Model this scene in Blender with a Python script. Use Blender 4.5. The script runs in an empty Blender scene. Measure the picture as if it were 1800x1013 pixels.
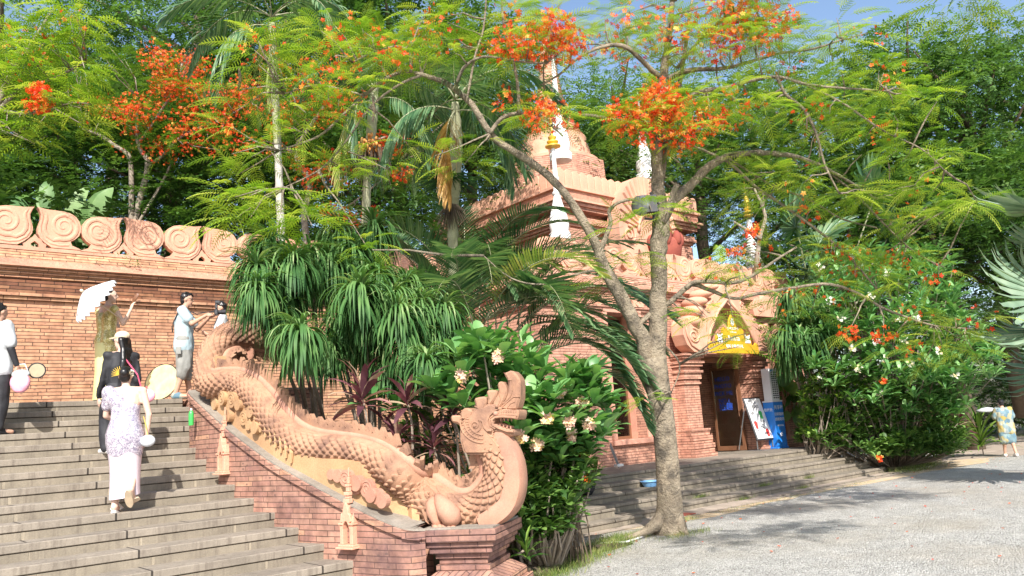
import bpy, bmesh, math, random
import numpy as np
from mathutils import Vector, Matrix, noise
sc = bpy.context.scene
R = math.radians
rnd = random.Random(7)

# ------------------------------------------------------------------ camera, sky, sun, exposure
FPX, CAMH = 1380.0, 1.7
ROLL, PITCH, YAW = R(3.9), math.atan(250.0/1380.0), R(48.7)
cam_d = bpy.data.cameras.new('camera'); cam = bpy.data.objects.new('camera', cam_d)
sc.collection.objects.link(cam); sc.camera = cam
cam_d.sensor_width = 36.0; cam_d.lens = 36.0*FPX/1800.0; cam_d.clip_end = 600; cam_d.clip_start = .05
_f = Vector((math.cos(YAW)*math.cos(PITCH), math.sin(YAW)*math.cos(PITCH), math.sin(PITCH)))
_r = Vector((math.sin(YAW), -math.cos(YAW), 0)); _u = _r.cross(_f)
_r2 = _r*math.cos(ROLL)-_u*math.sin(ROLL); _u2 = _r*math.sin(ROLL)+_u*math.cos(ROLL)
cam.matrix_world = Matrix(((_r2.x,_u2.x,-_f.x,0),(_r2.y,_u2.y,-_f.y,0),(_r2.z,_u2.z,-_f.z,CAMH),(0,0,0,1)))

SUN_EL = R(41); SUN_DIR = Vector((-.60,-.80,0)).normalized()
SUN_DIR = Vector((SUN_DIR.x*math.cos(SUN_EL), SUN_DIR.y*math.cos(SUN_EL), math.sin(SUN_EL)))
w = bpy.data.worlds.new('World'); sc.world = w; w.use_nodes = True
wn = w.node_tree.nodes; wl = w.node_tree.links
sky = wn.new('ShaderNodeTexSky'); sky.sky_type = 'NISHITA'; sky.sun_disc = False
sky.sun_elevation = SUN_EL; sky.sun_rotation = math.atan2(SUN_DIR.x, SUN_DIR.y)
sky.air_density = 1.0; sky.dust_density = 1.3; sky.ozone_density = 1.0
bg = wn['Background']; bg.inputs['Strength'].default_value = .15
wl.new(sky.outputs[0], bg.inputs['Color'])
sl = bpy.data.lights.new('sun', 'SUN'); sl.energy = 5.0; sl.angle = R(.5); sl.color = (1.0,.955,.88)
so = bpy.data.objects.new('sun', sl); sc.collection.objects.link(so)
so.rotation_euler = (-SUN_DIR).to_track_quat('-Z','Y').to_euler(); so.location = (0,0,30)
sc.view_settings.view_transform = 'Standard'; sc.view_settings.look = 'None'
sc.view_settings.exposure = .74; sc.view_settings.gamma = 1; sc.view_settings.use_curve_mapping = False
sc.cycles.max_bounces = 6; sc.cycles.transparent_max_bounces = 8

# ------------------------------------------------------------------ picture point -> place in the world
CAM = np.array([0,0,CAMH])
def wray(px,py):
    u=px-900; v=506.5-py; c,s=math.cos(ROLL),math.sin(ROLL)
    ur=u*c+v*s; vr=-u*s+v*c
    y=FPX*math.cos(PITCH)-vr*math.sin(PITCH); z=FPX*math.sin(PITCH)+vr*math.cos(PITCH)
    return np.array([ur*math.sin(YAW)+y*math.cos(YAW), -ur*math.cos(YAW)+y*math.sin(YAW), z])
def P(px,py,d): return Vector(CAM+wray(px,py)*d/FPX)
def atz(px,py,z): r=wray(px,py); return Vector(CAM+r*((z-CAMH)/r[2]))
def aty(px,py,Y): r=wray(px,py); return Vector(CAM+r*(Y/r[1]))
def onplane(px,py,p,n):
    r=Vector(wray(px,py)); c=Vector(CAM); return c+r*((Vector(p)-c).dot(n)/r.dot(n))

# ------------------------------------------------------------------ tags
def tag(o, label=None, cat=None, group=None, kind=None):
    if label: o['label']=label
    if cat: o['category']=cat
    if group: o['group']=group
    if kind: o['kind']=kind
    return o
def link(o, parent=None):
    sc.collection.objects.link(o)
    if parent is not None: o.parent=parent
    return o
def empty(name, loc, label, cat, group=None, rz=0, kind=None):
    o=bpy.data.objects.new(name,None); o.empty_display_size=.2; o.location=loc; o.rotation_euler=(0,0,rz)
    link(o); return tag(o,label,cat,group,kind)
def copy_tree(o, parent=None):
    c=o.copy(); sc.collection.objects.link(c)
    if parent is not None: c.parent=parent
    for ch in list(o.children): copy_tree(ch,c)
    return c

# ------------------------------------------------------------------ mesh builder
class MB:
    def __init__(s): s.v=[]; s.f=[]; s.uv=[]; s.mi=[]
    def add(s,vs,fs,uvs=None,mi=0):
        b=len(s.v); s.v+= [tuple(p) for p in vs]
        for k,f in enumerate(fs):
            s.f.append(tuple(b+i for i in f)); s.uv.append(uvs[k] if uvs else None); s.mi.append(mi)
        return s
    def box(s,x0,x1,y0,y1,z0,z1,mi=0,M=None):
        vs=[Vector((x,y,z)) for x in (x0,x1) for y in (y0,y1) for z in (z0,z1)]
        if M: vs=[M@p for p in vs]
        return s.add(vs,[(0,1,3,2),(4,6,7,5),(0,4,5,1),(2,3,7,6),(0,2,6,4),(1,5,7,3)],mi=mi)
    def ring_loft(s,rings,close=True,caps=True,mi=0,uv=False):
        n=len(rings[0]); vs=[p for r in rings for p in r]; fs=[]
        for i in range(len(rings)-1):
            for j in range(n if close else n-1):
                k=(j+1)%n; fs.append((i*n+j,i*n+k,(i+1)*n+k,(i+1)*n+j))
        if caps and close: fs.append(tuple(range(n))[::-1]); fs.append(tuple((len(rings)-1)*n+j for j in range(n)))
        return s.add(vs,fs,mi=mi)
    def tube(s,pts,rad,n=8,mi=0,flat=1.0,up=(0,0,1),caps=True):
        pts=[Vector(p) for p in pts]; m=len(pts)
        if not hasattr(rad,'__len__'): rad=[rad]*m
        rings=[]; pr=None
        for i,p in enumerate(pts):
            t=(pts[min(i+1,m-1)]-pts[max(i-1,0)])
            if t.length<1e-9: t=Vector((0,0,1))
            t.normalize()
            if pr is None:
                a=Vector(up)
                if abs(a.dot(t))>.95: a=Vector((1,0,0))
                pr=(a-t*a.dot(t)).normalized()
            else:
                pr=pr-t*pr.dot(t)
                pr=pr.normalized() if pr.length>1e-6 else Vector((1,0,0))
            b=t.cross(pr)
            rings.append([p+(pr*math.cos(2*math.pi*j/n)+b*flat*math.sin(2*math.pi*j/n))*rad[i] for j in range(n)])
        return s.ring_loft(rings,caps=caps,mi=mi)
    def lathe(s,prof,c=(0,0,0),n=24,mi=0,sq=None,rot=0):
        rings=[]
        for (r,z) in prof:
            rings.append([(c[0]+r*math.cos(2*math.pi*j/n+rot), c[1]+r*math.sin(2*math.pi*j/n+rot), c[2]+z) for j in range(n)])
        return s.ring_loft(rings,mi=mi)
    def prism(s,outline,off,mi=0):  # outline: 3D points, off: Vector
        n=len(outline); a=[Vector(p) for p in outline]; b=[p+Vector(off) for p in a]
        fs=[tuple(range(n)),tuple(range(n,2*n))[::-1]]+[(i,i+n,(i+1)%n+n,(i+1)%n) for i in range(n)]
        return s.add(a+b,fs,mi=mi)
    def ell(s,c,r,n=12,m=8,mi=0,M=None):
        vs=[];fs=[]
        for i in range(m+1):
            th=math.pi*i/m
            for j in range(n):
                ph=2*math.pi*j/n; p=Vector((r[0]*math.sin(th)*math.cos(ph),r[1]*math.sin(th)*math.sin(ph),r[2]*math.cos(th)))
                vs.append((M@p if M else p)+Vector(c))
        for i in range(m):
            for j in range(n): k=(j+1)%n; fs.append((i*n+j,(i+1)*n+j,(i+1)*n+k,i*n+k))
        return s.add(vs,fs,mi=mi)
    def build(s,name,mats,parent=None,smooth=False,bevel=0,loc=None,label=None,uvfn=None,seg=1,fix=True):
        me=bpy.data.meshes.new(name); me.from_pydata(s.v,[],s.f)
        if not isinstance(mats,(list,tuple)): mats=[mats]
        for m in mats: me.materials.append(m)
        me.polygons.foreach_set('material_index',s.mi)
        if fix or bevel:
            bm=bmesh.new(); bm.from_mesh(me)
            if bevel:
                ed=[e for e in bm.edges if len(e.link_faces)==2 and e.calc_face_angle(0)>.5]
                bmesh.ops.recalc_face_normals(bm,faces=bm.faces)
                bmesh.ops.bevel(bm,geom=ed,offset=bevel,segments=seg,affect='EDGES',clamp_overlap=True)
            bmesh.ops.recalc_face_normals(bm,faces=bm.faces)
            bm.to_mesh(me); bm.free()
        me.validate(); me.update()
        box_uv(me,uvfn)
        if smooth: me.shade_smooth() if smooth is True else me.set_sharp_from_angle(angle=smooth)
        if smooth and smooth is not True:
            me.shade_smooth(); me.set_sharp_from_angle(angle=smooth)
        o=bpy.data.objects.new(name,me); link(o,parent)
        if loc is not None: o.location=loc
        if label: o['label']=label
        return o
def box_uv(me,uvfn=None):
    uvl=me.uv_layers.new(name='UVMap'); nl=len(me.loops); 
    if nl==0: return
    co=np.empty(len(me.vertices)*3); me.vertices.foreach_get('co',co); co=co.reshape(-1,3)
    li=np.empty(nl,dtype=np.int32); me.loops.foreach_get('vertex_index',li)
    p=co[li]
    if uvfn is not None:
        uv=uvfn(p)
    else:
        nf=len(me.polygons); nr=np.empty(nf*3); me.polygons.foreach_get('normal',nr); nr=nr.reshape(-1,3)
        lt=np.empty(nf,dtype=np.int32); me.polygons.foreach_get('loop_total',lt)
        fn=np.repeat(nr,lt,axis=0)
        hz=np.hypot(fn[:,0],fn[:,1])+1e-9; tx=-fn[:,1]/hz; ty=fn[:,0]/hz
        flat=np.abs(fn[:,2])>.75
        u=np.where(flat,p[:,0],p[:,0]*tx+p[:,1]*ty); v=np.where(flat,p[:,1],p[:,2])
        uv=np.stack([u,v],1)
    uvl.data.foreach_set('uv',uv.astype(np.float32).ravel())

# big meshes out of many small copies of a template (leaf, frond, petal): numpy only
def rot_z(a): c,s=math.cos(a),math.sin(a); return np.array([[c,-s,0],[s,c,0],[0,0,1]])
def basis(d,roll=0.0,upv=(0,0,1)):
    # columns: x = along leaf, y = across, z = leaf normal
    d=np.asarray(d,float); d=d/(np.linalg.norm(d)+1e-9); u=np.asarray(upv,float)
    y=np.cross(u,d); n=np.linalg.norm(y)
    y=y/n if n>1e-4 else np.array([0,1.,0]); z=np.cross(d,y)
    c,s=math.cos(roll),math.sin(roll)
    return np.stack([d,y*c+z*s,-y*s+z*c],1)
class Cloud:
    def __init__(s,temps): s.T=temps; s.items=[[] for _ in temps]
    def add(s,k,B,sc_,pos,v=None): s.items[k].append((B*sc_,np.asarray(pos,float),rnd.random() if v is None else v))
    def build(s,name,mats,parent=None,loc=None,label=None):
        V=[];F=[];MI=[];A=[];off=0
        for (tv,tf,tm),it in zip(s.T,s.items):
            if not it: continue
            M=np.array([i[0] for i in it]); Tt=np.array([i[1] for i in it]); vv=np.array([i[2] for i in it])
            n=len(tv); v=np.einsum('nij,kj->nki',M,tv)+Tt[:,None,:]
            V.append(v.reshape(-1,3)); A.append(np.repeat(vv,n))
            f=tf[None,:,:]+(np.arange(len(it))*n+off)[:,None,None]; F.append(f.reshape(-1,tf.shape[1])); MI.append(np.tile(tm,len(it))); off+=n*len(it)
        V=np.concatenate(V); A=np.concatenate(A); F=np.concatenate(F); MI=np.concatenate(MI)
        me=bpy.data.meshes.new(name); me.vertices.add(len(V)); me.vertices.foreach_set('co',V.astype(np.float32).ravel())
        me.loops.add(F.size); me.loops.foreach_set('vertex_index',F.astype(np.int32).ravel())
        me.polygons.add(len(F)); me.polygons.foreach_set('loop_start',np.arange(len(F),dtype=np.int32)*F.shape[1])
        me.update(calc_edges=True)
        me.polygons.foreach_set('material_index',MI.astype(np.int32))
        at=me.attributes.new('tint','FLOAT','POINT'); at.data.foreach_set('value',A.astype(np.float32))
        if not isinstance(mats,(list,tuple)): mats=[mats]
        for m in mats: me.materials.append(m)
        me.validate()
        o=bpy.data.objects.new(name,me); link(o,parent)
        if loc is not None: o.location=loc
        if label: o['label']=label
        return o

# ------------------------------------------------------------------ materials
def newmat(name):
    m=bpy.data.materials.new(name); m.use_nodes=True; nt=m.node_tree; nt.nodes.clear()
    out=nt.nodes.new('ShaderNodeOutputMaterial'); b=nt.nodes.new('ShaderNodeBsdfPrincipled')
    nt.links.new(b.outputs[0],out.inputs[0]); return m,nt,b,out
def N(nt,t,ins=None,**kw):
    n=nt.nodes.new(t)
    for k,v in kw.items(): setattr(n,k,v)
    for k,v in (ins or {}).items():
        s=n.inputs[k]
        if hasattr(v,'is_linked') or isinstance(v,bpy.types.NodeSocket): nt.links.new(v,s)
        else: s.default_value=v
    return n
def mixc(nt,fac,a,b,mode='MIX'):
    n=nt.nodes.new('ShaderNodeMix'); n.data_type='RGBA'; n.blend_type=mode
    for i,v in ((0,fac),(6,a),(7,b)):
        if isinstance(v,bpy.types.NodeSocket): nt.links.new(v,n.inputs[i])
        else: n.inputs[i].default_value=v if i==0 else (tuple(v)+(1,) if len(v)==3 else v)
    return n.outputs[2]
def ramp(nt,fac,stops):
    n=nt.nodes.new('ShaderNodeValToRGB'); nt.links.new(fac,n.inputs[0]); e=n.color_ramp.elements
    while len(e)<len(stops): e.new(.5)
    for i,(p,c) in enumerate(stops): e[i].position=p; e[i].color=tuple(c)+(1,) if len(c)==3 else c
    return n.outputs[0]
def noise_t(nt,vec,scale,detail=4,rough=.55):
    return N(nt,'ShaderNodeTexNoise',{'Vector':vec,'Scale':scale,'Detail':detail,'Roughness':rough}).outputs[0]
def bump(nt,b,h,strength=.3,dist=.01):
    n=N(nt,'ShaderNodeBump',{'Height':h,'Strength':strength,'Distance':dist}); nt.links.new(n.outputs[0],b.inputs['Normal']); return n
def g3(v): return (v,v,v)

def brick_mat(name,c1,c2,mortar,bw,bh,dark=.25,ms=.006,stain=(.05,.03,.025),light=(.75,.5,.38),stain_amt=.5,spots=0.0,msm=.3):
    m,nt,b,o=newmat(name)
    uv=N(nt,'ShaderNodeTexCoord').outputs['UV']; ob=N(nt,'ShaderNodeTexCoord').outputs['Object']
    # slight waviness of the courses
    nz=noise_t(nt,ob,1.3,2); 
    wob=N(nt,'ShaderNodeVectorMath',{0:(0,.012,0)},operation='SCALE'); nt.links.new(nz,wob.inputs['Scale'])
    uv2=N(nt,'ShaderNodeVectorMath',{0:uv,1:wob.outputs[0]},operation='ADD').outputs[0]
    br=N(nt,'ShaderNodeTexBrick',{'Vector':uv2,'Color1':c1+(1,),'Color2':c2+(1,),'Mortar':mortar+(1,),'Scale':1,'Mortar Size':ms,'Mortar Smooth':msm,'Bias':0,'Brick Width':bw,'Row Height':bh},offset=.37,squash=1.3,squash_frequency=3)
    col=br.outputs['Color']
    # second brick layer only for odd colours
    br2=N(nt,'ShaderNodeTexBrick',{'Vector':uv2,'Color1':(0,0,0,1),'Color2':(1,1,1,1),'Mortar':(.4,.4,.4,1),'Scale':1,'Mortar Size':0.0,'Bias':0,'Brick Width':bw,'Row Height':bh},offset=.37,squash=1.3,squash_frequency=3)
    odd=ramp(nt,br2.outputs['Color'],[(.0,(1,1,1)),(.12,(0,0,0)),(.86,(0,0,0)),(1,(1,1,1))])
    big=noise_t(nt,ob,1.1,6,.68); mid=noise_t(nt,ob,7,4,.6)
    body=N(nt,'ShaderNodeMath',{0:br.outputs['Fac'],1:1.0},operation='SUBTRACT'); 
    inv=N(nt,'ShaderNodeMath',{0:1.0,1:br.outputs['Fac']},operation='SUBTRACT').outputs[0]
    mo=N(nt,'ShaderNodeMath',{0:odd,1:inv},operation='MULTIPLY').outputs[0]
    mo2=N(nt,'ShaderNodeMath',{0:mo,1:.55},operation='MULTIPLY').outputs[0]
    col=mixc(nt,mo2,col,light)
    st=ramp(nt,big,[(.50,g3(0)),(.72,g3(1))]); st2=N(nt,'ShaderNodeMath',{0:st,1:stain_amt},operation='MULTIPLY').outputs[0]
    col=mixc(nt,st2,col,stain)
    md=ramp(nt,mid,[(.3,g3(.64)),(.7,g3(1.18))]); col=mixc(nt,1.0,col,md,'MULTIPLY')
    if spots:
        vo=N(nt,'ShaderNodeTexVoronoi',{'Vector':N(nt,'ShaderNodeMapping',{'Vector':uv2,'Scale':(9,16.6,1)}).outputs[0],'Scale':1,'Randomness':.5}).outputs['Distance']
        sp=ramp(nt,vo,[(.18,g3(1)),(.26,g3(0))]); gate=ramp(nt,noise_t(nt,ob,2.3,1),[(.52,g3(0)),(.58,g3(1))])
        sp=mixc(nt,1.0,sp,gate,'MULTIPLY'); spf=N(nt,'ShaderNodeMath',{0:sp,1:spots},operation='MULTIPLY').outputs[0]
        col=mixc(nt,spf,col,(.12,.08,.07))
    nt.links.new(col,b.inputs['Base Color']); b.inputs['Roughness'].default_value=.9; b.inputs['Specular IOR Level'].default_value=.2
    h=N(nt,'ShaderNodeMath',{0:inv,1:N(nt,'ShaderNodeMath',{0:noise_t(nt,ob,60,3),1:.35},operation='MULTIPLY').outputs[0]},operation='ADD').outputs[0]
    h=N(nt,'ShaderNodeMath',{0:h,1:N(nt,'ShaderNodeMath',{0:br2.outputs['Color'],1:.35},operation='MULTIPLY').outputs[0]},operation='ADD').outputs[0]
    bump(nt,b,h,.8,.012)
    return m
def rough_mat(name,c1,c2,scale=3,stain=None,stain_amt=.5,bstr=.3,rough=.85,fine=40,spec=.3,st_scale=1.2,streak=False,bdist=.01):
    m,nt,b,o=newmat(name); ob=N(nt,'ShaderNodeTexCoord').outputs['Object']
    n1=noise_t(nt,ob,scale,6,.6); col=ramp(nt,n1,[(.3,c1),(.7,c2)])
    if stain:
        v=ob
        if streak: v=N(nt,'ShaderNodeMapping',{'Vector':ob,'Scale':(1,1,.22)}).outputs[0]
        n2=noise_t(nt,v,st_scale,5,.65); f=ramp(nt,n2,[(.47,g3(0)),(.68,g3(stain_amt))]); col=mixc(nt,f,col,stain)
    n3=noise_t(nt,ob,fine,4,.7); f3=ramp(nt,n3,[(.3,g3(.86)),(.7,g3(1.1))]); col=mixc(nt,1.0,col,f3,'MULTIPLY')
    nt.links.new(col,b.inputs['Base Color']); b.inputs['Roughness'].default_value=rough; b.inputs['Specular IOR Level'].default_value=spec
    if bstr: bump(nt,b,n3,bstr,bdist)
    return m
def block_mat(name,c1,c2,bw,bh,mortar=(.1,.085,.07),streaks=.5,ms=.004,off=.43,ax=None):
    m,nt,b,o=newmat(name); uv=N(nt,'ShaderNodeTexCoord').outputs['UV']; ob=N(nt,'ShaderNodeTexCoord').outputs['Object']
    br=N(nt,'ShaderNodeTexBrick',{'Vector':uv,'Color1':c1+(1,),'Color2':c2+(1,),'Mortar':mortar+(1,),'Scale':1,'Mortar Size':ms,'Mortar Smooth':.2,'Bias':-.1,'Brick Width':bw,'Row Height':bh},offset=off,squash=1)
    col=br.outputs['Color']
    n1=noise_t(nt,ob,2.2,6,.65); col=mixc(nt,1.0,col,ramp(nt,n1,[(.3,g3(.72)),(.7,g3(1.18))]),'MULTIPLY')
    n2=noise_t(nt,N(nt,'ShaderNodeMapping',{'Vector':ob,'Scale':(14,14,1.2)}).outputs[0],1,4,.7)
    col=mixc(nt,ramp(nt,n2,[(.5,g3(0)),(.66,g3(streaks))]),col,(.13,.105,.085))
    n3=noise_t(nt,ob,70,3,.7); col=mixc(nt,1.0,col,ramp(nt,n3,[(.3,g3(.85)),(.7,g3(1.1))]),'MULTIPLY')
    nt.links.new(col,b.inputs['Base Color']); b.inputs['Roughness'].default_value=.85; b.inputs['Specular IOR Level'].default_value=.25
    inv=N(nt,'ShaderNodeMath',{0:1.0,1:br.outputs['Fac']},operation='SUBTRACT').outputs[0]
    h=N(nt,'ShaderNodeMath',{0:inv,1:N(nt,'ShaderNodeMath',{0:n3,1:.3},operation='MULTIPLY').outputs[0]},operation='ADD').outputs[0]
    bump(nt,b,h,.6,.01); return m
def plain(name,c,rough=.6,metal=0,spec=.5,trans=0,alpha=1,noise_amt=.12,ns=12):
    m,nt,b,o=newmat(name)
    if noise_amt:
        ob=N(nt,'ShaderNodeTexCoord').outputs['Object']; n=noise_t(nt,ob,ns,4)
        col=mixc(nt,1.0,c,ramp(nt,n,[(.3,g3(1-noise_amt)),(.7,g3(1+noise_amt))]),'MULTIPLY'); nt.links.new(col,b.inputs['Base Color'])
    else: b.inputs['Base Color'].default_value=tuple(c)+(1,)
    b.inputs['Roughness'].default_value=rough; b.inputs['Metallic'].default_value=metal; b.inputs['Specular IOR Level'].default_value=spec
    b.inputs['Transmission Weight'].default_value=trans; b.inputs['Alpha'].default_value=alpha; return m
def leaf_mat(name,stops,trans=.3,rough=.45,spec=.35,tcol=None):
    m,nt,b,o=newmat(name); at=N(nt,'ShaderNodeAttribute',attribute_name='tint').outputs['Fac']
    ob=N(nt,'ShaderNodeTexCoord').outputs['Object']; nz=noise_t(nt,ob,3.5,2)
    f=N(nt,'ShaderNodeMath',{0:at,1:N(nt,'ShaderNodeMath',{0:nz,1:.5},operation='SUBTRACT').outputs[0]},operation='ADD',use_clamp=True).outputs[0]
    col=ramp(nt,f,stops); nt.links.new(col,b.inputs['Base Color']); b.inputs['Roughness'].default_value=rough; b.inputs['Specular IOR Level'].default_value=spec
    tr=N(nt,'ShaderNodeBsdfTranslucent'); 
    tc=mixc(nt,1.0,col,tcol or (1.5,1.6,.7),'MULTIPLY'); nt.links.new(tc,tr.inputs[0])
    mx=N(nt,'ShaderNodeMixShader',{0:trans}); nt.links.new(b.outputs[0],mx.inputs[1]); nt.links.new(tr.outputs[0],mx.inputs[2]); nt.links.new(mx.outputs[0],o.inputs[0])
    return m

M={}
M['brick_wall']=brick_mat('brick_long_tan',(.56,.32,.195),(.42,.205,.125),(.10,.06,.045),.36,.062,light=(.68,.38,.2),stain=(.24,.14,.08),stain_amt=.45,spots=.6)
M['brick_dark']=brick_mat('brick_weathered',(.25,.11,.06),(.15,.068,.045),(.05,.03,.025),.34,.062,light=(.45,.24,.13),stain=(.06,.04,.035),stain_amt=.75)
M['brick_red']=brick_mat('brick_red_tan',(.45,.255,.185),(.365,.185,.14),(.14,.085,.065),.29,.060,light=(.62,.34,.2),stain=(.14,.08,.08),stain_amt=.9,spots=.7,ms=.005)  # mortar tone darkened to paint in the shadow lines between bricks
M['brick_salmon']=brick_mat('brick_salmon',(.60,.33,.235),(.51,.25,.18),(.17,.09,.065),.30,.066,light=(.66,.33,.22),stain=(.34,.15,.11),stain_amt=.55,ms=.006)
M['plaster']=rough_mat('terracotta_plaster',(.56,.27,.19),(.66,.345,.25),2.2,stain=(.46,.2,.15),stain_amt=.6,bstr=.25)
M['terracotta']=rough_mat('terracotta_smooth',(.60,.31,.205),(.68,.38,.265),2.5,stain=(.40,.21,.15),stain_amt=.7,bstr=.2,streak=True)
M['terra_carved']=rough_mat('terracotta_carved',(.46,.215,.15),(.60,.31,.21),9,stain=(.36,.14,.1),stain_amt=.6,bstr=.9,fine=22,bdist=.03)
M['naga']=rough_mat('sandstone_terracotta',(.355,.192,.118),(.45,.258,.165),3,stain=(.17,.095,.07),stain_amt=.85,bstr=.4,fine=90,st_scale=2.6)
M['naga_pale']=rough_mat('terracotta_pink',(.43,.22,.145),(.51,.28,.195),4,stain=(.33,.15,.11),stain_amt=.6,bstr=.2,fine=60)
M['ochre']=rough_mat('ochre_plaster',(.46,.275,.14),(.54,.345,.19),2.5,stain=(.33,.19,.11),stain_amt=.6,bstr=.4,fine=50)
M['stone_riser']=block_mat('stone_riser',(.26,.222,.17),(.195,.165,.128),.98,9,streaks=.45,mortar=(.33,.28,.21),ms=.016)
M['stone_slab']=block_mat('stone_slab',(.275,.235,.19),(.205,.175,.14),1.52,9,streaks=.55,mortar=(.05,.042,.035),ms=.011)
M['stone_pave']=block_mat('stone_paving',(.46,.38,.31),(.36,.29,.24),.9,.45,streaks=.1,mortar=(.2,.16,.12))
M['cement']=rough_mat('cement_cap',(.24,.21,.175),(.34,.30,.25),5,stain=(.13,.11,.09),stain_amt=.7,bstr=.5)
M['white']=rough_mat('white_lime_paint',(.80,.78,.76),(.88,.86,.84),3,stain=(.62,.52,.48),stain_amt=.6,bstr=.15)
M['gold']=plain('gold_paint',(.78,.52,.08),.35,.35)
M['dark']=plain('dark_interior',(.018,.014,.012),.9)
M['wood']=plain('brown_frame',(.19,.085,.045),.45,ns=5)
M['red_dark']=rough_mat('dark_red_terracotta',(.24,.06,.045),(.33,.09,.06),4,bstr=.3)
M['metal_grey']=plain('grey_metal',(.28,.29,.3),.4,.6)
M['metal_dark']=plain('dark_metal',(.05,.05,.055),.45,.3)
M['glass']=bpy.data.materials.new('pane_glass'); M['glass'].use_nodes=True
_n=M['glass'].node_tree; _n.nodes.clear(); _o=_n.nodes.new('ShaderNodeOutputMaterial'); _m=_n.nodes.new('ShaderNodeMixShader'); _t=_n.nodes.new('ShaderNodeBsdfTransparent'); _g=_n.nodes.new('ShaderNodeBsdfGlossy'); _q=_n.nodes.new('ShaderNodeFresnel')
_q.inputs[0].default_value=1.45; _g.inputs['Roughness'].default_value=.02; _t.inputs[0].default_value=(.88,.92,.9,1)
_n.links.new(_q.outputs[0],_m.inputs[0]); _n.links.new(_t.outputs[0],_m.inputs[1]); _n.links.new(_g.outputs[0],_m.inputs[2]); _n.links.new(_m.outputs[0],_o.inputs[0])

# ------------------------------------------------------------------ ground
def gravel_mat():
    m,nt,b,o=newmat('grey_gravel'); ob=N(nt,'ShaderNodeTexCoord').outputs['Object']
    v=N(nt,'ShaderNodeTexVoronoi',{'Vector':ob,'Scale':48,'Randomness':1}); v2=N(nt,'ShaderNodeTexVoronoi',{'Vector':ob,'Scale':95})
    sep=N(nt,'ShaderNodeSeparateColor',{'Color':v.outputs['Color']}).outputs[0]
    sep2=N(nt,'ShaderNodeSeparateColor',{'Color':v2.outputs['Color']}).outputs[0]
    sp=N(nt,'ShaderNodeMath',{0:sep,1:sep2},operation='ADD').outputs[0]; sp=N(nt,'ShaderNodeMath',{0:sp,1:.5},operation='MULTIPLY').outputs[0]
    col=ramp(nt,sp,[(.08,(.18,.17,.16)),(.40,(.45,.435,.405)),(.72,(.55,.535,.505)),(.95,(.70,.685,.65))])
    big=noise_t(nt,ob,.35,5,.6); col=mixc(nt,ramp(nt,big,[(.46,g3(0)),(.68,g3(.7))]),col,(.42,.37,.30))
    mid=noise_t(nt,ob,2.5,4,.6); col=mixc(nt,1.0,col,ramp(nt,mid,[(.3,g3(.84)),(.7,g3(1.1))]),'MULTIPLY')
    # sandy band along the paving
    nt.links.new(col,b.inputs['Base Color']); b.inputs['Roughness'].default_value=.95; b.inputs['Specular IOR Level'].default_value=.15
    d=N(nt,'ShaderNodeMath',{0:v.outputs['Distance'],1:-1.0},operation='MULTIPLY').outputs[0]
    bump(nt,b,d,1.0,.03); return m
M['gravel']=gravel_mat()
M['sand']=rough_mat('sandy_soil',(.50,.36,.22),(.60,.46,.30),2.5,stain=(.44,.43,.4),stain_amt=.8,bstr=.6,fine=60,st_scale=3)
M['soil']=rough_mat('dark_soil',(.06,.045,.03),(.12,.09,.06),5,stain=(.05,.07,.025),stain_amt=.8,bstr=.8,fine=20,bdist=.04)
def sheet(name,pts,z,mat,kind='structure'):
    mb=MB(); mb.add([(x,y,z) for x,y in pts],[tuple(range(len(pts)))])
    o=mb.build(name,M[mat],fix=False); o['kind']=kind; return o
g=MB(); NX=60
for i in range(NX+1):
    for j in range(NX+1):
        x=-60+i*220/NX; y=-60+j*220/NX; g.v.append((x,y,0))
for i in range(NX):
    for j in range(NX):
        a=i*(NX+1)+j; g.f.append((a,a+NX+1,a+NX+2,a+1)); g.uv.append(None); g.mi.append(0)
tag(g.build('ground',M['gravel'],fix=False),kind='structure')
# sandy verge, paved strip
def wavy(pts,amp,n,seed):
    out=[]; 
    for (a,b) in zip(pts[:-1],pts[1:]):
        for k in range(n):
            t=k/n; x=a[0]+(b[0]-a[0])*t; y=a[1]+(b[1]-a[1])*t; out.append((x,y+amp*noise.noise((x*.9,seed,0))))
    out.append(pts[-1]); return out
va=wavy([(10.2,8.55),(14,8.6),(19,8.55),(24,8.3),(27,8.9)],.30,10,3.3)
sheet('sandy_verge',va+[(27,10.5),(8.5,10.5)],.004,'sand')
vb=wavy([(7.6,8.95),(9.2,8.9),(13,8.92),(20.4,8.9)],.05,10,1.1)
sheet('pavement',vb+[(22.0,9.05),(22.0,9.62),(7.6,9.62)],.010,'stone_pave')
mb=MB(); mb.box(15.0,22.4,9.06,9.12,.0,.035); tag(mb.build('pavement_edge',M['stone_slab']),kind='structure')
# path where the far visitor walks
sheet('path',[(24.5,9.6),(29,6.0),(60,2),(80,20),(34,13.2)],.006,'stone_pave')
# ================================================================== STRUCTURE
ZL=2.56; RI=.16; TR=.4174; Y00=13.066            # landing height, riser, tread
BAL=[(6.2,12.55),(5.3,12.5),(4.5,12.25),(4.05,11.85),(3.82,11.3),(3.78,10.6),(3.80,9.95),(3.88,9.38),(3.96,8.9),(4.05,8.48),(4.13,8.1),(4.22,7.77),(4.30,7.44),(4.38,7.14),(4.47,6.9),(4.61,6.82)]
BZ=[2.60,2.60,2.60,2.58,2.50,2.25,1.98,1.72,1.51,1.35,1.21,1.08,.96,.86,.79,.77]
def balx(Y):
    for (x0,y0),(x1,y1) in zip(BAL[:-1],BAL[1:]):
        if y1<=Y<=y0: t=(Y-y0)/(y1-y0+1e-9); return x0+(x1-x0)*t
    return 4.61 if Y<6.82 else 4.3
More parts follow.
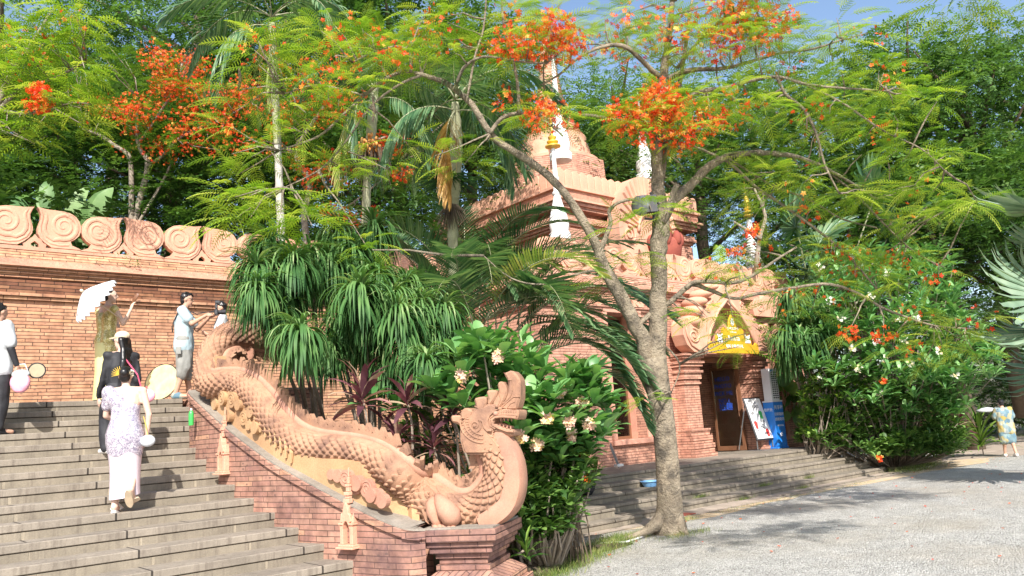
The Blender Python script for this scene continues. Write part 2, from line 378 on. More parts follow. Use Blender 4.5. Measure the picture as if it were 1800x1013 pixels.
# ---- great staircase: one thing, each step a part
st=empty('stone_staircase',(0,9,0),'wide grey stone staircase climbing to the terrace beside the dragon balustrade','staircase')
for i in range(16):
    yn=Y00-i*TR; zt=ZL-i*RI; x1=balx(min(max(yn,6.9),11.3))+.25
    if i<4: x1=4.3
    if i>=14: x1=4.5
    b=MB(); dep=.60 if i else .9
    b.box(-9,x1,yn,yn+dep,zt-.078,zt)
    s1=b.build('step',M['stone_slab'],bevel=.008); s1.parent=st; s1.matrix_parent_inverse=Matrix.Translation((0,-9,0))
    r=MB(); r.box(-9,x1-.002,yn+.012,yn+dep-.05,zt-RI-.02,zt-.086)
    s2=r.build('riser',M['stone_riser'],s1)
# ---- terrace floor (landing)
b=MB(); b.box(-9,6.3,Y00+.90,15.8,-.2,2.557); tag(b.build('terrace',M['stone_slab']),kind='structure')
b=MB(); b.box(4.4,6.28,12.3,Y00+.898,-.2,2.54); tag(b.build('terrace',M['brick_red']),kind='structure')

# ---- profile along X helper
def band(mb,x0,x1,yw,z0,z1,out,mi=0,back=.2):  # box proud of the wall by out
    mb.box(x0,x1,yw-out,yw+back,z0,z1,mi=mi)
def scroll_mesh():
    # one volute leaf with a horn, built in XZ; a broad raised ribbon leaves thin grooves between its turns
    W_,H_=.725,.74
    pts=[(-.02,0),(.05,.04),(.20,.10),(.235,.20),(.13,.265),(.045,.36),(.01,.47),(.005,.58),(.04,.72),(.12,.84),(.24,.92),(.4,.955),(.6,.96),(.8,.965),(1.0,1.0),(.95,.92),(.915,.82),(.915,.70),(.95,.58),(.98,.46),(.97,.33),(.91,.21),(.80,.10),(.68,.02),(.66,0)]
    b=MB()
    b.prism([(x*W_,-.05,z*H_) for x,z in pts],(0,.15,0))
    pl=[(.86,.92),(.80,.82),(.795,.70),(.83,.56),(.83,.42),(.76,.29),(.62,.20)]; rd=[.008,.017,.022,.026,.026,.026,.025]
    for k in range(40):
        a=R(-72-k*19.5); rr=.345*(1-k/42)**.85+.012; pl.append((.40+rr*math.cos(a)*.95,.575+rr*math.sin(a))); rd.append(.029*(1-.62*k/39))
    b.tube([(x*W_,-.052,z*H_) for x,z in pl],[r_*.62 for r_ in rd],8,flat=2.35,up=(0,1,0))
    pl=[(.93,.92),(.885,.80),(.89,.68),(.92,.52),(.915,.36),(.84,.22),(.68,.11),(.48,.075),(.27,.10)]
    b.tube([(x*W_,-.050,z*H_) for x,z in pl],.011,8,flat=1.9,up=(0,1,0))
    return b
SCR=None
def scrolls(x0,x1,y,z,parent,first=0):
    global SCR
    x=x0; k=first
    while x<x1-.3:
        if SCR is None:
            SCR=scroll_mesh().build('scroll_finial',M['terracotta'],parent,bevel=.012); o=SCR
        else:
            o=SCR.copy(); sc.collection.objects.link(o); o.parent=parent
        jz=rnd.uniform(-.012,.012); s=rnd.uniform(.985,1.02)
        if k%2==0: o.location=(x,y,z+jz); o.scale=(s,1,s)      # volute to the left, horn to the right
        else: o.location=(x+.74,y,z+jz); o.scale=(-s,1,s)
        x+=.74; k+=1
    # small arched bud between pairs
    x=x0+.74 if first%2==0 else x0
    j=0
    while x<x1-.2:
        q=MB(); o=[]
        for (u,v) in [(-.17,0),(-.19,.06),(-.13,.09),(-.10,.15),(-.05,.17),(0,.24),(.05,.17),(.10,.15),(.13,.09),(.19,.06),(.17,0),(.07,0),(.06,.06),(0,.11),(-.06,.06),(-.07,0)]: o.append((x+u,y-.03,z+v))
        q.prism(o,(0,.10,0)); q.build('bud',M['terracotta'],parent)
        x+=1.48
def wall_top(mb,x0,x1,yw,mi_b=0,mi_c=1,mi_p=2,zc=5.0):
    # weathered frieze, mouldings, carved band, sloped brick course; zc = underside of the cornice
    band(mb,x0,x1,yw,zc-.52,zc-.46,.05,mi_c); band(mb,x0,x1,yw,zc-.457,zc-.40,.09,mi_c)
    band(mb,x0,x1,yw,zc-.12,zc-.06,.05,mi_b); band(mb,x0,x1,yw,zc-.057,zc+.0,.09,mi_b)
    band(mb,x0,x1,yw,zc+.003,zc+.055,.14,mi_b); band(mb,x0,x1,yw,zc+.058,zc+.09,.20,mi_p)
    # sloped carved band and brick slope
    ya,yb,yc=yw-.19,yw-.10,yw+.06
    mb.add([(x0,ya,zc+.092),(x1,ya,zc+.092),(x1,yb,zc+.20),(x0,yb,zc+.20),(x0,yw+.2,zc+.092),(x1,yw+.2,zc+.092),(x0,yw+.2,zc+.20),(x1,yw+.2,zc+.20)],[(0,1,2,3),(0,3,6,4),(1,5,7,2),(3,2,7,6),(0,4,5,1),(4,6,7,5)],mi=3)
    mb.add([(x0,yb+.004,zc+.203),(x1,yb+.004,zc+.203),(x1,yc,zc+.40),(x0,yc,zc+.40),(x0,yw+.3,zc+.203),(x1,yw+.3,zc+.203),(x0,yw+.3,zc+.40),(x1,yw+.3,zc+.40)],[(0,1,2,3),(0,3,6,4),(1,5,7,2),(3,2,7,6),(0,4,5,1),(4,6,7,5)],mi=mi_b)
    mb.box(x0,x1,yc-.02,yw+.30,zc+.403,zc+.47,mi=mi_p)

# ---- terrace wall with scroll parapet
YW=15.8
tw=empty('terrace_wall',(0,0,0),'long tan brick wall behind the terrace, topped by a row of terracotta scrolls','wall')
b=MB(); b.box(-9,12.2,YW,YW+.5,0.0,4.62); b.build('brickwork',M['brick_wall'],tw)
b=MB(); b.box(-9,12.2,YW-.015,YW+.5,4.62,5.02,mi=0); b.build('frieze',M['brick_dark'],tw)
b=MB(); wall_top(b,-9,12.2,YW,0,0,1,5.04); b.build('cornice',[M['brick_salmon'],M['brick_salmon'],M['plaster'],M['terra_carved']],tw)
for o in tw.children:
    if o.name.startswith('cornice'):
        o.data.materials[0]=M['brick_wall']; o.data.materials[1]=M['terracotta']; o.data.materials[2]=M['terracotta']
scrolls(1.87-1.48*5,12.0,YW+.08,5.51,tw,0)

# ---- shop building
YF=13.0; ZP=.70
bd=empty('shop_building',(18,13,0),'salmon brick shop with stepped door pillars, scroll parapet and a ringed spire above','building')
bd.location=(0,0,0)
wall=MB()
def wbox(x0,x1,z0,z1): wall.box(x0,x1,YF,YF+.55,z0,z1)
wbox(12.2,14.45,0,5.0); wbox(14.45,15.6,0,1.30); wbox(14.45,15.6,4.42,5.0); wbox(15.6,17.55,0,5.0)
wbox(17.55,20.1,3.36,5.0); wbox(20.1,20.95,0,5.0); wbox(20.95,22.1,0,1.0); wbox(20.95,22.1,4.42,5.0); wbox(22.1,23.6,0,5.0)
wall.box(12.2,12.75,YF+.552,15.8,0,5.46); wall.box(23.05,23.6,YF+.552,22,0,5.0)
wl_=wall.build('brick_wall',M['brick_salmon'],bd)
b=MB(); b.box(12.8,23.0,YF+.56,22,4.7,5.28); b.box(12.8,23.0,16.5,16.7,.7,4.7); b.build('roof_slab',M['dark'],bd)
b=MB(); b.box(12.76,23.04,13.56,16.49,.5,.68); b.build('floor',M['stone_slab'],bd)
b=MB(); wall_top(b,12.0,23.75,YF,0,0,1,5.0); b.build('cornice',[M['brick_salmon'],M['plaster'],M['terracotta'],M['terra_carved']],bd)
b=MB(); wall_top(b,-15.8-.1,-13.0,12.2,0,0,1,5.0)   # left return, rotated below
o=b.build('cornice',[M['brick_salmon'],M['plaster'],M['terracotta'],M['terra_carved']],bd); o.rotation_euler=(0,0,R(-90))
# lower plinth mouldings
for (x0,x1) in [(12.1,16.75),(20.75,23.7)]:
    b=MB(); band(b,x0,x1,YF,.7,.92,.06); band(b,x0,x1,YF,.923,.98,.03); b.build('plinth',M['brick_salmon'],bd)
scrolls(12.35,23.2,YF+.10,5.47,bd,0)
# windows
def window(x0,x1,z0,z1,label,sill=True,split=.55):
    w_=MB(); t=.14
    w_.box(x0-t,x0-.002,YF-.05,YF+.30,z0-.0,z1,mi=0); w_.box(x1+.002,x1+t,YF-.05,YF+.30,z0,z1,mi=0)
    w_.box(x0-t,x1+t,YF-.055,YF+.30,z1+.002,z1+.14,mi=0)
    f=w_.build('window_surround',M['plaster'],bd,bevel=.01)
    f['label']=label
    s=MB(); s.box(x0-.2,x1+.2,YF-.10,YF+.5,z0-.13,z0-.002); s.build('sill',M['plaster'],f,bevel=.012)
    # plaster reveal lining the right jamb inside
    p=MB(); p.box(x1-.012,x1-.001,YF+.31,YF+.549,z0,z1); p.build('reveal',M['plaster'],f)
    q=MB(); y=YF+.50
    q.box(x0+.001,x0+.06,y,y+.05,z0,z1-.001); q.box(x1-.075,x1-.014,y,y+.05,z0,z1-.001); q.box(x0+.061,x1-.076,y,y+.05,z1-.07,z1-.001); q.box(x0+.061,x1-.076,y,y+.05,z0,z0+.07); q.box((x0+x1)/2-.03,(x0+x1)/2+.03,y,y+.05,z0+.071,z1-.071)
    fr=q.build('frame',M['wood'],f)
    g_=MB(); g_.box(x0+.062,x1-.077,y+.02,y+.03,z0+.071,z1-.071); g_.build('pane',M['glass'],fr)
    return f
window(14.45,15.6,1.30,4.42,'tall window nearest the palm fronds with carved lintel above')
window(20.95,22.1,1.0,4.42,'tall window right of the door under a scroll hood')
# carved lintel of left window, hood of right window
b=MB(); b.box(14.2,15.85,YF-.09,YF-.002,4.57,5.0-.15)
for k in range(5):
    x=14.45+k*.29; b.tube([(x+.09*math.cos(R(a)),YF-.10,4.70+.07*math.sin(R(a))) for a in range(0,300,30)],.018,5)
b.build('carved_lintel',M['terracotta'],bd,bevel=.008)
b=MB(); pts=[(20.8,4.58),(20.72,4.8),(20.78,5.0),(20.95,5.12),(21.2,5.1),(21.38,5.2),(21.55,5.38),(21.72,5.2),(21.9,5.1),(22.15,5.12),(22.3,5.0),(22.35,4.8),(22.25,4.58)]
b.prism([(x,YF-.22,z) for x,z in pts],(0,.218,0))
for sx in (-1,1):
    b.tube([(21.53+sx*.4+.2*(1-k/26)*math.cos(R(k*26)),YF-.225,4.84+.16*(1-k/26)*math.sin(R(k*26))) for k in range(22)],.022,5)
b.build('window_hood',M['terracotta'],bd,bevel=.012)

# door pillars: stepped bases, banded capitals
def pillar(x0,x1,name='door_pillar'):
    b=MB()
    prof=[(.70,.80,.30),(.803,.92,.25),(.923,1.04,.27),(1.043,1.12,.21),(1.123,1.24,.23),(1.243,1.36,.17),(1.363,1.42,.20)]
    for z0,z1,o in prof: b.box(x0-o*.45,x1+o*.45,YF-.25-o,YF-.002,z0,z1)
    b.box(x0,x1,YF-.30,YF-.002,1.423,2.58)
    z=2.583
    for h,o in [(.06,.05),(.07,.02),(.16,.07),(.06,.12),(.10,.05),(.08,.12),(.05,.17),(.08,.10),(.06,.17),(.05,.22)]:
        b.box(x0-o*.7,x1+o*.7,YF-.30-o,YF-.002,z,z+h); z+=h+.003
    b.build(name,M['brick_salmon'],bd)
pillar(16.9,17.55); pillar(20.1,20.75)
# fluted flame gable over the door
def spiral(mb,cx,cy,cz,r,turns=1.6,sx=1,rad=.03,start=0,plane='x'):
    n=int(turns*16); pts=[]
    for k in range(n+1):
        a=start+sx*2*math.pi*turns*k/n; rr=r*(1-.85*k/n); pts.append((cx+rr*math.cos(a),cy,cz+rr*math.sin(a)))
    mb.tube(pts,[rad*(1-.4*k/n) for k in range(n+1)],6)
gb=MB(); half=[(1.22,3.40),(1.75,3.40),(2.02,3.62),(2.14,3.95),(2.12,4.28),(1.98,4.5),(1.82,4.42),(1.62,4.30),(1.45,4.42),(1.28,4.62),(1.05,4.86),(.82,5.10),(.58,5.34),(.35,5.55),(.16,5.72),(0,5.80)]
cxg=18.82; inner=[(0,5.1),(.5,4.72),(1.0,4.1),(1.22,3.41)]
out=[(cxg-x,z) for x,z in half]+[(cxg+x,z) for x,z in half[::-1][1:]]
hole=[(cxg+x,z) for x,z in inner[::-1]]+[(cxg-x,z) for x,z in inner[1:]]
# two halves as prisms (outer minus inner) so that the arch is open above the sign
for sgn in (-1,1):
    o=[(cxg+sgn*x,YF-.62,z) for x,z in half]+[(cxg+sgn*x,YF-.62,z) for x,z in inner]
    gb.prism(o,(0,.40,0))
gb.v=[(x,y,3.4+(z-3.4)*.82) for x,y,z in gb.v]
gab=gb.build('door_gable',M['terracotta'],bd,bevel=.02)
b=MB()
for sgn in (-1,1): b.prism([(cxg+sgn*x,YF-.20,z) for x,z in [(0,5.09),(.49,4.71),(.99,4.1),(1.21,3.42),(0,3.42)]],(0,.198,0))
b.v=[(x,y,3.4+(z-3.4)*.82) for x,y,z in b.v]; b.build('gable_back',M['plaster'],gab)
b=MB()
for k,(dx,z,r) in enumerate([(1.60,4.45,.30),(1.42,4.80,.28),(1.18,5.13,.26),(.90,5.42,.24),(.58,5.66,.20)]):
    for sgn in ((-1,) if k<5 else (1,)):
        b.ell((cxg+sgn*dx,YF-.36,z-.05),(r*.92,.42,r*.74),16,10)
b.v=[(x,y,3.4+(z-3.4)*.82) for x,y,z in b.v]; b.build('lobed_tiles',M['terracotta'],gab,smooth=True)
b=MB()
for sgn in (-1,1):
    spiral(b,cxg+sgn*1.72,YF-.63,3.92,.26,1.7,sgn,.035,R(90))
    b.tube([(cxg+sgn*x,YF-.64,z) for x,z in [(1.16,3.52),(.97,4.14),(.5,4.80),(.0,5.24)]],.045,6)
    b.tube([(cxg+sgn*x,YF-.64,z) for x,z in [(2.05,4.25),(2.0,3.9),(1.86,3.62),(1.6,3.48),(1.3,3.46)]],.03,6)
    for k in range(4): spiral(b,cxg+sgn*(1.5-.27*k),YF-.63,4.28+.27*k,.10,1.3,sgn,.02,0)
b.v=[(x,y,3.4+(z-3.4)*.82) for x,y,z in b.v]; b.build('gable_scrollwork',M['terracotta'],gab,smooth=True)
# door head, dark inside, shelves with goods
b=MB(); b.box(17.56,20.09,YF+.10,YF+.25,3.20,3.355); b.build('door_head',M['wood'],bd)
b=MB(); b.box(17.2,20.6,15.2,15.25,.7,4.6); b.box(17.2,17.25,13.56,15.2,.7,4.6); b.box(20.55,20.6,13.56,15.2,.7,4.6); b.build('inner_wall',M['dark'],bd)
b=MB(); b.box(20.102,20.5,YF+.553,14.9,.69,3.36); b.build('door_reveal',M['brick_salmon'],bd)
b=MB(); b.box(20.085,20.1015,YF+.30,YF+1.0,.69,3.34); b.build('door_reveal',M['plaster'],bd)

# upper storey
YT=15.0
tx0,tx1,ty1=15.2,21.6,21.4
b=MB(); b.box(tx0+.35,tx1-.35,YT+.35,ty1-.35,5.3,8.0); 
for z0,z1,o in [(5.3,5.75,.02),(6.35,6.43,.26),(6.433,6.52,.20),(6.9,7.0,.28),(7.25,7.33,.22),(7.333,7.42,.15),(7.423,7.52,.06),(7.523,7.62,.10),(7.8,7.9,.02),(7.903,8.0,-.06)]:
    b.box(tx0+o,tx1-o,YT+o,ty1-o,z0,z1)
# projecting corner and centre piers
for (x0,x1) in [(15.62,16.5),(20.3,21.2)]: b.box(x0-.12,x1+.12,YT+.10,YT+.36,5.76,7.24)
b.build('upper_wall',M['brick_salmon'],bd)
b=MB(); b.box(tx0-.14,tx1+.14,YT-.14,ty1+.14,8.003,8.06); b.box(tx0-.02,tx1+.02,YT-.02,ty1+.02,8.063,8.34,mi=1); b.box(tx0-.10,tx1+.10,YT-.10,ty1+.10,8.343,8.42)
b.build('upper_cornice',[M['terracotta'],M['terra_carved']],bd)
# merlons
ml=None
def merlon_mesh():
    b=MB(); b.prism([(x,-.06,z) for x,z in [(-.145,0),(.145,0),(.145,.40)]+[(.145*math.cos(R(a)),.40+.13*math.sin(R(a))) for a in range(20,180,20)]+[(-.145,.40)]],(0,.14,0)); return b
def merlons(xs,fn,rz):
    global ml
    for x in xs:
        if ml is None: ml=merlon_mesh().build('merlon',M['terracotta'],bd,bevel=.012); o=ml
        else: o=ml.copy(); sc.collection.objects.link(o); o.parent=bd
        o.location=fn(x); o.rotation_euler=(rnd.uniform(-.02,.02),0,rz)
merlons(np.arange(tx0+.1,tx1,.31),lambda x:(x,YT+.05,8.42),0)
merlons(np.arange(YT+.3,ty1,.31),lambda x:(tx0+.05,x,8.42),R(90))
# central fan gable on the upper storey with dark red urn in an arch
gx=18.55; b=MB(); o=[]
for k in range(19):
    a=R(k*10); o.append((gx-1.35*math.cos(a)*(1.0),YT-.35,7.35+1.75*math.sin(a)))
b.prism([(gx-1.35,YT-.35,6.6)]+o+[(gx+1.35,YT-.35,6.6)],(0,.45,0))
for k in range(1,18):
    a=R(k*10); b.tube([(gx-.5*math.cos(a),YT-.36,7.35+.6*math.sin(a)),(gx-1.33*math.cos(a),YT-.36,7.35+1.73*math.sin(a))],.055,6)
fg=b.build('fan_gable',M['terracotta'],bd)
b=MB()
for s in (-1,1): spiral(b,gx+s*.95,YT-.38,7.15,.3,1.8,s,.045,R(90))
b.tube([(gx-.5*math.cos(R(a)),YT-.38,7.3+.62*math.sin(R(a))) for a in range(0,181,15)],.06,6); b.build('gable_scrollwork',M['terracotta'],fg,smooth=True)
b=MB(); b.lathe([(.16,5.95),(.3,6.0),(.24,6.15),(.42,6.5),(.5,6.9),(.44,7.02),(.2,7.0)],(gx+.25,YT-.75,0),16)
for k in range(8): 
    a=k*math.pi/4; b.ell((gx+.25+.42*math.cos(a),YT-.75+.42*math.sin(a),7.0),(.14,.14,.24),8,6)
b.ell((gx+.25,YT-.75,7.25),(.24,.24,.35),10,8)
b.build('flared_urn',M['red_dark'],fg,smooth=True)
b=MB(); b.box(gx-1.5,gx+1.6,YT-1.2,YT-.0,5.3,5.9); b.box(gx-1.4,gx+1.5,YT-1.1,YT-.0,5.903,6.1); b.box(gx-1.3,gx-.7,YT-.5,YT+.1,6.103,6.6);b.box(gx+.75,gx+1.3,YT-.5,YT+.1,6.103,6.6); b.build('gable_base',M['brick_salmon'],bd)

# ringed spire
sp=MB(); prof=[(2.1,8.4),(2.1,9.4),(1.75,9.45),(1.72,10.3),(1.45,10.35)]
c=(18.25,18.1,0); sp.lathe(prof,c,8,rot=R(22.5)); d=sp.build('spire_drum',M['brick_salmon'],bd)
sp=MB(); prof=[(1.42,10.3),(1.5,10.36),(1.5,10.46),(1.3,10.5),(1.22,10.62),(1.24,10.75)]
rr=1.22; z=10.75; prof+= [(1.18,11.0),(1.1,11.2),(1.12,11.26),(1.12,11.34),(1.0,11.38)]
z=11.38; r_=1.0
k=0
while z<14.4:
    h=.13; prof+=[(r_*1.0,z+.02),(r_*1.05,z+.06),(r_*1.0,z+.10),(r_*.93,z+h)]; z+=h; r_*=.925 if z<12.5 else .955; k+=1
prof+=[(.04,z+.9)]
sp.lathe(prof,c,28); sp.build('ringed_spire',M['terracotta'],bd,smooth=R(50))

# ---- raised floor and steps in front of the shop
ps=empty('shop_steps',(0,0,0),'five low stone steps running along the shop front behind the flame tree trunk','steps')
X0,X1=10.9,20.7
for i in range(5):
    yn=9.52+i*.37; zt=.14*(i+1); dep=.55 if i<4 else 2.2
    xa=9.6+ (0 if i>1 else 0)
    b=MB(); b.box(xa,X1+ (0,.05,-.05,.1,.4)[i]*.5,yn,yn+dep+.02,zt-.062,zt); b2=b.build('step',M['stone_slab'],ps,bevel=.012)
    r=MB(); r.box(xa+.004+.003*i,X1-.03-.003*i,yn+.012,yn+dep,-.01-.002*i,zt-.068); r.build('riser',M['stone_riser'],b2)
for i in range(2):
    b=MB(); zt=.14*(i+1); b.box(7.6,10.7-.35*i,9.18+i*.3,9.51+i*.005,zt-.05,zt); b2=b.build('step',M['stone_slab'],ps,bevel=.012)
    r=MB(); r.box(7.6,10.68-.35*i,9.20+i*.3,9.50+i*.005,zt-.15,zt-.052); r.build('riser',M['stone_riser'],b2)

# ---- balustrade: curved brick wall, coping, pier
bal=empty('dragon_balustrade',(0,0,0),'sloping curved brick balustrade ending in a stepped pier, carrying the dragon','balustrade')
def offs(k,d):
    x,y=BAL[k]; a=BAL[max(k-1,0)]; c_=BAL[min(k+1,len(BAL)-1)]; tx,ty=c_[0]-a[0],c_[1]-a[1]; l=math.hypot(tx,ty)
    return (x-ty/l*d, y+tx/l*d)       # positive d = inside (towards planting)
def arc_uv(p):
    # arc length along the balustrade for every point
    B_=np.array(BAL); seg=np.hypot(*(B_[1:]-B_[:-1]).T); cum=np.concatenate([[0],np.cumsum(seg)])
    best=np.full(len(p),1e9); u=np.zeros(len(p))
    for i in range(len(seg)):
        d=(B_[i+1]-B_[i])/seg[i]; q=p[:,:2]-B_[i]; t=np.clip(q@d,0,seg[i]); e=np.hypot(*(q-t[:,None]*d).T)
        m=e<best; best[m]=e[m]; u[m]=cum[i]+t[m]
    return np.stack([u,p[:,2]],1)
def subdiv(n=4):
    P_=[];Z_=[]
    for i in range(len(BAL)-1):
        for k in range(n):
            t=k/n
            def cr(a,b,c,d): return .5*((2*b)+(-a+c)*t+(2*a-5*b+4*c-d)*t*t+(-a+3*b-3*c+d)*t**3)
            g=lambda A,i,j: A[min(max(i+j,0),len(A)-1)]
            P_.append(tuple(cr(g(BAL,i,-1)[q],g(BAL,i,0)[q],g(BAL,i,1)[q],g(BAL,i,2)[q]) for q in (0,1))); Z_.append(cr(g(BZ,i,-1),g(BZ,i,0),g(BZ,i,1),g(BZ,i,2)))
    P_.append(BAL[-1]);Z_.append(BZ[-1]); return P_,Z_
BP,BPZ=subdiv(4)
def off2(k,d):
    x,y=BP[k]; a=BP[max(k-1,0)]; c_=BP[min(k+1,len(BP)-1)]; tx,ty=c_[0]-a[0],c_[1]-a[1]; l=math.hypot(tx,ty)
    return (x-ty/l*d, y+tx/l*d)
def curved_block(d0,d1,zlo,zhi,mat,name,parent,bevel=0,uv=True,k0=0,k1=None):
    rings=[]; k1=k1 or len(BP)
    for k in range(k0,k1):
        a=off2(k,d0); c_=off2(k,d1); z0=zlo(k); z1=zhi(k); rings.append([(a[0],a[1],z0),(a[0],a[1],z1),(c_[0],c_[1],z1),(c_[0],c_[1],z0)])
    b=MB(); b.ring_loft(rings); return b.build(name,mat,parent,uvfn=arc_uv if uv else None,bevel=bevel)
curved_block(0,.55,lambda k:0,lambda k:BPZ[k]-.085,M['brick_red'],'brickwork',bal)
curved_block(-.035,.56,lambda k:BPZ[k]-.083,lambda k:BPZ[k],M['brick_red'],'coping',bal,bevel=.008)
curved_block(-.02,.55,lambda k:BPZ[k]+.002,lambda k:BPZ[k]+.02,M['cement'],'cement_bed',bal)
# pier
A=Vector((5.03,6.22,0)); U=Vector((-.54,.84,0)).normalized(); V=Vector((.84,.54,0)).normalized(); LW,LD=.80,.95
Mp=Matrix(((U.x,V.x,0,A.x),(U.y,V.y,0,A.y),(0,0,1,0),(0,0,0,1)))
pier=MB(); z=.77
cours=[(.062,0),(.062,.0),(.058,.045),(.060,.07),(.055,.12),(.055,.15),(.058,.12)]
for i,(h,o) in enumerate(cours):
    pier.box(o,LW-.0-o*.9,o,LD-o,z-h,z-.003,M=Mp); z-=h
pier_o=pier.build('pier',M['brick_red'],bal,bevel=.006)
b=MB(); zt=z-.003
def frus(o0,o1,za,zb):
    vs=[Mp@Vector(p) for p in [(o0,o0,za),(LW-o0,o0,za),(LW-o0,LD-o0,za),(o0,LD-o0,za),(o1,o1,zb),(LW-o1,o1,zb),(LW-o1,LD-o1,zb),(o1,LD-o1,zb)]]
    b.add(vs,[(0,1,2,3),(4,5,6,7),(0,1,5,4),(1,2,6,5),(2,3,7,6),(3,0,4,7)])
frus(.12,-.02,zt,zt-.10); frus(-.02,-.02,zt-.103,zt-.165); frus(-.07,-.07,zt-.168,zt-.23); frus(-.11,-.11,zt-.233,-.02)
b.build('pier_base',M['brick_red'],pier_o,bevel=.006)
b=MB(); b.box(.03,LW-.02,.03,LD-.03,.768,.785,M=Mp); b.build('cement_top',M['cement'],pier_o)

# shrine niches on the balustrade face
def niche(px,py,k_near,label):
    # local: x along the wall, y outwards, z up
    best=min(range(len(BP)),key=lambda k:abs(proj_x((BP[k][0],BP[k][1],1.0))-px))
    a=off2(best,0); c_=off2(min(best+1,len(BP)-1),0); t=Vector((c_[0]-a[0],c_[1]-a[1],0)).normalized(); n=Vector((t.y,-t.x,0))
    base=Vector((a[0],a[1],0)); zz=onplane(px,py,base,n).z
    o0=onplane(px,py,base,n); Mx=Matrix(((t.x,n.x,0,o0.x),(t.y,n.y,0,o0.y),(0,0,1,o0.z),(0,0,0,1)))
    if n.dot(Vector((-1,-1,0)))<0: pass
    s=.8
    b=MB()
    b.box(-.16*s,.16*s,-.01,.13*s,0,.022,M=Mx); b.box(-.14*s,.14*s,-.01,.10*s,.022,.045,M=Mx)
    for sx in (-1,1):
        xx=sorted((sx*.062*s,sx*.12*s)); b.box(xx[0],xx[1],-.01,.08*s,.045,.24,M=Mx); xx=sorted((sx*.05*s,sx*.135*s)); b.box(xx[0],xx[1],-.01,.095*s,.24,.262,M=Mx)
        b.add([Mx@Vector(p) for p in [(sx*.13*s,-.01,.262),(sx*.07*s,-.01,.262),(sx*.115*s,-.01,.37),(sx*.13*s,.07*s,.262),(sx*.07*s,.07*s,.262),(sx*.115*s,.05*s,.37)]],[(0,1,2),(3,4,5),(0,1,4,3),(1,2,5,4),(2,0,3,5)])
    b.prism([Mx@Vector((x*s,.0,z)) for x,z in [(-.062,.2),(-.062,.262),(-.10,.28),(-.08,.34),(-.055,.36),(-.05,.40),(-.02,.46),(0,.47),(.02,.46),(.05,.40),(.055,.36),(.08,.34),(.10,.28),(.062,.262),(.062,.2),(.05,.24),(.02,.275),(0,.28),(-.02,.275),(-.05,.24)]],n*.085*s)
    zz=.46
    for r_,h in [(.05,.05),(.035,.03),(.045,.04),(.028,.05),(.034,.03),(.02,.07),(.008,.10)]:
        b.box(-r_*s,r_*s,-.01,r_*1.4*s,zz,zz+h-.002,M=Mx); zz+=h
    b.build('shrine_niche',M['terracotta'],bal,bevel=.004,label=label)
def proj_x(p): return proj2(p)[0]
def proj2(p):
    v=cam.matrix_world.inverted()@Vector(p); return (900+v.x/-v.z*FPX, 506.5-v.y/-v.z*FPX)
bpy.context.view_layer.update()
niche(396,834,8,'upper terracotta shrine niche on the balustrade'); niche(617,964,12,'lower terracotta shrine niche on the balustrade')

# planting bed soil and hillside
b=MB(); nx,ny=16,16
for i in range(nx+1):
    for j in range(ny+1):
        x=4.4+(12.2-4.4)*i/nx; y=6.0+(15.7-6.0)*j/ny
        lim=6.4+ (x-5.0)*.36
        h=max(0,min(1,(y-lim)/3.0)); z=.012+.75*h+ .08*noise.noise((x,y,0))*h
        if y<lim: z=-.3
        if y>8.3 and x>7.7: z=-.3
        b.v.append((x,y,z))
for i in range(nx):
    for j in range(ny): a=i*(ny+1)+j; b.f.append((a,a+ny+1,a+ny+2,a+1)); b.uv.append(None); b.mi.append(0)
tag(b.build('soil',M['soil'],smooth=True),kind='structure')
b=MB(); n=40
for i in range(n+1):
    for j in range(n+1):
        x=-40+160*i/n; y=16.3+90*j/n; z=.3+min(7,(y-16.3)*.16)+.8*noise.noise((x*.1,y*.1,1))
        if x>24.5: z-= 0 if y>22 else (22-y)*.15
        b.v.append((x,y,z))
for i in range(n):
    for j in range(n): a=i*(n+1)+j; b.f.append((a,a+n+1,a+n+2,a+1)); b.uv.append(None); b.mi.append(0)
tag(b.build('hillside',M['soil'],smooth=True),kind='structure')
# ================================================================== DRAGON
def ray_poly(px,py,inset):
    r=wray(px,py); best=None
    pts=[off2(k,inset) for k in range(len(BP))]
    for k in range(len(pts)-1,0,-1):
        (x0,y0),(x1,y1)=pts[k],pts[k-1]
        # r*t = p0+s*(p1-p0)
        det=r[0]*(y0-y1)-r[1]*(x0-x1)
        if abs(det)<1e-9: continue
        t=(x0*(y0-y1)-y0*(x0-x1))/det; s_=(r[0]*y0-r[1]*x0)/det
        if -.02<=s_<=1.02 and t>0 and (best is None or t<best[0]):
            nx,ny=(y0-y1),-(x0-x1); l=math.hypot(nx,ny); nn=Vector((nx/l,ny/l,0))
            if nn.dot(Vector((r[0],r[1],0)))>0: nn=-nn
            best=(t,s_,k,nn)
    if best is None: return None
    t,s_,k,nn=best
    return Vector((r[0]*t,r[1]*t,CAMH+r[2]*t)),nn,BPZ[k]+(BPZ[k-1]-BPZ[k])*s_
PN=-V                                   # outward normal of the pier front (towards the viewer)
def pier_pt(px,py,d=.42): return onplane(px,py,A+V*d,V)
path=[]   # (point, normal, radius)
for px,py,dep,rp in [(560,640,11.9,20),(520,612,11.8,24),(480,594,11.7,26),(440,588,11.5,27),(405,593,11.3,27),(381,611,11.1,26),(369,638,10.9,25),(366,660,10.75,25)]:
    path.append((P(px,py,dep),Vector((-.70,-.71,0)),rp*dep/FPX*.95))
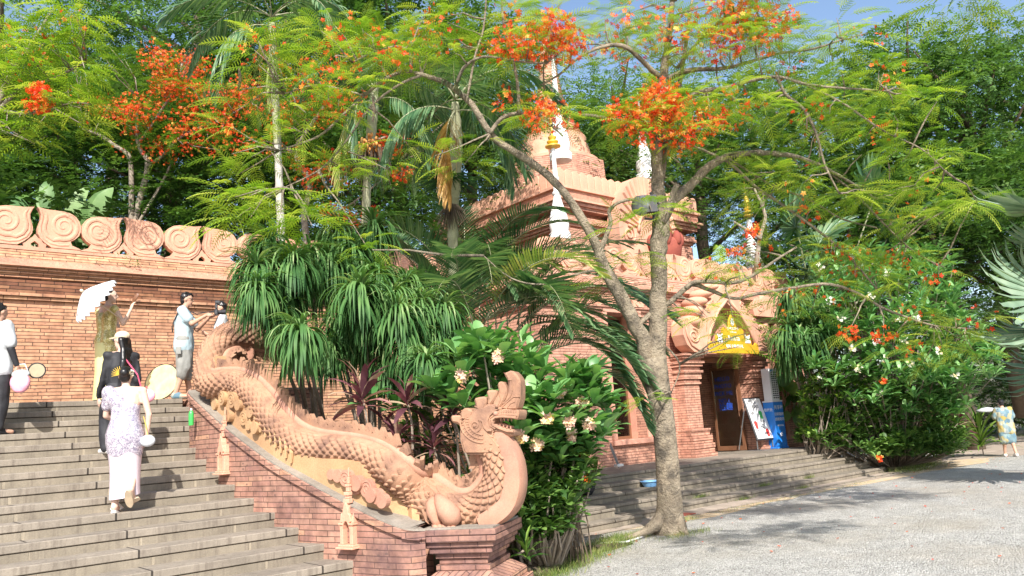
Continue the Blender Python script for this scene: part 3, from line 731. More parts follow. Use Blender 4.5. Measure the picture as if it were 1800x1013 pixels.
for px,py,rp in [(375,676,25),(398,673,24),(425,675,25),(448,689,29),(470,713,32),(494,745,33),(522,772,32),(555,786,30),(598,790,28),(630,794,28),(665,806,30),(698,828,33)]:
    q=ray_poly(px,py,.27); 
    if q is None: q=(P(px,py,10.6),Vector((-.7,-.7,0)),0)
    if px<400: q=(P(px,py,10.55 if px<380 else 10.35),q[1],0)
    path.append((q[0],q[1],rp*(q[0]-Vector(CAM)).length/FPX*.90))
for px,py,rp in [(733,858,37),(768,884,38),(804,897,33),(840,893,33),(869,871,36),(882,843,35),(881,815,34),(873,792,33),(861,772,30),(853,757,24),(850,745,14)]:
    q=pier_pt(px,py); path.append((q,PN,rp*(q-Vector(CAM)).length/FPX*.92))
def catmull(seq,n):
    out=[]
    m=len(seq)
    for i in range(m-1):
        for k in range(n):
            t=k/n; g=lambda j:seq[min(max(i+j,0),m-1)]
            a,b,c,d=g(-1),g(0),g(1),g(2)
            f=lambda a,b,c,d:(a*(-.5)+b*1.5+c*(-1.5)+d*.5)*t**3+(a*1.0+b*(-2.5)+c*2.0+d*(-.5))*t*t+(a*(-.5)+c*.5)*t+b
            out.append((f(a[0],b[0],c[0],d[0]),f(a[1],b[1],c[1],d[1]).normalized(),f(a[2],b[2],c[2],d[2])))
    out.append(seq[-1]); return out
sm=catmull(path,10)
# resample evenly
acc=[0]
for i in range(1,len(sm)): acc.append(acc[-1]+(sm[i][0]-sm[i-1][0]).length)
def at_len(s_):
    i=np.searchsorted(acc,s_)-1; i=int(min(max(i,0),len(sm)-2)); t=(s_-acc[i])/(acc[i+1]-acc[i]+1e-9)
    return tuple(sm[i][q]*(1-t)+sm[i+1][q]*t for q in range(3))
def frame(s_):
    p,n,r=at_len(s_); p2,_,_=at_len(min(s_+.03,acc[-1])); p1,_,_=at_len(max(s_-.03,0)); t=(p2-p1).normalized()
    n=(n-t*n.dot(t)).normalized(); up=n.cross(t)    # n = outwards, up = dorsal side
    if False: pass
    return p,t,n,up,r
L=acc[-1]; TOT=int(L/.04)
_,t_,n_,u_,_=frame(L*.6); DSGN=1 if u_.z>0 else -1
dr=empty('dragon_sculpture',A,'terracotta dragon with scaly looping body and flame crested head on the balustrade','sculpture')
dr.location=(0,0,0)
rings=[]
for i in range(TOT+1):
    p,t,n,up,r=frame(L*i/TOT); up=up*DSGN
    rings.append([p+(n*math.cos(2*math.pi*j/20)*1.0+up*math.sin(2*math.pi*j/20)*1.06)*r*.96 for j in range(20)])
b=MB(); b.ring_loft(rings); b.build('body',M['naga'],dr,smooth=True)
# scales
def tmpl(vs,fs,mi=None): return (np.array(vs,float),np.array(fs,dtype=np.int32),np.array(mi if mi else [0]*len(fs),dtype=np.int32))
# x along (free end at +x), y across, z outwards
sv=[(-.5,-.42,-.10),(-.5,.42,-.10),(-.1,-.52,.03),(-.1,0,.08),(-.1,.52,.02),(.32,-.34,.22),(.36,0,.30),(.32,.34,.22),(.58,0,.40),(.30,-.36,-.2),(.60,0,-.2),(.30,.36,-.2),(-.1,-.52,-.2),(-.1,.52,-.2)]
sf=[(0,2,3,3),(0,3,1,1),(1,3,4,4),(2,5,6,3),(3,6,7,4),(5,8,8,6),(6,8,7,7),(5,9,10,8),(8,10,11,7),(2,12,9,5),(4,7,11,13)]
def tri2(fs):
    out=[]
    for f in fs:
        out.append((f[0],f[1],f[2])); 
        if f[3]!=f[2]: out.append((f[0],f[2],f[3]))
    return out
scl=Cloud([tmpl(sv,tri2(sf))])
s_=.25; row=0
while s_<L-.12:
    p,t,n,up,r=frame(s_); up=up*DSGN
    nn=max(9,int(round(2*math.pi*r/.082))); 
    for j in range(nn):
        a=2*math.pi*(j+.5*(row%2))/nn
        if math.cos(a)<-.35: continue
        if math.sin(a)>.80: continue
        o=(n*math.cos(a)+up*math.sin(a)*1.04); pos=p+o*r*.97
        x=np.array(-t); z=np.array(o.normalized()); y=np.cross(z,x); B_=np.stack([x,y/np.linalg.norm(y),z],1)
        scl.add(0,B_,.070,pos)
    s_+=.058; row+=1
scl.build('scales',M['naga'],dr)
# dorsal band and spines
b=MB(); pts=[];rad=[]
for i in range(int(L/.06)+1):
    p,t,n,up,r=frame(min(i*.06,L-.1)); up=up*DSGN; pts.append(p+up*r*1.0); rad.append(r*.30)
b.tube(pts,rad,8); b.build('dorsal_band',M['naga_pale'],dr,smooth=True)
b=MB(); s_=.2; k=0
while s_<L-.15:
    p,t,n,up,r=frame(s_); up=up*DSGN; h=.105 if k%2 else .135; base=p+up*(r*1.20); th=n*.03
    fl=[(-.05,0),(.05,0),(.055,.3),(.02,.62),(-.03,1.0),(-.045,.62),(-.015,.42),(-.055,.25)]
    b.prism([base-t*(-x_*1.1)-th+up*(z_*h) for x_,z_ in fl],th*2); s_+=.095; k+=1
b.build('spine_crest',M['naga'],dr)
# belly plates on the neck
b=MB(); bel=[]
for px,py,rp in [(848,917,15),(872,904,17),(894,885,17),(903,860,17),(905,832,16),(901,806,15),(892,786,14),(882,770,12),(874,757,8)]:
    q=pier_pt(px,py,.36); bel.append((q,PN,rp*(q-Vector(CAM)).length/FPX))
bs=catmull(bel,8); rings=[]
for i,(p,n,r) in enumerate(bs):
    t=(bs[min(i+1,len(bs)-1)][0]-bs[max(i-1,0)][0]).normalized(); up=n.cross(t)*DSGN; rr=r*(1.0)
    rings.append([p+n*a*rr*1.55+up*c_*rr for a,c_ in [(.85,.75),(.95,0),(.9,-.9),(.6,-1.12),(-.6,-1.12),(-.9,-.9),(-.85,.75)]])
b.ring_loft(rings); b.build('belly',M['naga_pale'],dr,smooth=R(40))
# head
HC=lambda x,y:(760+x*.15789,640+y*.15789)
HP=A+V*.42
def hp(x,y,d=0.0): px,py=HC(x,y); return onplane(px,py,HP+PN*d,V)
def slab(mb,pts,hw,dz=0): mb.prism([hp(x,y,hw+dz) for x,y in pts],-PN*2*hw)
hd=MB()
slab(hd,[(300,720),(320,610),(400,565),(470,500),(560,470),(640,430),(710,470),(800,495),(720,540),(660,590),(640,640),(660,700),(700,740),(640,775),(700,850),(790,960),(760,1010),(350,1013),(305,850)],.185)
hd.build('head',M['naga'],dr,bevel=.035,seg=3,smooth=R(40))
def piece(name,pts,hw,bev=.012,mat='naga',d=0):
    b=MB(); slab(b,pts,hw,d); return b.build(name,M[mat],dr,bevel=bev,smooth=R(30))
piece('upper_jaw',[(585,640),(600,575),(650,530),(720,510),(800,500),(860,505),(905,520),(945,500),(966,532),(952,600),(935,628),(905,612),(800,600),(715,600),(680,630),(690,660),(640,700),(590,690)],.165,.03)
piece('lower_jaw',[(590,700),(640,690),(690,655),(740,690),(830,722),(905,732),(912,780),(885,817),(820,803),(750,778),(690,765),(610,750)],.150,.028)
piece('tongue',[(690,650),(760,655),(840,680),(890,700),(880,715),(800,700),(700,672)],.05,.008,'naga_pale')
piece('flame_crest',[(700,510),(760,470),(800,400),(835,300),(845,200),(790,105),(885,65),(940,120),(980,180),(977,380),(945,505),(900,515)],.11,.022)
piece('flame_crest',[(700,505),(660,430),(700,360),(740,320),(718,215),(772,185),(826,255),(830,330),(800,400),(760,480)],.13,.018)
piece('flame_crest',[(600,440),(622,390),(595,300),(655,288),(712,292),(722,335),(690,400),(660,440),(630,470)],.15,.018)
piece('flame_crest',[(440,600),(470,520),(482,480),(455,385),(520,368),(588,360),(602,425),(572,520),(540,600)],.165,.02)
piece('flame_crest',[(320,640),(306,560),(310,525),(370,480),(452,522),(440,600)],.17,.02)
piece('flame_crest',[(330,740),(300,690),(270,662),(210,655),(196,575),(312,570),(345,640)],.165,.02)
b=MB()
F_=.187
def htube(pts,r,d=F_): b.tube([hp(x,y,d) for x,y in pts],r,6)
sp=[]
for k in range(34):
    a=R(-60+k*19); rr=78*(1-k/36)+4; sp.append((478+rr*math.cos(a)*.85,690+rr*math.sin(a)))
htube(sp,.009)
for rr in (150,200,248):
    htube([(560+rr*math.cos(R(a)),650+rr*math.sin(R(a))*.92) for a in range(88,196,9)],.010)
for a in range(95,200,11):
    for r0,r1 in ((155,200),(210,256)): htube([(560+r0*math.cos(R(a)),650+r0*.92*math.sin(R(a))),(560+r1*math.cos(R(a)),650+r1*.92*math.sin(R(a)))],.006)
htube([(520,620),(560,640),(575,700),(610,740),(660,740)],.014)
for (x,y,r) in ((715,470,22),(470,690,12)): 
    q=hp(x,y,.19); b.ell(q,(.02,.02,.02),8,6)
d2=.166
htube([(935,600),(880,590),(780,585),(700,590),(662,625),(672,680),(740,712),(830,745),(905,752)],.016,d2)
htube([(945,575),(880,565),(780,560),(690,565),(635,610),(645,690),(700,722)],.009,d2)
for k in range(11):
    t=k/10; x=660+270*t; htube([(x,548-12*t),(x+8-12*t,515-5*t)],.006,d2)
for k in range(8):
    a=R(110+k*20); htube([(640+38*math.cos(a),645+50*math.sin(a)),(640+60*math.cos(a),645+85*math.sin(a))],.006,d2)
d3=.112
htube([(845,175),(890,180),(895,280),(870,360),(790,440)],.007,d3); htube([(770,480),(850,410),(900,365),(975,362)],.008,d3); htube([(820,505),(870,440),(920,420)],.006,d3)
htube([(700,500),(740,440),(760,380),(745,330)],.007,.132)
htube([(470,470),(515,490),(510,560),(520,620)],.007,.167)
b.build('carved_lines',M['naga'],dr)
for x in (760,800,840,880):
    b=MB(); b.tube([hp(x,606,.13),hp(x+4,640,.13)],[.012,.003],6); b.build('tooth',M['naga_pale'],dr)
    b=MB(); b.tube([hp(x-10,700+ (x-760)*.2,.13),hp(x-6,668+(x-760)*.2,.13)],[.011,.003],6); b.build('tooth',M['naga_pale'],dr)
b=MB(); q=hp(705,552,.168); b.ell(q,(.028,.028,.028),10,8); b.build('eye',M['naga_pale'],dr,smooth=True)
# fore leg
def GP(x,y,d): px,py=700+x*.15789,853+y*.15789; return pier_pt(px,py,.42-d)
b=MB()
b.tube([GP(395,140,.17),GP(375,210,.22),GP(385,300,.235),GP(420,390,.23),(GP(450,450,.22))],[.03,.062,.072,.055,.05],12)
b.tube([GP(430,110,.17),GP(470,180,.225),GP(530,270,.25),GP(595,350,.25),GP(660,420,.22)],[.03,.07,.105,.11,.06],14)
b.build('fore_leg',M['naga_pale'],dr,smooth=True)
b=MB()
for k in range(5): b.tube([GP(400+k*50,455,.22),GP(415+k*50,470,.27),GP(425+k*50,482,.30)],[.035,.03,.012],8)
b.build('claw',M['naga_pale'],dr,smooth=True)
b=MB()
b.prism([GP(x,y,.16) for x,y in [(330,0),(430,90),(350,200),(330,300),(360,430),(320,400),(280,280),(280,160)]],PN*.04)
for k in range(9): b.tube([GP(300+k*4,60+k*42,.17),GP(345,90+k*38,.21)],.012,5)
b.build('leg_frill',M['naga'],dr)
# relief panel between coping and body
lo=[];hi=[];nm=[]
for i in range(TOT+1):
    s_=L*i/TOT; p,n,r=at_len(s_); px,py=proj2(p)
    if acc[-1]*.0<s_ and px<736 and py>600 and i/TOT>.20:
        q=ray_poly(px,py,.12+.26*max(0,min(1,(px-640)/80)))
        if q is None or px<372: continue
        # project straight down: use the coping height at this plan position
        lo.append(Vector((q[0].x,q[0].y,q[2]-.03))); hi.append(Vector((q[0].x,q[0].y,max(q[2]+.01,q[0].z-.62*r)))); nm.append(q[1])
rings=[]
for a_,c_,n in zip(lo,hi,nm):
    rings.append([a_+n*.02,c_+n*.02,c_-n*.12,a_-n*.12])
b=MB(); b.ring_loft(rings); b.build('relief_panel',M['ochre'],bal)
def disk_rel(mb,px,py,rp,th,spir=True):
    q=ray_poly(px,py,.10); 
    if q is None: return
    c,n,_=q; r=rp*(c-Vector(CAM)).length/FPX; t=n.cross(Vector((0,0,1))).normalized()
    o=[c+(t*math.cos(a)+Vector((0,0,1))*math.sin(a))*r for a in np.linspace(0,2*math.pi,20,endpoint=False)]
    mb.prism(o,n*th)
    if spir:
        pts=[c+n*th+(t*math.cos(R(k*24))+Vector((0,0,1))*math.sin(R(k*24)))*r*.8*(1-k/32) for k in range(30)]
        mb.tube(pts,r*.09,5)
b=MB()
for k,(px,py,rp) in enumerate([(586,834,9),(599,836,11),(615,840,14),(634,849,13),(650,858,16),(668,872,13),(678,880,12),(660,870,12),(630,858,11)]): disk_rel(b,px,py,rp,.045+.012*(k%4),k in (2,4))
b.build('cloud_relief',M['naga_pale'],bal,bevel=.008)
b=MB()
for k,(px,py,rp) in enumerate([(380,709,11),(395,700,12),(414,703,13),(408,731,10),(432,735,12),(444,724,10),(424,712,9),(455,752,10),(440,748,8)]): disk_rel(b,px,py,rp,.035+.012*(k%4),k in (1,2,4))
for k in range(9):
    x=440+k*9; y=716+k*9
    pts=[ray_poly(x+dx,y+dy,.10) for dx,dy in ((0,-8),(3,8),(2,26))]
    if all(pts): b.tube([q[0]+q[1]*.02 for q in pts],[.012,.026,.016],6)
b.build('cloud_relief',M['ochre'],bal,bevel=.006)
b=MB(); c=P(412,630,11.4); nn=Vector((-.7,-.71,0)); t=nn.cross(Vector((0,0,1)))
for dx,dz,r in [(0,0,.22),(-.1,.12,.14),(.16,.05,.15),(-.12,-.14,.14),(.05,-.12,.15)]:
    cc=c+t*-dx+Vector((0,0,dz)); b.prism([cc+(t*math.cos(a)+Vector((0,0,1))*math.sin(a))*r for a in np.linspace(0,2*math.pi,18,endpoint=False)],nn*(.04+.02*r))
b.build('cloud_relief',M['naga_pale'],bal,bevel=.008)

# ---- white finials
def finial(name,px,py,Y,prof,mats,label,lean=0):
    o=aty(px,py,Y); e=empty(name,o,label,'finial',group='white finials around the spire')
    for k,(nm_,pf,mt) in enumerate(prof):
        b=MB(); b.lathe(pf,n=18); b.build(nm_,M[mt],e,smooth=R(50))
    return e
bot=[(.10,-.25),(.26,-.22),(.27,-.05),(.22,0),(.245,.1),(.25,.22),(.22,.40),(.15,.66),(.10,.86),(.085,.95),(.12,.98),(.12,1.02),(.08,1.05),(.075,1.35),(.10,1.40),(.06,1.45),(.05,2.1),(.065,2.14),(.04,2.2)]
ring=[(.04,2.2),(.2,2.24),(.2,2.27),(.06,2.3),(.15,2.36),(.15,2.39),(.05,2.42),(.11,2.48),(.11,2.51),(.03,2.55),(.012,3.1)]
finial('finial',984,408,13.5,[('shaft',bot,'white'),('gold_rings',ring,'gold')],None,'white bottle finial on the parapet, crossed by the leaning limb')
b3=[(r*1.0,z) for r,z in bot]
finial('finial',985,268,15.6,[('shaft',[(r*1.25,z*1.25) for r,z in bot[:14]]+[(.05,2.9),(.012,3.3)],'white')],None,'tall white finial on the tower corner in front of the spire')
finial('finial',1135,305,16.2,[('shaft',[(r*1.25,z*1.25) for r,z in bot[:14]]+[(.05,2.4),(.012,3.0)],'white')],None,'white finial right of the spire, behind the trunk')
rs=[(.34,-.3),(.30,-.1),(.25,.0)]
for k in range(14): z=.05+k*.10; r_=.24-.012*k; rs+=[(r_,z),(r_*.86,z+.03),(r_*.86,z+.07),(r_,z+.08)]
gr=[(.05,1.5)]
for k in range(6): z=1.55+k*.12; gr+=[(.17-.018*k,z),(.17-.018*k,z+.05),(.07,z+.08)]
gr+=[(.03,2.3),(.012,2.9)]
finial('finial',1325,458,14.2,[('shaft',rs,'white'),('gold_rings',gr,'gold')],None,'slender ringed white finial with gold tiers at the roof end')
# ================================================================== VEGETATION
M['bark']=rough_mat('grey_bark',(.27,.215,.155),(.44,.365,.27),7,stain=(.10,.085,.07),stain_amt=.9,bstr=1.0,fine=26,st_scale=5,bdist=.06)
M['bark_thin']=rough_mat('branch_bark',(.24,.19,.15),(.36,.30,.24),6,bstr=.3)
M['bark_dark']=rough_mat('dark_bark',(.10,.075,.055),(.17,.13,.09),6,bstr=.5)
M['palm_trunk']=rough_mat('ringed_palm_trunk',(.33,.33,.2),(.46,.45,.3),4,stain=(.2,.2,.12),stain_amt=.6)
M['palm_white']=rough_mat('pale_palm_trunk',(.45,.42,.37),(.62,.58,.52),6,stain=(.2,.18,.15),stain_amt=.8,st_scale=6)
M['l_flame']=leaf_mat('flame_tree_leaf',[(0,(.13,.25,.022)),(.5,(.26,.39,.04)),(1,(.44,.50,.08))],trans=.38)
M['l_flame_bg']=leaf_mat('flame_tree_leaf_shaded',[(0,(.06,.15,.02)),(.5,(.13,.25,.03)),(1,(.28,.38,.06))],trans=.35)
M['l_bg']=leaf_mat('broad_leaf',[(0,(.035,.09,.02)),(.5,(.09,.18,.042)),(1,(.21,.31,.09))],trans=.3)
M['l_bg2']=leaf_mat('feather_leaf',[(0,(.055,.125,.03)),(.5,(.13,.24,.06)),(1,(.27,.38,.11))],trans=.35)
M['l_drac']=leaf_mat('strap_leaf',[(0,(.03,.095,.028)),(.5,(.075,.175,.05)),(.85,(.16,.28,.09)),(1,(.34,.42,.2))],trans=.25,rough=.55,spec=.25)
M['l_palm']=leaf_mat('palm_leaflet',[(0,(.045,.12,.055)),(.5,(.10,.20,.095)),(1,(.22,.32,.16))],trans=.3,rough=.4,spec=.5)
M['l_palm_y']=leaf_mat('yellowing_palm_leaflet',[(0,(.16,.24,.06)),(.5,(.34,.38,.12)),(1,(.55,.48,.2))],trans=.35)
M['l_palm_o']=leaf_mat('withered_palm_leaflet',[(0,(.30,.16,.05)),(.5,(.5,.28,.08)),(1,(.62,.42,.16))],trans=.3)
M['l_fran']=leaf_mat('frangipani_leaf',[(0,(.06,.18,.05)),(.5,(.13,.29,.09)),(1,(.25,.43,.16))],trans=.25,rough=.38)
M['l_bush']=leaf_mat('bush_leaf',[(0,(.03,.09,.018)),(.5,(.09,.19,.03)),(1,(.24,.36,.07))],trans=.25)
M['l_under']=leaf_mat('dark_undergrowth_leaf',[(0,(.035,.09,.02)),(.5,(.08,.17,.035)),(1,(.18,.29,.07))],trans=.2)
M['l_cord']=leaf_mat('purple_cordyline_leaf',[(0,(.08,.03,.04)),(.45,(.17,.065,.08)),(.7,(.36,.15,.16)),(.85,(.42,.3,.2)),(1,(.45,.36,.24))],trans=.2,tcol=(1.5,.9,.9))
M['l_fan']=leaf_mat('silver_fan_leaf',[(0,(.11,.18,.11)),(.5,(.19,.28,.19)),(1,(.30,.38,.27))],trans=.2)
M['l_banana']=leaf_mat('banana_leaf',[(0,(.10,.2,.07)),(.5,(.18,.3,.11)),(1,(.28,.4,.17))],trans=.35)
M['petal_red']=leaf_mat('flame_petal',[(0,(.70,.035,.012)),(.5,(.80,.10,.015)),(.9,(.85,.24,.03)),(1,(.85,.5,.1))],trans=.35,tcol=(1.2,1.2,1))
M['petal_white']=leaf_mat('white_petal',[(0,(.8,.76,.62)),(.7,(.84,.82,.74)),(1,(.85,.62,.3))],trans=.25,tcol=(1,1,1))
M['petal_pink']=leaf_mat('pink_yellow_petal',[(0,(.80,.45,.36)),(.5,(.82,.6,.48)),(1,(.85,.58,.16))],trans=.25,tcol=(1,1,1))
M['grass']=leaf_mat('grass_blade',[(0,(.08,.14,.025)),(.5,(.16,.23,.05)),(1,(.36,.34,.13))],trans=.2)
M['fruit']=plain('orange_fruit',(.6,.26,.06),.5)

def strip(path,widths,fold=.12):   # path: list (x,z); widths; returns template along x, folded slightly
    vs=[];fs=[]
    for (x,z),w_ in zip(path,widths): vs+=[(x,-w_/2,z+fold*w_),(x,0,z),(x,w_/2,z+fold*w_)]
    for i in range(len(path)-1):
        a=i*3; fs+=[(a,a+1,a+4,a+3),(a+1,a+2,a+5,a+4)]
    return vs,fs
def join(parts):
    V_=[];F_=[];MI_=[]
    for vs,fs,mi in parts:
        b=len(V_); V_+=vs; F_+=[tuple(b+i for i in f) for f in fs]; MI_+=[mi]*len(fs)
    return tmpl(V_,F_,MI_)
def bipinnate(np_=11,droop=.35,mi=0,leaf=.021,lenp=.27):
    parts=[]; 
    rx=[(t,-droop*t*t) for t in (0,.25,.5,.75,1)]
    vs=[];fs=[]
    for k,(x,z) in enumerate(rx): vs+=[(x,-.006,z),(x,.006,z)]
    for k in range(4): fs.append((2*k,2*k+1,2*k+3,2*k+2))
    parts.append((vs,fs,mi))
    for k in range(np_):
        t=.14+.84*k/(np_-1); z=-droop*t*t; l=lenp*(math.sin(math.pi*(.18+.70*t)))
        for sg in (-1,1):
            a=R(58-18*t); c,s=math.cos(a),math.sin(a)*sg; dz=-.22*l
            wx,wy=-s*leaf*sg,c*leaf
            p0=(t,0,z); p1=(t+c*l*.5,s*l*.5,z+.01); p2=(t+c*l,s*l,z+dz)
            vs=[(p0[0]-leaf*.4,p0[1],z),(p0[0]+leaf*.4,p0[1],z),(p1[0]+leaf*.75,p1[1],p1[2]),(p1[0]-leaf*.75,p1[1],p1[2]),(p2[0]+leaf*.3,p2[1],p2[2]),(p2[0]-leaf*.3,p2[1],p2[2])]
            parts.append((vs,[(0,1,2,3),(3,2,4,5)],mi))
    return join(parts)
def sprig(n=7,ll=.42,lw=.2,mi=0,seed=1):
    rr=random.Random(seed); parts=[]
    for k in range(n):
        t=.15+.85*k/(n-1); sg=-1 if k%2 else 1; a=R(rr.uniform(35,75))*sg if k<n-1 else 0
        c,s=math.cos(a),math.sin(a); z=-.15*t*t; dz=rr.uniform(-.16,.06)
        l=ll*rr.uniform(.8,1.15); w_=lw
        px_,py_=-s,c
        vs=[(t,0,z),(t+c*l*.5+px_*w_/2,s*l*.5+py_*w_/2,z+dz*.3+.02),(t+c*l,s*l,z+dz),(t+c*l*.5-px_*w_/2,s*l*.5-py_*w_/2,z+dz*.3-.02)]
        parts.append((vs,[(0,1,2,3)],mi))
    return join(parts)
def petals(n,r,w_,mi,cup=.35):
    parts=[]
    for k in range(n):
        a=2*math.pi*k/n; c,s=math.cos(a),math.sin(a)
        vs=[(0,0,0),(c*r*.6-s*w_/2,s*r*.6+c*w_/2,cup*r*.6),(c*r,s*r,cup*r),(c*r*.6+s*w_/2,s*r*.6-c*w_/2,cup*r*.6)]
        parts.append((vs,[(0,1,2,3)],mi))
    return join(parts)
def oval(mi=0,w_=.34):
    vs,fs=strip([(0,0),(.2,.03),(.48,.05),(.74,.02),(.92,-.04),(1,-.07)],[.06*w_,.42*w_,.85*w_,1.0*w_,.66*w_,.12*w_]); return join([(vs,fs,mi)])
def fountain(e,curv,mi=0,w_=.046,seg=6):
    p=[(0.0,0.0)]; a=R(e); 
    for k in range(seg): a2=a-R(curv)*((k+.5)/seg)**.8; p.append((p[-1][0]+math.cos(a2)/seg,p[-1][1]+math.sin(a2)/seg))
    ws=[.5*w_,1.0*w_,1.05*w_,1.0*w_,.85*w_,.55*w_,.04*w_]; vs,fs=strip(p,ws[:seg+1]); return join([(vs,fs,mi)])
BIP=bipinnate(); BIP2=bipinnate(8,.5,0,.036,.32); PET=petals(5,.5,.30,1,.35); PET0=petals(5,.5,.42,0,.4)
SPR=[sprig(7,.42,.2,0,1),sprig(8,.38,.17,0,2)]; OV=oval(); LFS=join([(*strip([(0,0),(.4,.0),(.75,-.03),(1,-.10)],[.6,1,.8,.06],.004),0)]); LF=join([(*strip([(0,0),(.35,-.01),(.7,-.07),(1,-.2)],[.6,1,.75,.06],.006),0)])
def rdir(elev=(-20,35),az=None):
    a=rnd.uniform(0,2*math.pi) if az is None else az; e=R(rnd.uniform(*elev)); return np.array([math.cos(a)*math.cos(e),math.sin(a)*math.cos(e),math.sin(e)])
def rsph():
    while True:
        v=np.array([rnd.uniform(-1,1) for _ in range(3)]); l=np.linalg.norm(v)
        if .05<l<1: return v

# view helpers
def rt(a,b=0,c=0): v=_r2*a+Vector((0,0,1))*b+Vector((_f.x,_f.y,0)).normalized()*c; return (v.x,v.y,v.z)
def relpar(o,e): o.parent=e; o.matrix_parent_inverse=Matrix.Translation(-e.location); return o
# ================================================================== PEOPLE
def capsule(mb,p0,p1,r0,r1,n=12,mi=0):
    p0=Vector(p0);p1=Vector(p1); d=p1-p0; l=d.length
    if l<1e-5: mb.ell(p0,(r0,r0,r0),n,8); return
    t=d/l; a=Vector((0,0,1)) if abs(t.z)<.9 else Vector((1,0,0)); x=(a-t*a.dot(t)).normalized(); y=t.cross(x)
    rings=[]
    for k in range(4): th=math.pi/2*(1-k/4); c,s=math.cos(th),math.sin(th); rings.append((p0-t*r0*s,max(r0*c,.0004)))
    rings.append((p0,r0)); rings.append((p1,r1))
    for k in range(1,5): th=math.pi/2*k/4; rings.append((p1+t*r1*math.sin(th),max(r1*math.cos(th),.0004)))
    mb.ring_loft([[c+(x*math.cos(2*math.pi*j/n)+y*math.sin(2*math.pi*j/n))*r for j in range(n)] for c,r in rings],mi=mi)
def remesh(mb,name,mats,parent,voxel=.012,smooth_it=4,mark=None,wrinkle=0,label=None):
    me=bpy.data.meshes.new('t'); me.from_pydata(mb.v,[],mb.f); bm=bmesh.new(); bm.from_mesh(me); bmesh.ops.recalc_face_normals(bm,faces=bm.faces); bm.to_mesh(me); bm.free()
    t=bpy.data.objects.new('t',me); sc.collection.objects.link(t)
    m=t.modifiers.new('r','REMESH'); m.mode='VOXEL'; m.voxel_size=voxel; m.adaptivity=0
    s=t.modifiers.new('s','SMOOTH'); s.iterations=smooth_it; s.factor=.5
    dg=bpy.context.evaluated_depsgraph_get(); ev=t.evaluated_get(dg); nm=bpy.data.meshes.new_from_object(ev)
    bpy.data.objects.remove(t); bpy.data.meshes.remove(me)
    if wrinkle:
        for v in nm.vertices:
            c=v.co; f=noise.noise((c.x*9,c.y*9,c.z*4.5))+.5*noise.noise((c.x*22,c.y*22,c.z*9)); v.co=c+v.normal*f*wrinkle
    nm.materials.clear()
    for mt in mats: nm.materials.append(mt)
    if mark:
        for p in nm.polygons:
            for c,r,i in mark:
                if (p.center-c).length<r: p.material_index=i
    nm.shade_smooth(); o=bpy.data.objects.new(name,nm); link(o,parent)
    if label: o['label']=label
    return o
M['skin']=plain('skin',(.52,.30,.21),.55,ns=20,noise_amt=.06); M['skin_pale']=plain('skin_pale',(.66,.44,.34),.55,ns=20,noise_amt=.05); M['skin_dark']=plain('skin_tan',(.42,.225,.15),.55,ns=20,noise_amt=.06)
M['eye']=plain('eye_dark',(.02,.015,.012),.3,noise_amt=0); M['lip']=plain('lip',(.5,.16,.14),.5,noise_amt=0); M['hair']=plain('black_hair',(.012,.010,.010),.35,ns=30,noise_amt=.4)
M['c_white']=plain('white_cotton',(.5,.52,.54),.8,ns=6,noise_amt=.05); M['c_black']=plain('black_cloth',(.02,.02,.024),.7); M['c_grey']=plain('grey_cotton',(.27,.27,.255),.85); M['c_blue']=plain('pale_blue_shirt',(.40,.52,.58),.8,ns=3,noise_amt=.08)
M['c_beige']=plain('beige_cap',(.68,.54,.38),.8); M['pink']=plain('pink_bag',(.72,.33,.42),.6,ns=2,noise_amt=.2); M['pinkstrap']=plain('pink_strap',(.75,.12,.22),.5); M['c_yellow']=plain('pale_yellow_silk',(.72,.66,.30),.4,ns=3,noise_amt=.15)
def sequin(name,c1,c2,c3):
    m,nt,b,o=newmat(name); ob=N(nt,'ShaderNodeTexCoord').outputs['Object']; v=N(nt,'ShaderNodeTexVoronoi',{'Vector':ob,'Scale':85}); s=N(nt,'ShaderNodeSeparateColor',{'Color':v.outputs['Color']}).outputs[0]
    nz=noise_t(nt,ob,14,3); f=N(nt,'ShaderNodeMath',{0:s,1:nz},operation='MULTIPLY').outputs[0]
    nt.links.new(ramp(nt,f,[(.05,c1),(.3,c2),(.62,c3)]),b.inputs['Base Color']); b.inputs['Roughness'].default_value=.3; b.inputs['Metallic'].default_value=.35
    bump(nt,b,s,.7,.01); return m
M['seq_lav']=sequin('lavender_sequins',(.30,.27,.36),(.58,.52,.60),(.88,.84,.90)); M['seq_gold']=sequin('gold_sequins',(.42,.34,.10),(.68,.58,.24),(.88,.82,.55))
M['satin']=plain('lavender_satin',(.68,.58,.63),.28,.15,ns=7,noise_amt=.10)
def floral(name):
    m,nt,b,o=newmat(name); ob=N(nt,'ShaderNodeTexCoord').outputs['Object']; v=N(nt,'ShaderNodeTexVoronoi',{'Vector':ob,'Scale':9}); s=N(nt,'ShaderNodeSeparateColor',{'Color':v.outputs['Color']}).outputs[0]
    nt.links.new(ramp(nt,s,[(.0,(.10,.18,.24)),(.3,(.18,.28,.31)),(.5,(.36,.35,.25)),(.68,(.38,.28,.06)),(.85,(.14,.22,.27)),(1,(.38,.36,.29))]),b.inputs['Base Color']); nt.nodes[-1].color_ramp.interpolation='CONSTANT' if False else 'LINEAR'; b.inputs['Roughness'].default_value=.8; return m
M['floral']=floral('blue_yellow_floral')
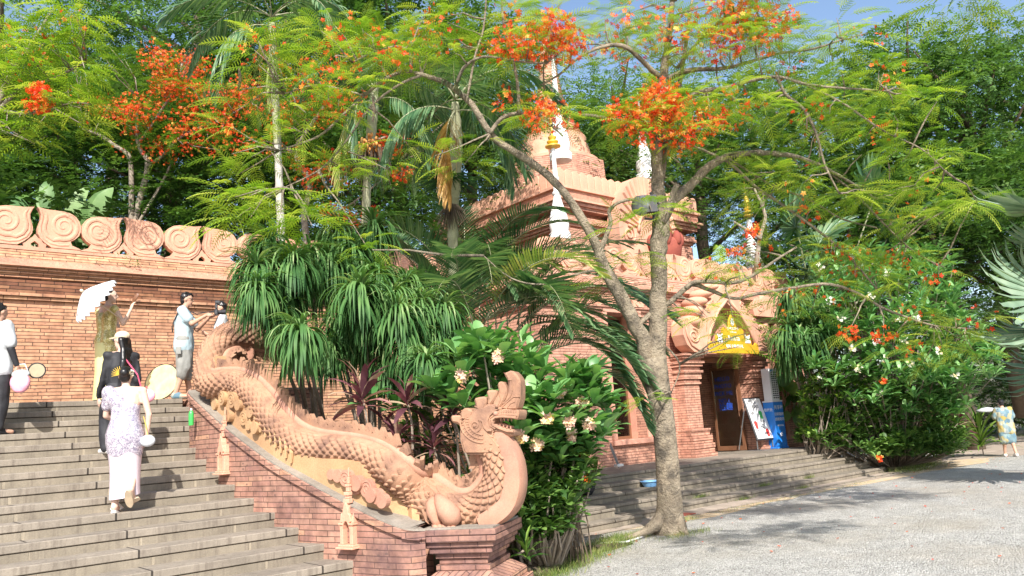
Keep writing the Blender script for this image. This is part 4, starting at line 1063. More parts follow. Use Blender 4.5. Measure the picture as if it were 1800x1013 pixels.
def hand(mb,w_,d,pal,H,curl=.5,thumb=1):
    # w_: wrist, d: direction, pal: palm normal
    d=Vector(d).normalized(); pal=Vector(pal); pal=(pal-d*pal.dot(d)).normalized(); sd=d.cross(pal); s=H/1.7
    w_=Vector(w_); pc=w_+d*.075*s
    for k in (-1,0,1): capsule(mb,w_+d*.02*s+sd*k*.016*s,pc+sd*k*.026*s,.016*s,.013*s,8)
    for k,l in zip((-1.5,-.5,.5,1.5),(.062,.075,.07,.055)):
        b0=pc+sd*k*.019*s; dd=(d+pal*curl*.6).normalized(); b1=b0+dd*l*.5*s; dd=(d*(1-curl)+pal*curl*1.3).normalized(); capsule(mb,b0,b1,.0092*s,.0088*s,8); capsule(mb,b1,b1+dd*l*.55*s,.0086*s,.0074*s,8)
    b0=w_+d*.025*s+sd*thumb*.028*s; b1=b0+(d*.6+sd*thumb*.7+pal*.3).normalized()*.035*s; capsule(mb,b0,b1,.013*s,.010*s,8); capsule(mb,b1,b1+(d+pal*.5).normalized()*.032*s,.010*s,.0082*s,8)
class Person:
    def __init__(s,label,pos,head_dir,H=1.7,group=None):
        s.H=H; s.e=empty('person',pos,label,'person',group); f=Vector(head_dir); f.z=0; f.normalize(); s.F=f; s.S=Vector((f.y,-f.x,0))
        s.J={'hipL':(-.053,0,.52),'hipR':(.053,0,.52),'kneeL':(-.058,.012,.285),'kneeR':(.058,.012,.285),'ankL':(-.058,-.012,.045),'ankR':(.058,-.012,.045),'toeL':(-.068,.105,.018),'toeR':(.068,.105,.018),
             'waist':(0,.0,.60),'chest':(0,.0,.73),'shL':(-.108,0,.808),'shR':(.108,0,.808),'neck':(0,-.005,.835),'head':(0,.012,.925),'elL':(-.14,-.01,.625),'elR':(.14,-.01,.625),'wrL':(-.145,.045,.475),'wrR':(.145,.045,.475)}
        s.face=Vector((0,1,0)); s.hd={}
    def w(s,a,b=None,c=None):
        if isinstance(a,str): a,b,c=s.J[a]
        return (s.S*a+s.F*b+Vector((0,0,1))*c)*s.H
    def v(s,t): return s.S*t[0]+s.F*t[1]+Vector((0,0,1))*t[2]
    def body(s,skin,fem=False,handL=None,handR=None,voxel=.0115):
        H=s.H; b=MB(); W=lambda k:s.w(k); w=lambda *a:s.w(*a)
        fs=.88 if fem else 1
        for q in (-1,1):
            c='L' if q<0 else 'R'; hip,kn,an,to=W('hip'+c),W('knee'+c),W('ank'+c),W('toe'+c)
            capsule(b,hip,kn,.052*H,.034*H); capsule(b,kn,an,.033*H,.022*H); cm=kn.lerp(an,.3)-s.F*.008*H; capsule(b,cm,kn.lerp(an,.45),.033*H,.030*H)
            fd=(to-an); capsule(b,an+Vector((0,0,-.01*H))-fd*.12,to,.024*H,.016*H); capsule(b,an+Vector((0,0,-.018*H)),to-fd*.1+s.S*.008*H,.022*H,.018*H)
            sh,el,wr=W('sh'+c),W('el'+c),W('wr'+c); capsule(b,sh,el,.030*H*fs,.023*H*fs); capsule(b,el,wr,.024*H*fs,.0155*H*fs)
            capsule(b,W('neck')-Vector((0,0,.01*H)),sh,.026*H,.032*H*fs)
            h_=(handL if q<0 else handR) or ((0,.15,-1),(-q,0,0),.4)
            hand(b,wr,s.v(h_[0]),s.v(h_[1]),H,h_[2],thumb=1 if len(h_)<4 else h_[3])
            ch=W('chest'); wa=W('waist'); hp_=(W('hipL')+W('hipR'))/2
            o=s.S*q*.045*H*fs; capsule(b,ch+o*1.15,wa+o*.85,.058*H*fs,.052*H*fs); capsule(b,wa+o*.8,hp_+o*1.1,.052*H*fs,.062*H)
            capsule(b,ch+o*1.2+Vector((0,0,.04*H)),ch+o,.05*H*fs,.056*H)
        capsule(b,W('neck')-Vector((0,0,.03*H)),W('head')-Vector((0,0,.02*H)),.031*H*fs,.03*H*fs)
        hc=W('head'); fd=s.v(s.face).normalized(); sd=Vector((fd.y,-fd.x,0)).normalized(); up=sd.cross(fd)
        s.hc=hc; s.fd,s.sd,s.hup=fd,sd,up
        Mh=Matrix((( sd.x,fd.x,up.x),(sd.y,fd.y,up.y),(sd.z,fd.z,up.z)))
        b.ell(hc+up*.012*H,(.043*H,.053*H,.050*H),16,12,M=Mh); b.ell(hc-up*.022*H+fd*.012*H,(.034*H,.038*H,.045*H),14,10,M=Mh)
        b.ell(hc-up*.008*H+fd*.052*H,(.009*H,.014*H,.014*H),8,6,M=Mh); b.ell(hc-up*.058*H+fd*.036*H,(.014*H,.010*H,.010*H),8,6,M=Mh)
        for q in (-1,1): b.ell(hc+sd*q*.044*H-fd*.002*H,(.006*H,.011*H,.018*H),8,6,M=Mh); b.ell(hc+sd*q*.020*H+fd*.043*H+up*.006*H,(.012*H,.008*H,.006*H),8,6,M=Mh)
        mk=[(hc+sd*q*.0185*H+fd*.050*H+up*.008*H,.0085*H,1) for q in (-1,1)]+[(hc-up*.034*H+fd*.047*H+sd*k*.006*H,.007*H,2) for k in (-1,0,1)]
        return remesh(b,'body',[M[skin],M['eye'],M['lip']],s.e,voxel,3,mk)
    def hair(s,kind='short',mat='hair',extra=None):
        H=s.H; b=MB(); hc,fd,sd,up=s.hc,s.fd,s.sd,s.hup; Mh=Matrix((( sd.x,fd.x,up.x),(sd.y,fd.y,up.y),(sd.z,fd.z,up.z)))
        b.ell(hc+up*.026*H-fd*.010*H,(.0475*H,.052*H,.046*H),14,10,M=Mh)
        b.ell(hc-fd*.030*H-up*.005*H,(.040*H,.028*H,.042*H),12,8,M=Mh)
        if kind=='short':
            rr=random.Random(3)
            for k in range(60):
                a=rr.uniform(0,6.28); e=rr.uniform(.1,1.4); v=(sd*math.cos(a)*math.cos(e)+fd*math.sin(a)*math.cos(e)*1.1+up*math.sin(e)); c=hc+up*.026*H-fd*.008*H+v*.045*H; capsule(b,c,c+(v+fd*.5)*.016*H,.007*H,.002*H,6)
        if kind=='bun': b.ell(hc-fd*.052*H+up*.022*H,(.033*H,.030*H,.032*H),10,8,M=Mh)
        if kind=='long':
            for k in (-2,-1,0,1,2):
                p=hc+sd*k*.019*H-fd*.025*H; pts=[p,p-fd*.02*H-up*.08*H+sd*.006*H*math.sin(k*3),p-fd*.04*H-up*.17*H+sd*(k*.010+.008*math.sin(k*5+1))*H,p-fd*.035*H-up*.25*H+sd*(k*.013+.01*math.sin(k*4))*H,p-fd*.03*H-up*(.31+.02*math.sin(k*7))*H+sd*k*.012*H]
                for a,c in zip(pts[:-1],pts[1:]): capsule(b,a,c,.024*H,.019*H,8)
        return remesh(b,'hair',[M[mat]],s.e,.013,1,wrinkle=.005)
    def shirt(s,name,mat,sleeve=.5,low=.50,inf=.014,full=False,neckz=.0,open_r=False,fs=1.0):
        H=s.H; b=MB(); W=s.w; i=inf*H
        for q in (-1,1):
            c='L' if q<0 else 'R'; sh,el,wr=W('sh'+c),W('el'+c),W('wr'+c)
            if not (open_r and q>0):
                if full: capsule(b,sh,el,.030*H*fs+i*.5,.026*H*fs+i*.6); capsule(b,el,wr.lerp(el,.06),.026*H*fs+i*.6,.020*H*fs+i*.3)
                elif sleeve>0: capsule(b,sh,sh.lerp(el,sleeve),.034*H+i*.6,.036*H+i*.6)
                capsule(b,W('neck')-Vector((0,0,.022*H)),sh,.030*H,.036*H+i*.4)
            ch=W('chest'); wa=W('waist'); hp_=(W('hipL')+W('hipR'))/2; o=s.S*q*.045*H*fs
            lowp=wa.lerp(hp_,(0.60-low)/.08)
            capsule(b,ch+o*1.1,wa+o,.058*H*fs+i,.056*H*fs+i); capsule(b,wa+o,lowp+o*1.1,.056*H*fs+i,.064*H*fs+i)
            if not (open_r and q>0): capsule(b,ch+o*1.2+Vector((0,0,.045*H)),ch+o,.048*H+i*.6,.058*H+i)
        return remesh(b,name,[M[mat]],s.e,.016,2,wrinkle=.017)
    def legs_cloth(s,name,mat,to=1.0,inf=.012,flare=0):
        H=s.H; b=MB(); W=s.w; i=inf*H
        for c in 'LR':
            hip,kn,an=W('hip'+c),W('knee'+c),W('ank'+c); capsule(b,hip+Vector((0,0,.03*H)),kn if to>.5 else hip.lerp(kn,to*2),.060*H+i,.040*H+i+flare*H)
            if to>.5: capsule(b,kn,kn.lerp(an,(to-.5)*2),.040*H+i+flare*H,.030*H+i+flare*H)
        hp_=(W('hipL')+W('hipR'))/2
        for q in (-1,1): capsule(b,hp_+Vector((0,0,.06*H))+s.S*q*.04*H,hp_+s.S*q*.045*H,.058*H+i*.4,.064*H+i)
        return remesh(b,name,[M[mat]],s.e,.016,2,wrinkle=.017)
    def shoes(s,mat,name='shoe',sole=None):
        H=s.H
        for c in 'LR':
            b=MB(); an,to=s.w('ank'+c),s.w('toe'+c); fd=to-an; capsule(b,an+Vector((0,0,-.022*H))-fd*.10,to+fd*.05,.028*H,.020*H); capsule(b,an+Vector((0,0,-.01*H))-fd*.08,an.lerp(to,.3),.027*H,.024*H)
            remesh(b,name,[M[mat]],s.e,.012,1)
L3=lambda x,y,d:P(x,y,d)
# heading helpers
IR=Vector((_r.x,_r.y,0)); AW=Vector((_f.x,_f.y,0)).normalized()
# 1 woman in lavender
o=aty(217,900,9.42); o.z=1.12
p=Person('person climbing in a long lavender sequin dress with white flowers in the black bun',o,AW*1-IR*.25,1.60,'people on the stairs and terrace')
p.J.update({'ankR':(.06,-.075,.145),'toeR':(.06,-.005,.062),'kneeR':(.05,.09,.30),'ankL':(-.05,-.02,.045),'toeL':(-.055,.09,.018),'kneeL':(-.05,.02,.285),'elR':(.15,-.0,.64),'wrR':(.135,.02,.50),'elL':(-.135,.05,.65),'wrL':(-.06,.15,.60),'head':(-.01,.03,.915),'neck':(0,.012,.83)})
p.body('skin_pale',True); p.hair('bun')
H=p.H; rings=[]
for z,rx,ry,f,sx in [(.66,.088,.066,0,0),(.62,.090,.068,0,0),(.57,.105,.078,.0,0),(.52,.118,.088,.0,0),(.46,.118,.088,.01,0),(.38,.106,.08,.02,0),(.30,.098,.078,.03,.0),(.22,.094,.078,.025,.0),(.15,.094,.082,.01,.003),(.10,.096,.086,.0,.006)]:
    rings.append([p.w(sx+rx*math.cos(2*math.pi*j/36)*(1+.025*math.sin(j*1.9+z*9)),f+ry*math.sin(2*math.pi*j/36)*(1+.03*math.sin(j*2.7)),z+.015*math.sin(2*math.pi*j/36+1)*(z<.2)) for j in range(36)])
b=MB(); b.ring_loft(rings[3:][::-1],caps=False); b.build('skirt',M['satin'],p.e,smooth=True)
b=MB(); b.ring_loft([[Vector(((q.x-p.w(0,.01,0).x)*1.035+p.w(0,.01,0).x,(q.y-p.w(0,.01,0).y)*1.035+p.w(0,.01,0).y,q.z+(.02*math.sin(j*.7) if r_ is rings[5] else 0))) for j,q in enumerate(r_)] for r_ in rings[:6]][::-1],caps=False); b.build('sequin_overskirt',M['seq_lav'],p.e,smooth=True)
b=MB(); ch=p.w('chest'); wa=p.w('waist'); hp_=(p.w('hipL')+p.w('hipR'))/2
for q in (-1,1): o_=p.S*q*.042*H; capsule(b,ch+o_*.9-Vector((0,0,.03*H)),wa+o_*.85,.058*H,.055*H); capsule(b,wa+o_*.85,hp_+o_*1.15,.056*H,.073*H)
capsule(b,ch-p.S*.045*H,p.w('shL')+Vector((0,0,.005)),.062*H,.045*H); capsule(b,p.w('shL'),p.w('elL').lerp(p.w('shL'),.4),.046*H,.036*H)
pass
remesh(b,'bodice',[M['seq_lav']],p.e,.014,2,wrinkle=.005)
for c in 'LR':
    b=MB(); an,to=p.w('ank'+c),p.w('toe'+c); fd=(to-an).normalized(); dn=(Vector((0,0,-1)) if c=='L' else (Vector((0,0,-1))-AW*1.2).normalized()); dn=(dn-fd*dn.dot(fd)).normalized(); sdv=fd.cross(dn)
    ring=[]
    for k in range(20):
        a=2*math.pi*k/20; ring.append(an+fd*(.055+.125*math.cos(a))*1.0+sdv*.042*math.sin(a)*(1+.15*math.cos(a))+dn*.035*H)
    b.prism(ring,dn*.03); b.tube([an+fd*.13+sdv*.045+dn*.02,an+fd*.12-dn*.03,an+fd*.13-sdv*.045+dn*.02],[.03,.035,.03],8,flat=1.6); b.build('slipper',M['white'] if c=='L' else M['c_beige'],p.e,smooth=R(40))
b=MB()
hc,fd,sd,up=p.hc,p.fd,p.sd,p.hup; rr=random.Random(5)
cl=Cloud([PET0])
for k in range(60): v=rsph(); cl.add(0,basis(rsph(),0),.028*rr.uniform(.8,1.3),np.array(hc+sd*.055+up*.03-fd*.03+Vector(v*.042)))
cl.build('hair_flowers',M['petal_white'],p.e)
for k in range(7): a=R(-15+k*17); b.tube([hc-sd*.045-fd*.05+up*.02,hc-sd*(.05+.085*math.cos(a))-fd*.055+up*(.025+.085*math.sin(a))],[.009,.003],5)
b.build('hair_comb',M['gold'],p.e)
hb=empty('handbag',o+p.w(.15,-.03,.46),'small white quilted handbag hanging at the hip of the lavender dress','handbag'); b=MB(); b.ell((0,0,0),(.085,.045,.065),14,10,M=Matrix(((IR.x,AW.x,0),(IR.y,AW.y,0),(0,0,1)))); b.build('bag_body',M['c_white'],hb,smooth=True); b=MB(); b.tube([Vector((0,0,.05)),IR*-.02+Vector((0,0,.16)),IR*-.05+Vector((0,0,.27))],.004,5); b.build('chain',M['gold'],hb)
# 2 woman in black jacket
o=aty(210,816,10.72); o.z=1.60
p=Person('person in black jacket, black trousers and beige cap with long black hair',o,-IR*.75+AW*.75,1.68,'people on the stairs and terrace')
p.J.update({'shL':(-.092,0,.808),'shR':(.092,0,.808),'elL':(-.115,.04,.63),'wrL':(-.11,.14,.51),'elR':(.108,-.04,.63),'wrR':(.10,.04,.50),'ankR':(.05,-.10,.045),'toeR':(.055,.01,.018),'ankL':(-.05,.13,.14),'toeL':(-.055,.24,.115),'kneeL':(-.055,.16,.37),'kneeR':(.055,.0,.285)}); p.face=Vector((-.55,.8,0))
p.body('skin_pale',True); p.hair('long'); p.shirt('jacket','c_black',full=True,low=.49,inf=.010,fs=.84); p.legs_cloth('trousers','c_black',1.0,.008,.004); p.shoes('white')
b=MB(); H=p.H; hc,fd,sd,up=p.hc,p.fd,p.sd,p.hup; Mh=Matrix(((sd.x,fd.x,up.x),(sd.y,fd.y,up.y),(sd.z,fd.z,up.z)))
b.ell(hc+up*.034*H-fd*.006*H,(.052*H,.058*H,.042*H),16,10,M=Mh); b.ell(hc+up*.022*H+fd*.062*H,(.034*H,.042*H,.008*H),14,8,M=Mh); remesh(b,'cap',[M['c_beige']],p.e,.009,1)
b=MB()
for q in (-1,1): b.ell(hc+sd*q*.02*H+fd*.05*H+up*.007*H,(.016*H,.006*H,.012*H),10,6,M=Mh)
b.tube([hc+sd*.045*H+up*.01*H,hc+fd*.054*H+up*.012*H,hc-sd*.045*H+up*.01*H],.003,5); b.build('sunglasses',M['metal_dark'],p.e,smooth=True)
b=MB(); b.tube([p.w(-.06,.05,.84),p.w(0,-.075,.78),p.w(.08,-.10,.66),p.w(.12,-.08,.55)],.009,6); b.build('pink_strap',M['pinkstrap'],p.e)
hb=empty('handbag',o+p.w(.15,-.09,.50),'pink and white shoulder bag behind the black jacket','handbag'); b=MB(); b.ell((0,0,0),(.12,.05,.09),14,10,M=Matrix(((IR.x,AW.x,0),(IR.y,AW.y,0),(0,0,1)))); b.build('bag_body',M['pink'],hb,smooth=True); b=MB(); b.tube([IR*-.1,Vector((0,0,.12)),IR*.1],.006,5); b.build('bag_strap',M['pinkstrap'],hb)
# 3 woman in gold with parasol
o=aty(184,706,13.15); o.z=2.557
p=Person('person in a sparkling gold off shoulder dress standing on the terrace under a white parasol',o,AW*.75+IR*.45,1.75,'people on the stairs and terrace')
p.J.update({'elR':(.165,.05,.66),'wrR':(.20,.10,.79),'elL':(-.14,.05,.66),'wrL':(-.05,.12,.74),'head':(.015,.02,.925)}); p.face=Vector((.55,.8,0.05))
p.body('skin_pale',True,handR=((0,.25,1),(0,1,0),.5)); p.hair('bun'); H=p.H
b=MB(); ch=p.w('chest'); wa=p.w('waist'); hp_=(p.w('hipL')+p.w('hipR'))/2
for q in (-1,1): o_=p.S*q*.045*H; capsule(b,ch+o_,wa+o_*.85,.064*H,.056*H); capsule(b,wa+o_*.85,hp_+o_*1.15,.058*H,.072*H); capsule(b,hp_+o_,hp_+o_*.8-Vector((0,0,.18*H)),.07*H,.06*H); capsule(b,ch+o_*1.4+Vector((0,0,.02*H)),p.w('sh'+('L' if q<0 else 'R'))*1-Vector((0,0,.02*H)),.05*H,.042*H); 
remesh(b,'sequin_dress',[M['seq_gold']],p.e,.012,3,wrinkle=.004)
rings=[[p.w(rx*math.cos(2*math.pi*j/30),rx*.75*math.sin(2*math.pi*j/30)*(1+.05*math.sin(j*2.3)),z) for j in range(30)] for z,rx in [(.01,.115),(.1,.108),(.25,.10),(.4,.102),(.50,.108)]]
b=MB(); b.ring_loft(rings,caps=False); b.build('skirt',M['c_yellow'],p.e,smooth=True)
fl=empty('hand_mirror',o+p.w(.205,.12,.87),'dark brown handled mirror held up by the woman in gold','mirror'); b=MB(); ax=(IR*.55+Vector((0,0,.8))).normalized(); b.tube([-ax*.10,-ax*.02,ax*.0,ax*.11,ax*.13],[.012,.014,.03,.035,.01],10,flat=.35); b.build('mirror_body',M['wood'],fl,smooth=True)
# parasol
dP=11.75; rc=P(171,531,dP); ap=P(146,513,dP-.12); axis=(ap-rc); hgt=axis.length; axis.normalize(); xa=axis.orthogonal().normalized(); ya=axis.cross(xa)
pa=empty('parasol',ap,'white painted paper parasol held over the shoulder of the gold dress','parasol'); b=MB(); n=24; rings=[]
for t in (.03,.3,.6,.85,1.0):
    rings.append([ (axis*(-hgt*(t**1.25))+(xa*math.cos(2*math.pi*j/96)+ya*math.sin(2*math.pi*j/96))*(.40*t*(1-.028*(1-math.cos(j/4*2*math.pi))*.5*(t>.5)))+axis*(.020*t*(1-math.cos(j/4*2*math.pi)))) for j in range(96)])
b.ring_loft(rings,caps=False); b.build('canopy',M['c_white'],pa,smooth=R(25)); b=MB()
for j in range(24): a=2*math.pi*j/24; b.tube([axis*-.005,axis*-hgt*1.0+(xa*math.cos(a)+ya*math.sin(a))*.395-axis*.012],.0028,4)
b.build('ribs',M['c_beige'],pa); b=MB(); b.tube([axis*.035,axis*-.65],.009,6); b.tube([axis*.0,axis*.03,axis*.05],[.022,.026,.01],8); b.build('handle',M['c_beige'],pa,smooth=True)
cl=Cloud([PET0]); 
for k,(a,t) in enumerate([(1.2,.6),(1.5,.72),(4.0,.7),(4.2,.55),(2.6,.8),(5.4,.75),(3.3,.65)]): c=axis*(-hgt*(t**1.25)+.012)+(xa*math.cos(a)+ya*math.sin(a))*.40*t; cl.add(0,basis(xa*math.cos(a)+ya*math.sin(a),0,tuple(axis)),.045,c,.1)
cl.build('painted_flowers',M['petal_pink'],pa)
# 4 photographer
o=atz(322,699,2.557); o=aty(322,699,13.22); o.z=2.562
p=Person('person in pale blue shirt and grey cargo shorts raising a camera',o,IR*.95+AW*.25,1.76,'people on the stairs and terrace')
p.J.update({'elR':(.13,.09,.68),'wrR':(.05,.20,.765),'elL':(-.13,.10,.66),'wrL':(-.03,.22,.755),'head':(0,.025,.925),'ankL':(-.055,.05,.045),'toeL':(-.07,.16,.018),'ankR':(.055,-.06,.045),'toeR':(.065,.05,.018)})
p.body('skin',handL=((.3,1,.2),(.2,0,1),.6),handR=((-.3,1,.3),(-.8,.2,-.2),.6)); p.hair('short'); p.shirt('shirt','c_blue',.62,.47,.022); p.legs_cloth('shorts','c_grey',.64,.018,.006); p.shoes('floral')
H=p.H; b=MB(); hc,fd,sd,up=p.hc,p.fd,p.sd,p.hup; Mh=Matrix(((sd.x,fd.x,up.x),(sd.y,fd.y,up.y),(sd.z,fd.z,up.z)))
for q in (-1,1): b.ell(hc+sd*q*.02*H+fd*.05*H+up*.007*H,(.015*H,.005*H,.010*H),10,6,M=Mh); b.tube([hc+sd*q*.045*H-fd*.01*H+up*.01*H,hc+sd*q*.03*H+fd*.05*H+up*.01*H],.003,4)
b.build('sunglasses',M['metal_dark'],p.e,smooth=True)
b=MB(); b.box(-.04,.04,-.012,.002,-.06,.06,M=Matrix.Translation(p.w(.085,-.02,.50))@Matrix(((p.F.x,p.S.x,0,0),(p.F.y,p.S.y,0,0),(0,0,1,0),(0,0,0,1)))@Matrix.Translation((0,.13,-.12))); b.build('shorts_pocket',M['c_grey'],p.e,bevel=.008)
ce=empty('camera_body',o+p.w(0.01,.29,.80),'black camera with flash on top and long lens, held by the photographer','camera'); Mc=Matrix(((p.S.x,p.F.x,0,0),(p.S.y,p.F.y,0,0),(0,0,1,0),(0,0,0,1)))
b=MB(); b.box(-.065,.065,-.03,.03,-.045,.045,M=Mc); b.box(-.025,.025,-.025,.025,.045,.065,M=Mc); b.build('housing',M['metal_dark'],ce,bevel=.01); b=MB(); b.tube([Mc@Vector((0,.03,0)),Mc@Vector((0,.075,0)),Mc@Vector((0,.08,0)),Mc@Vector((0,.15,0))],[.036,.036,.042,.042],14); b.build('lens',M['c_black'],ce,smooth=R(40))
b=MB(); b.box(-.022,.022,-.02,.02,.067,.15,M=Mc); b.box(-.036,.036,-.02,.06,.15,.195,M=Mc); b.build('flash',M['metal_dark'],ce,bevel=.006)
b=MB(); b.tube([Mc@Vector((-.06,0,.02)),p.w(0,.10,.80)-p.w(0.01,.29,.80),p.w(-.03,-.03,.85)-p.w(0.01,.29,.80),p.w(.05,-.02,.845)-p.w(0.01,.29,.80),p.w(.05,.12,.78)-p.w(0.01,.29,.80),Mc@Vector((.06,0,.02))],.006,5); b.build('strap',M['c_black'],ce)
b=MB(); b.tube([p.w(.06,.03,.85),p.w(.115,-.03,.80),p.w(.10,-.075,.70),p.w(.05,-.09,.62)],.010,5); b.build('shoulder_strap',M['c_black'],p.e)
# 5 man in white tee behind the coil
o=aty(391,693,13.6); o.z=2.557
p=Person('person in a white shirt with black straps, half hidden behind the dragon coil',o,-IR*.85-AW*.35,1.72,'people on the stairs and terrace')
p.J.update({'elR':(.13,.06,.64),'wrR':(.04,.15,.66),'elL':(-.13,.06,.64),'wrL':(-.04,.15,.66)})
p.body('skin',handL=((.5,.6,.4),(0,-1,0),.6),handR=((-.5,.6,.4),(0,-1,0),.6)); p.hair('short'); p.shirt('shirt','c_white',.55,.50,.020); p.legs_cloth('trousers','c_black',1.0,.014,.004); p.shoes('c_black')
for q in (-1,1): b=MB(); b.tube([p.w(q*.06,-.04,.845),p.w(q*.075,.04,.83),p.w(q*.08,.078,.74),p.w(q*.085,.05,.64)],.013,6); b.build('strap',M['c_black'],p.e)
# 6 man at left edge
o=aty(-14,770,12.05); o.z=2.08
p=Person('person in white T-shirt and black arm sleeve, cut off by the left edge',o,AW*.8+IR*.3,1.72,'people on the stairs and terrace')
p.J.update({'elR':(.155,-.0,.63),'wrR':(.165,.05,.50)})
p.body('skin'); p.hair('short'); p.shirt('shirt','c_white',.72,.49,.024); p.legs_cloth('trousers','c_black',.95,.014,.004); p.shoes('c_black')
H=p.H; b=MB(); capsule(b,p.w('shR').lerp(p.w('elR'),.55),p.w('elR'),.030*H,.027*H); capsule(b,p.w('elR'),p.w('wrR').lerp(p.w('elR'),.12),.027*H,.020*H); remesh(b,'arm_sleeve',[M['c_black']],p.e,.009,2)
hb=empty('tote_bag',o+p.w(.19,.06,.40),'pink and white shopping bag hanging from the hand at the left edge','bag'); b=MB()
b.ell((0,0,-.03),(.13,.06,.14),16,10,M=Matrix(((IR.x,AW.x,0),(IR.y,AW.y,0),(0,0,1)))); remesh(b,'bag_body',[M['pink']],hb,.012,2,wrinkle=.015); b=MB(); b.tube([IR*-.09+Vector((0,0,.09)),IR*-.05+Vector((0,0,.2)),IR*.05+Vector((0,0,.2)),IR*.10+Vector((0,0,.09))],.008,5); b.ell((0,0,.07),(.12,.05,.06),12,8,M=Matrix(((IR.x,AW.x,0),(IR.y,AW.y,0),(0,0,1)))); b.build('bag_top',M['c_white'],hb,smooth=True)
M['cream']=plain('cream_cloth',(.40,.33,.22),.8)
def disc(name,label,c,n,r,mat,cat,rim='c_black',cover=None):
    n=Vector(n).normalized(); x=n.orthogonal().normalized(); y=n.cross(x); e=empty(name,c,label,cat); b=MB(); ring=[(x*math.cos(2*math.pi*j/40)+y*math.sin(2*math.pi*j/40))*r for j in range(40)]; b.prism(ring,n*.006); b.build('cloth',M[mat],e)
    b=MB(); b.tube(ring+[ring[0],ring[1]],.010,6); b.build('rim',M[rim],e,smooth=True)
disc('folded_reflector','folded cream reflector disc with dark rim sticking out behind the pink bag',o+p.w(.23,.16,.47),IR*.5-AW*.8,.095,'cream','reflector')
M['goldcloth']=plain('gold_reflector_cloth',(.74,.60,.28),.5,0,ns=9,noise_amt=.2)
rc=aty(284,692,13.42); rc.z=2.56+.30
disc('reflector','round gold photo reflector leaning behind the photographer legs',rc,-AW*.95-IR*.2+Vector((0,0,.25)),.30,'goldcloth','reflector')
# 7 visitor far right
o=Vector((25.9,8.25,0))
p=Person('person in a blue and yellow floral shirt and shorts walking away at the right edge',o,AW*1.0+IR*.15,1.66)
p.J.update({'elR':(.15,.05,.66),'wrR':(.07,.16,.66),'elL':(-.15,.05,.66),'wrL':(-.06,.16,.66),'ankR':(.06,-.08,.05),'toeR':(.065,.03,.018),'ankL':(-.055,.08,.045),'toeL':(-.06,.19,.018),'head':(0,.04,.915)})
p.body('skin',handL=((.4,.8,.2),(1,0,0),.6),handR=((-.4,.8,.2),(-1,0,0),.6),voxel=.012); p.hair('short'); p.shirt('shirt','floral',.8,.44,.03); p.legs_cloth('shorts','floral',.52,.028,.014); p.shoes('white')
ub=empty('folded_umbrella',o+p.w(-.16,.25,.80),'small white umbrella held open beyond the floral shirted visitor','umbrella'); b=MB(); b.lathe([(.30,-.02),(.27,.04),(.14,.09),(.02,.11)],n=16); b.build('canopy',M['c_white'],ub,smooth=True); b=MB(); b.tube([(0,0,.12),(0,0,-.5)],.008,5); b.build('handle',M['metal_dark'],ub)

# ================================================================== PROPS
def text_obj(body,size,loc,xdir,ndir,mat,parent,name='lettering',ext=.003,align='CENTER'):
    cu=bpy.data.curves.new('t','FONT'); cu.body=body; cu.size=size; cu.extrude=ext; cu.align_x=align; cu.resolution_u=2
    t=bpy.data.objects.new('t',cu); sc.collection.objects.link(t); dg=bpy.context.evaluated_depsgraph_get(); dg.update(); me=bpy.data.meshes.new_from_object(t.evaluated_get(dg)); bpy.data.objects.remove(t); bpy.data.curves.remove(cu)
    me.materials.clear(); me.materials.append(M[mat]); o=bpy.data.objects.new(name,me); link(o,parent)
    x=Vector(xdir).normalized(); n=Vector(ndir).normalized(); y=n.cross(x); o.matrix_local=Matrix(((x.x,y.x,n.x,loc[0]),(x.y,y.y,n.y,loc[1]),(x.z,y.z,n.z,loc[2]),(0,0,0,1))); return o
M['sign_y']=plain('golden_sign',(.62,.36,.025),.4,ns=4,noise_amt=.08); M['blue']=plain('bright_blue_plastic',(.012,.19,.66),.4,ns=3,noise_amt=.04); M['blue_ink']=plain('blue_marker',(.03,.10,.55),.6,noise_amt=0); M['paper']=plain('printed_white_board',(.80,.80,.82),.5,noise_amt=.03); M['ink']=plain('black_print',(.03,.03,.035),.6,noise_amt=0); M['drink']=plain('red_drink_print',(.65,.06,.05),.5,noise_amt=.1); M['green']=plain('green_plastic',(.06,.45,.10),.3,noise_amt=.05); M['basin']=plain('light_blue_plastic',(.16,.35,.62),.4,noise_amt=.05)
# gold flame shaped sign
sg=empty('shop_sign',(18.82,YF-.70,3.37),'golden flame shaped shop sign with white lettering over the door','sign')
pts=[(-1.20,0),(-1.17,.50),(-1.05,.58),(-1.0,.47),(-.86,.43),(-.83,.83),(-.72,.95),(-.62,.72),(-.5,.80),(-.52,1.18),(-.40,1.30),(-.27,1.18),(-.18,1.35),(-.14,1.66),(0,1.95),(.14,1.66),(.18,1.35),(.27,1.18),(.40,1.30),(.52,1.18),(.5,.80),(.62,.72),(.72,.95),(.83,.83),(.86,.43),(1.0,.47),(1.05,.58),(1.17,.50),(1.20,0)]
b=MB(); b.prism([(x,0,z) for x,z in [(x_,z_*.56) for x_,z_ in pts]],(0,.05,0)); b.build('panel',M['sign_y'],sg,bevel=.008)
X_=(1,0,0); NY=(0,-1,0)
text_obj('LOPOLAND',.10,(0,-.004,.66),X_,NY,'paper',sg); text_obj('Barista',.20,(0,-.004,.36),X_,NY,'paper',sg); text_obj('Welcome',.075,(0,-.004,.57),X_,NY,'paper',sg); text_obj('咖啡·文创·伴手礼',.11,(0,-.004,.16),X_,NY,'paper',sg)
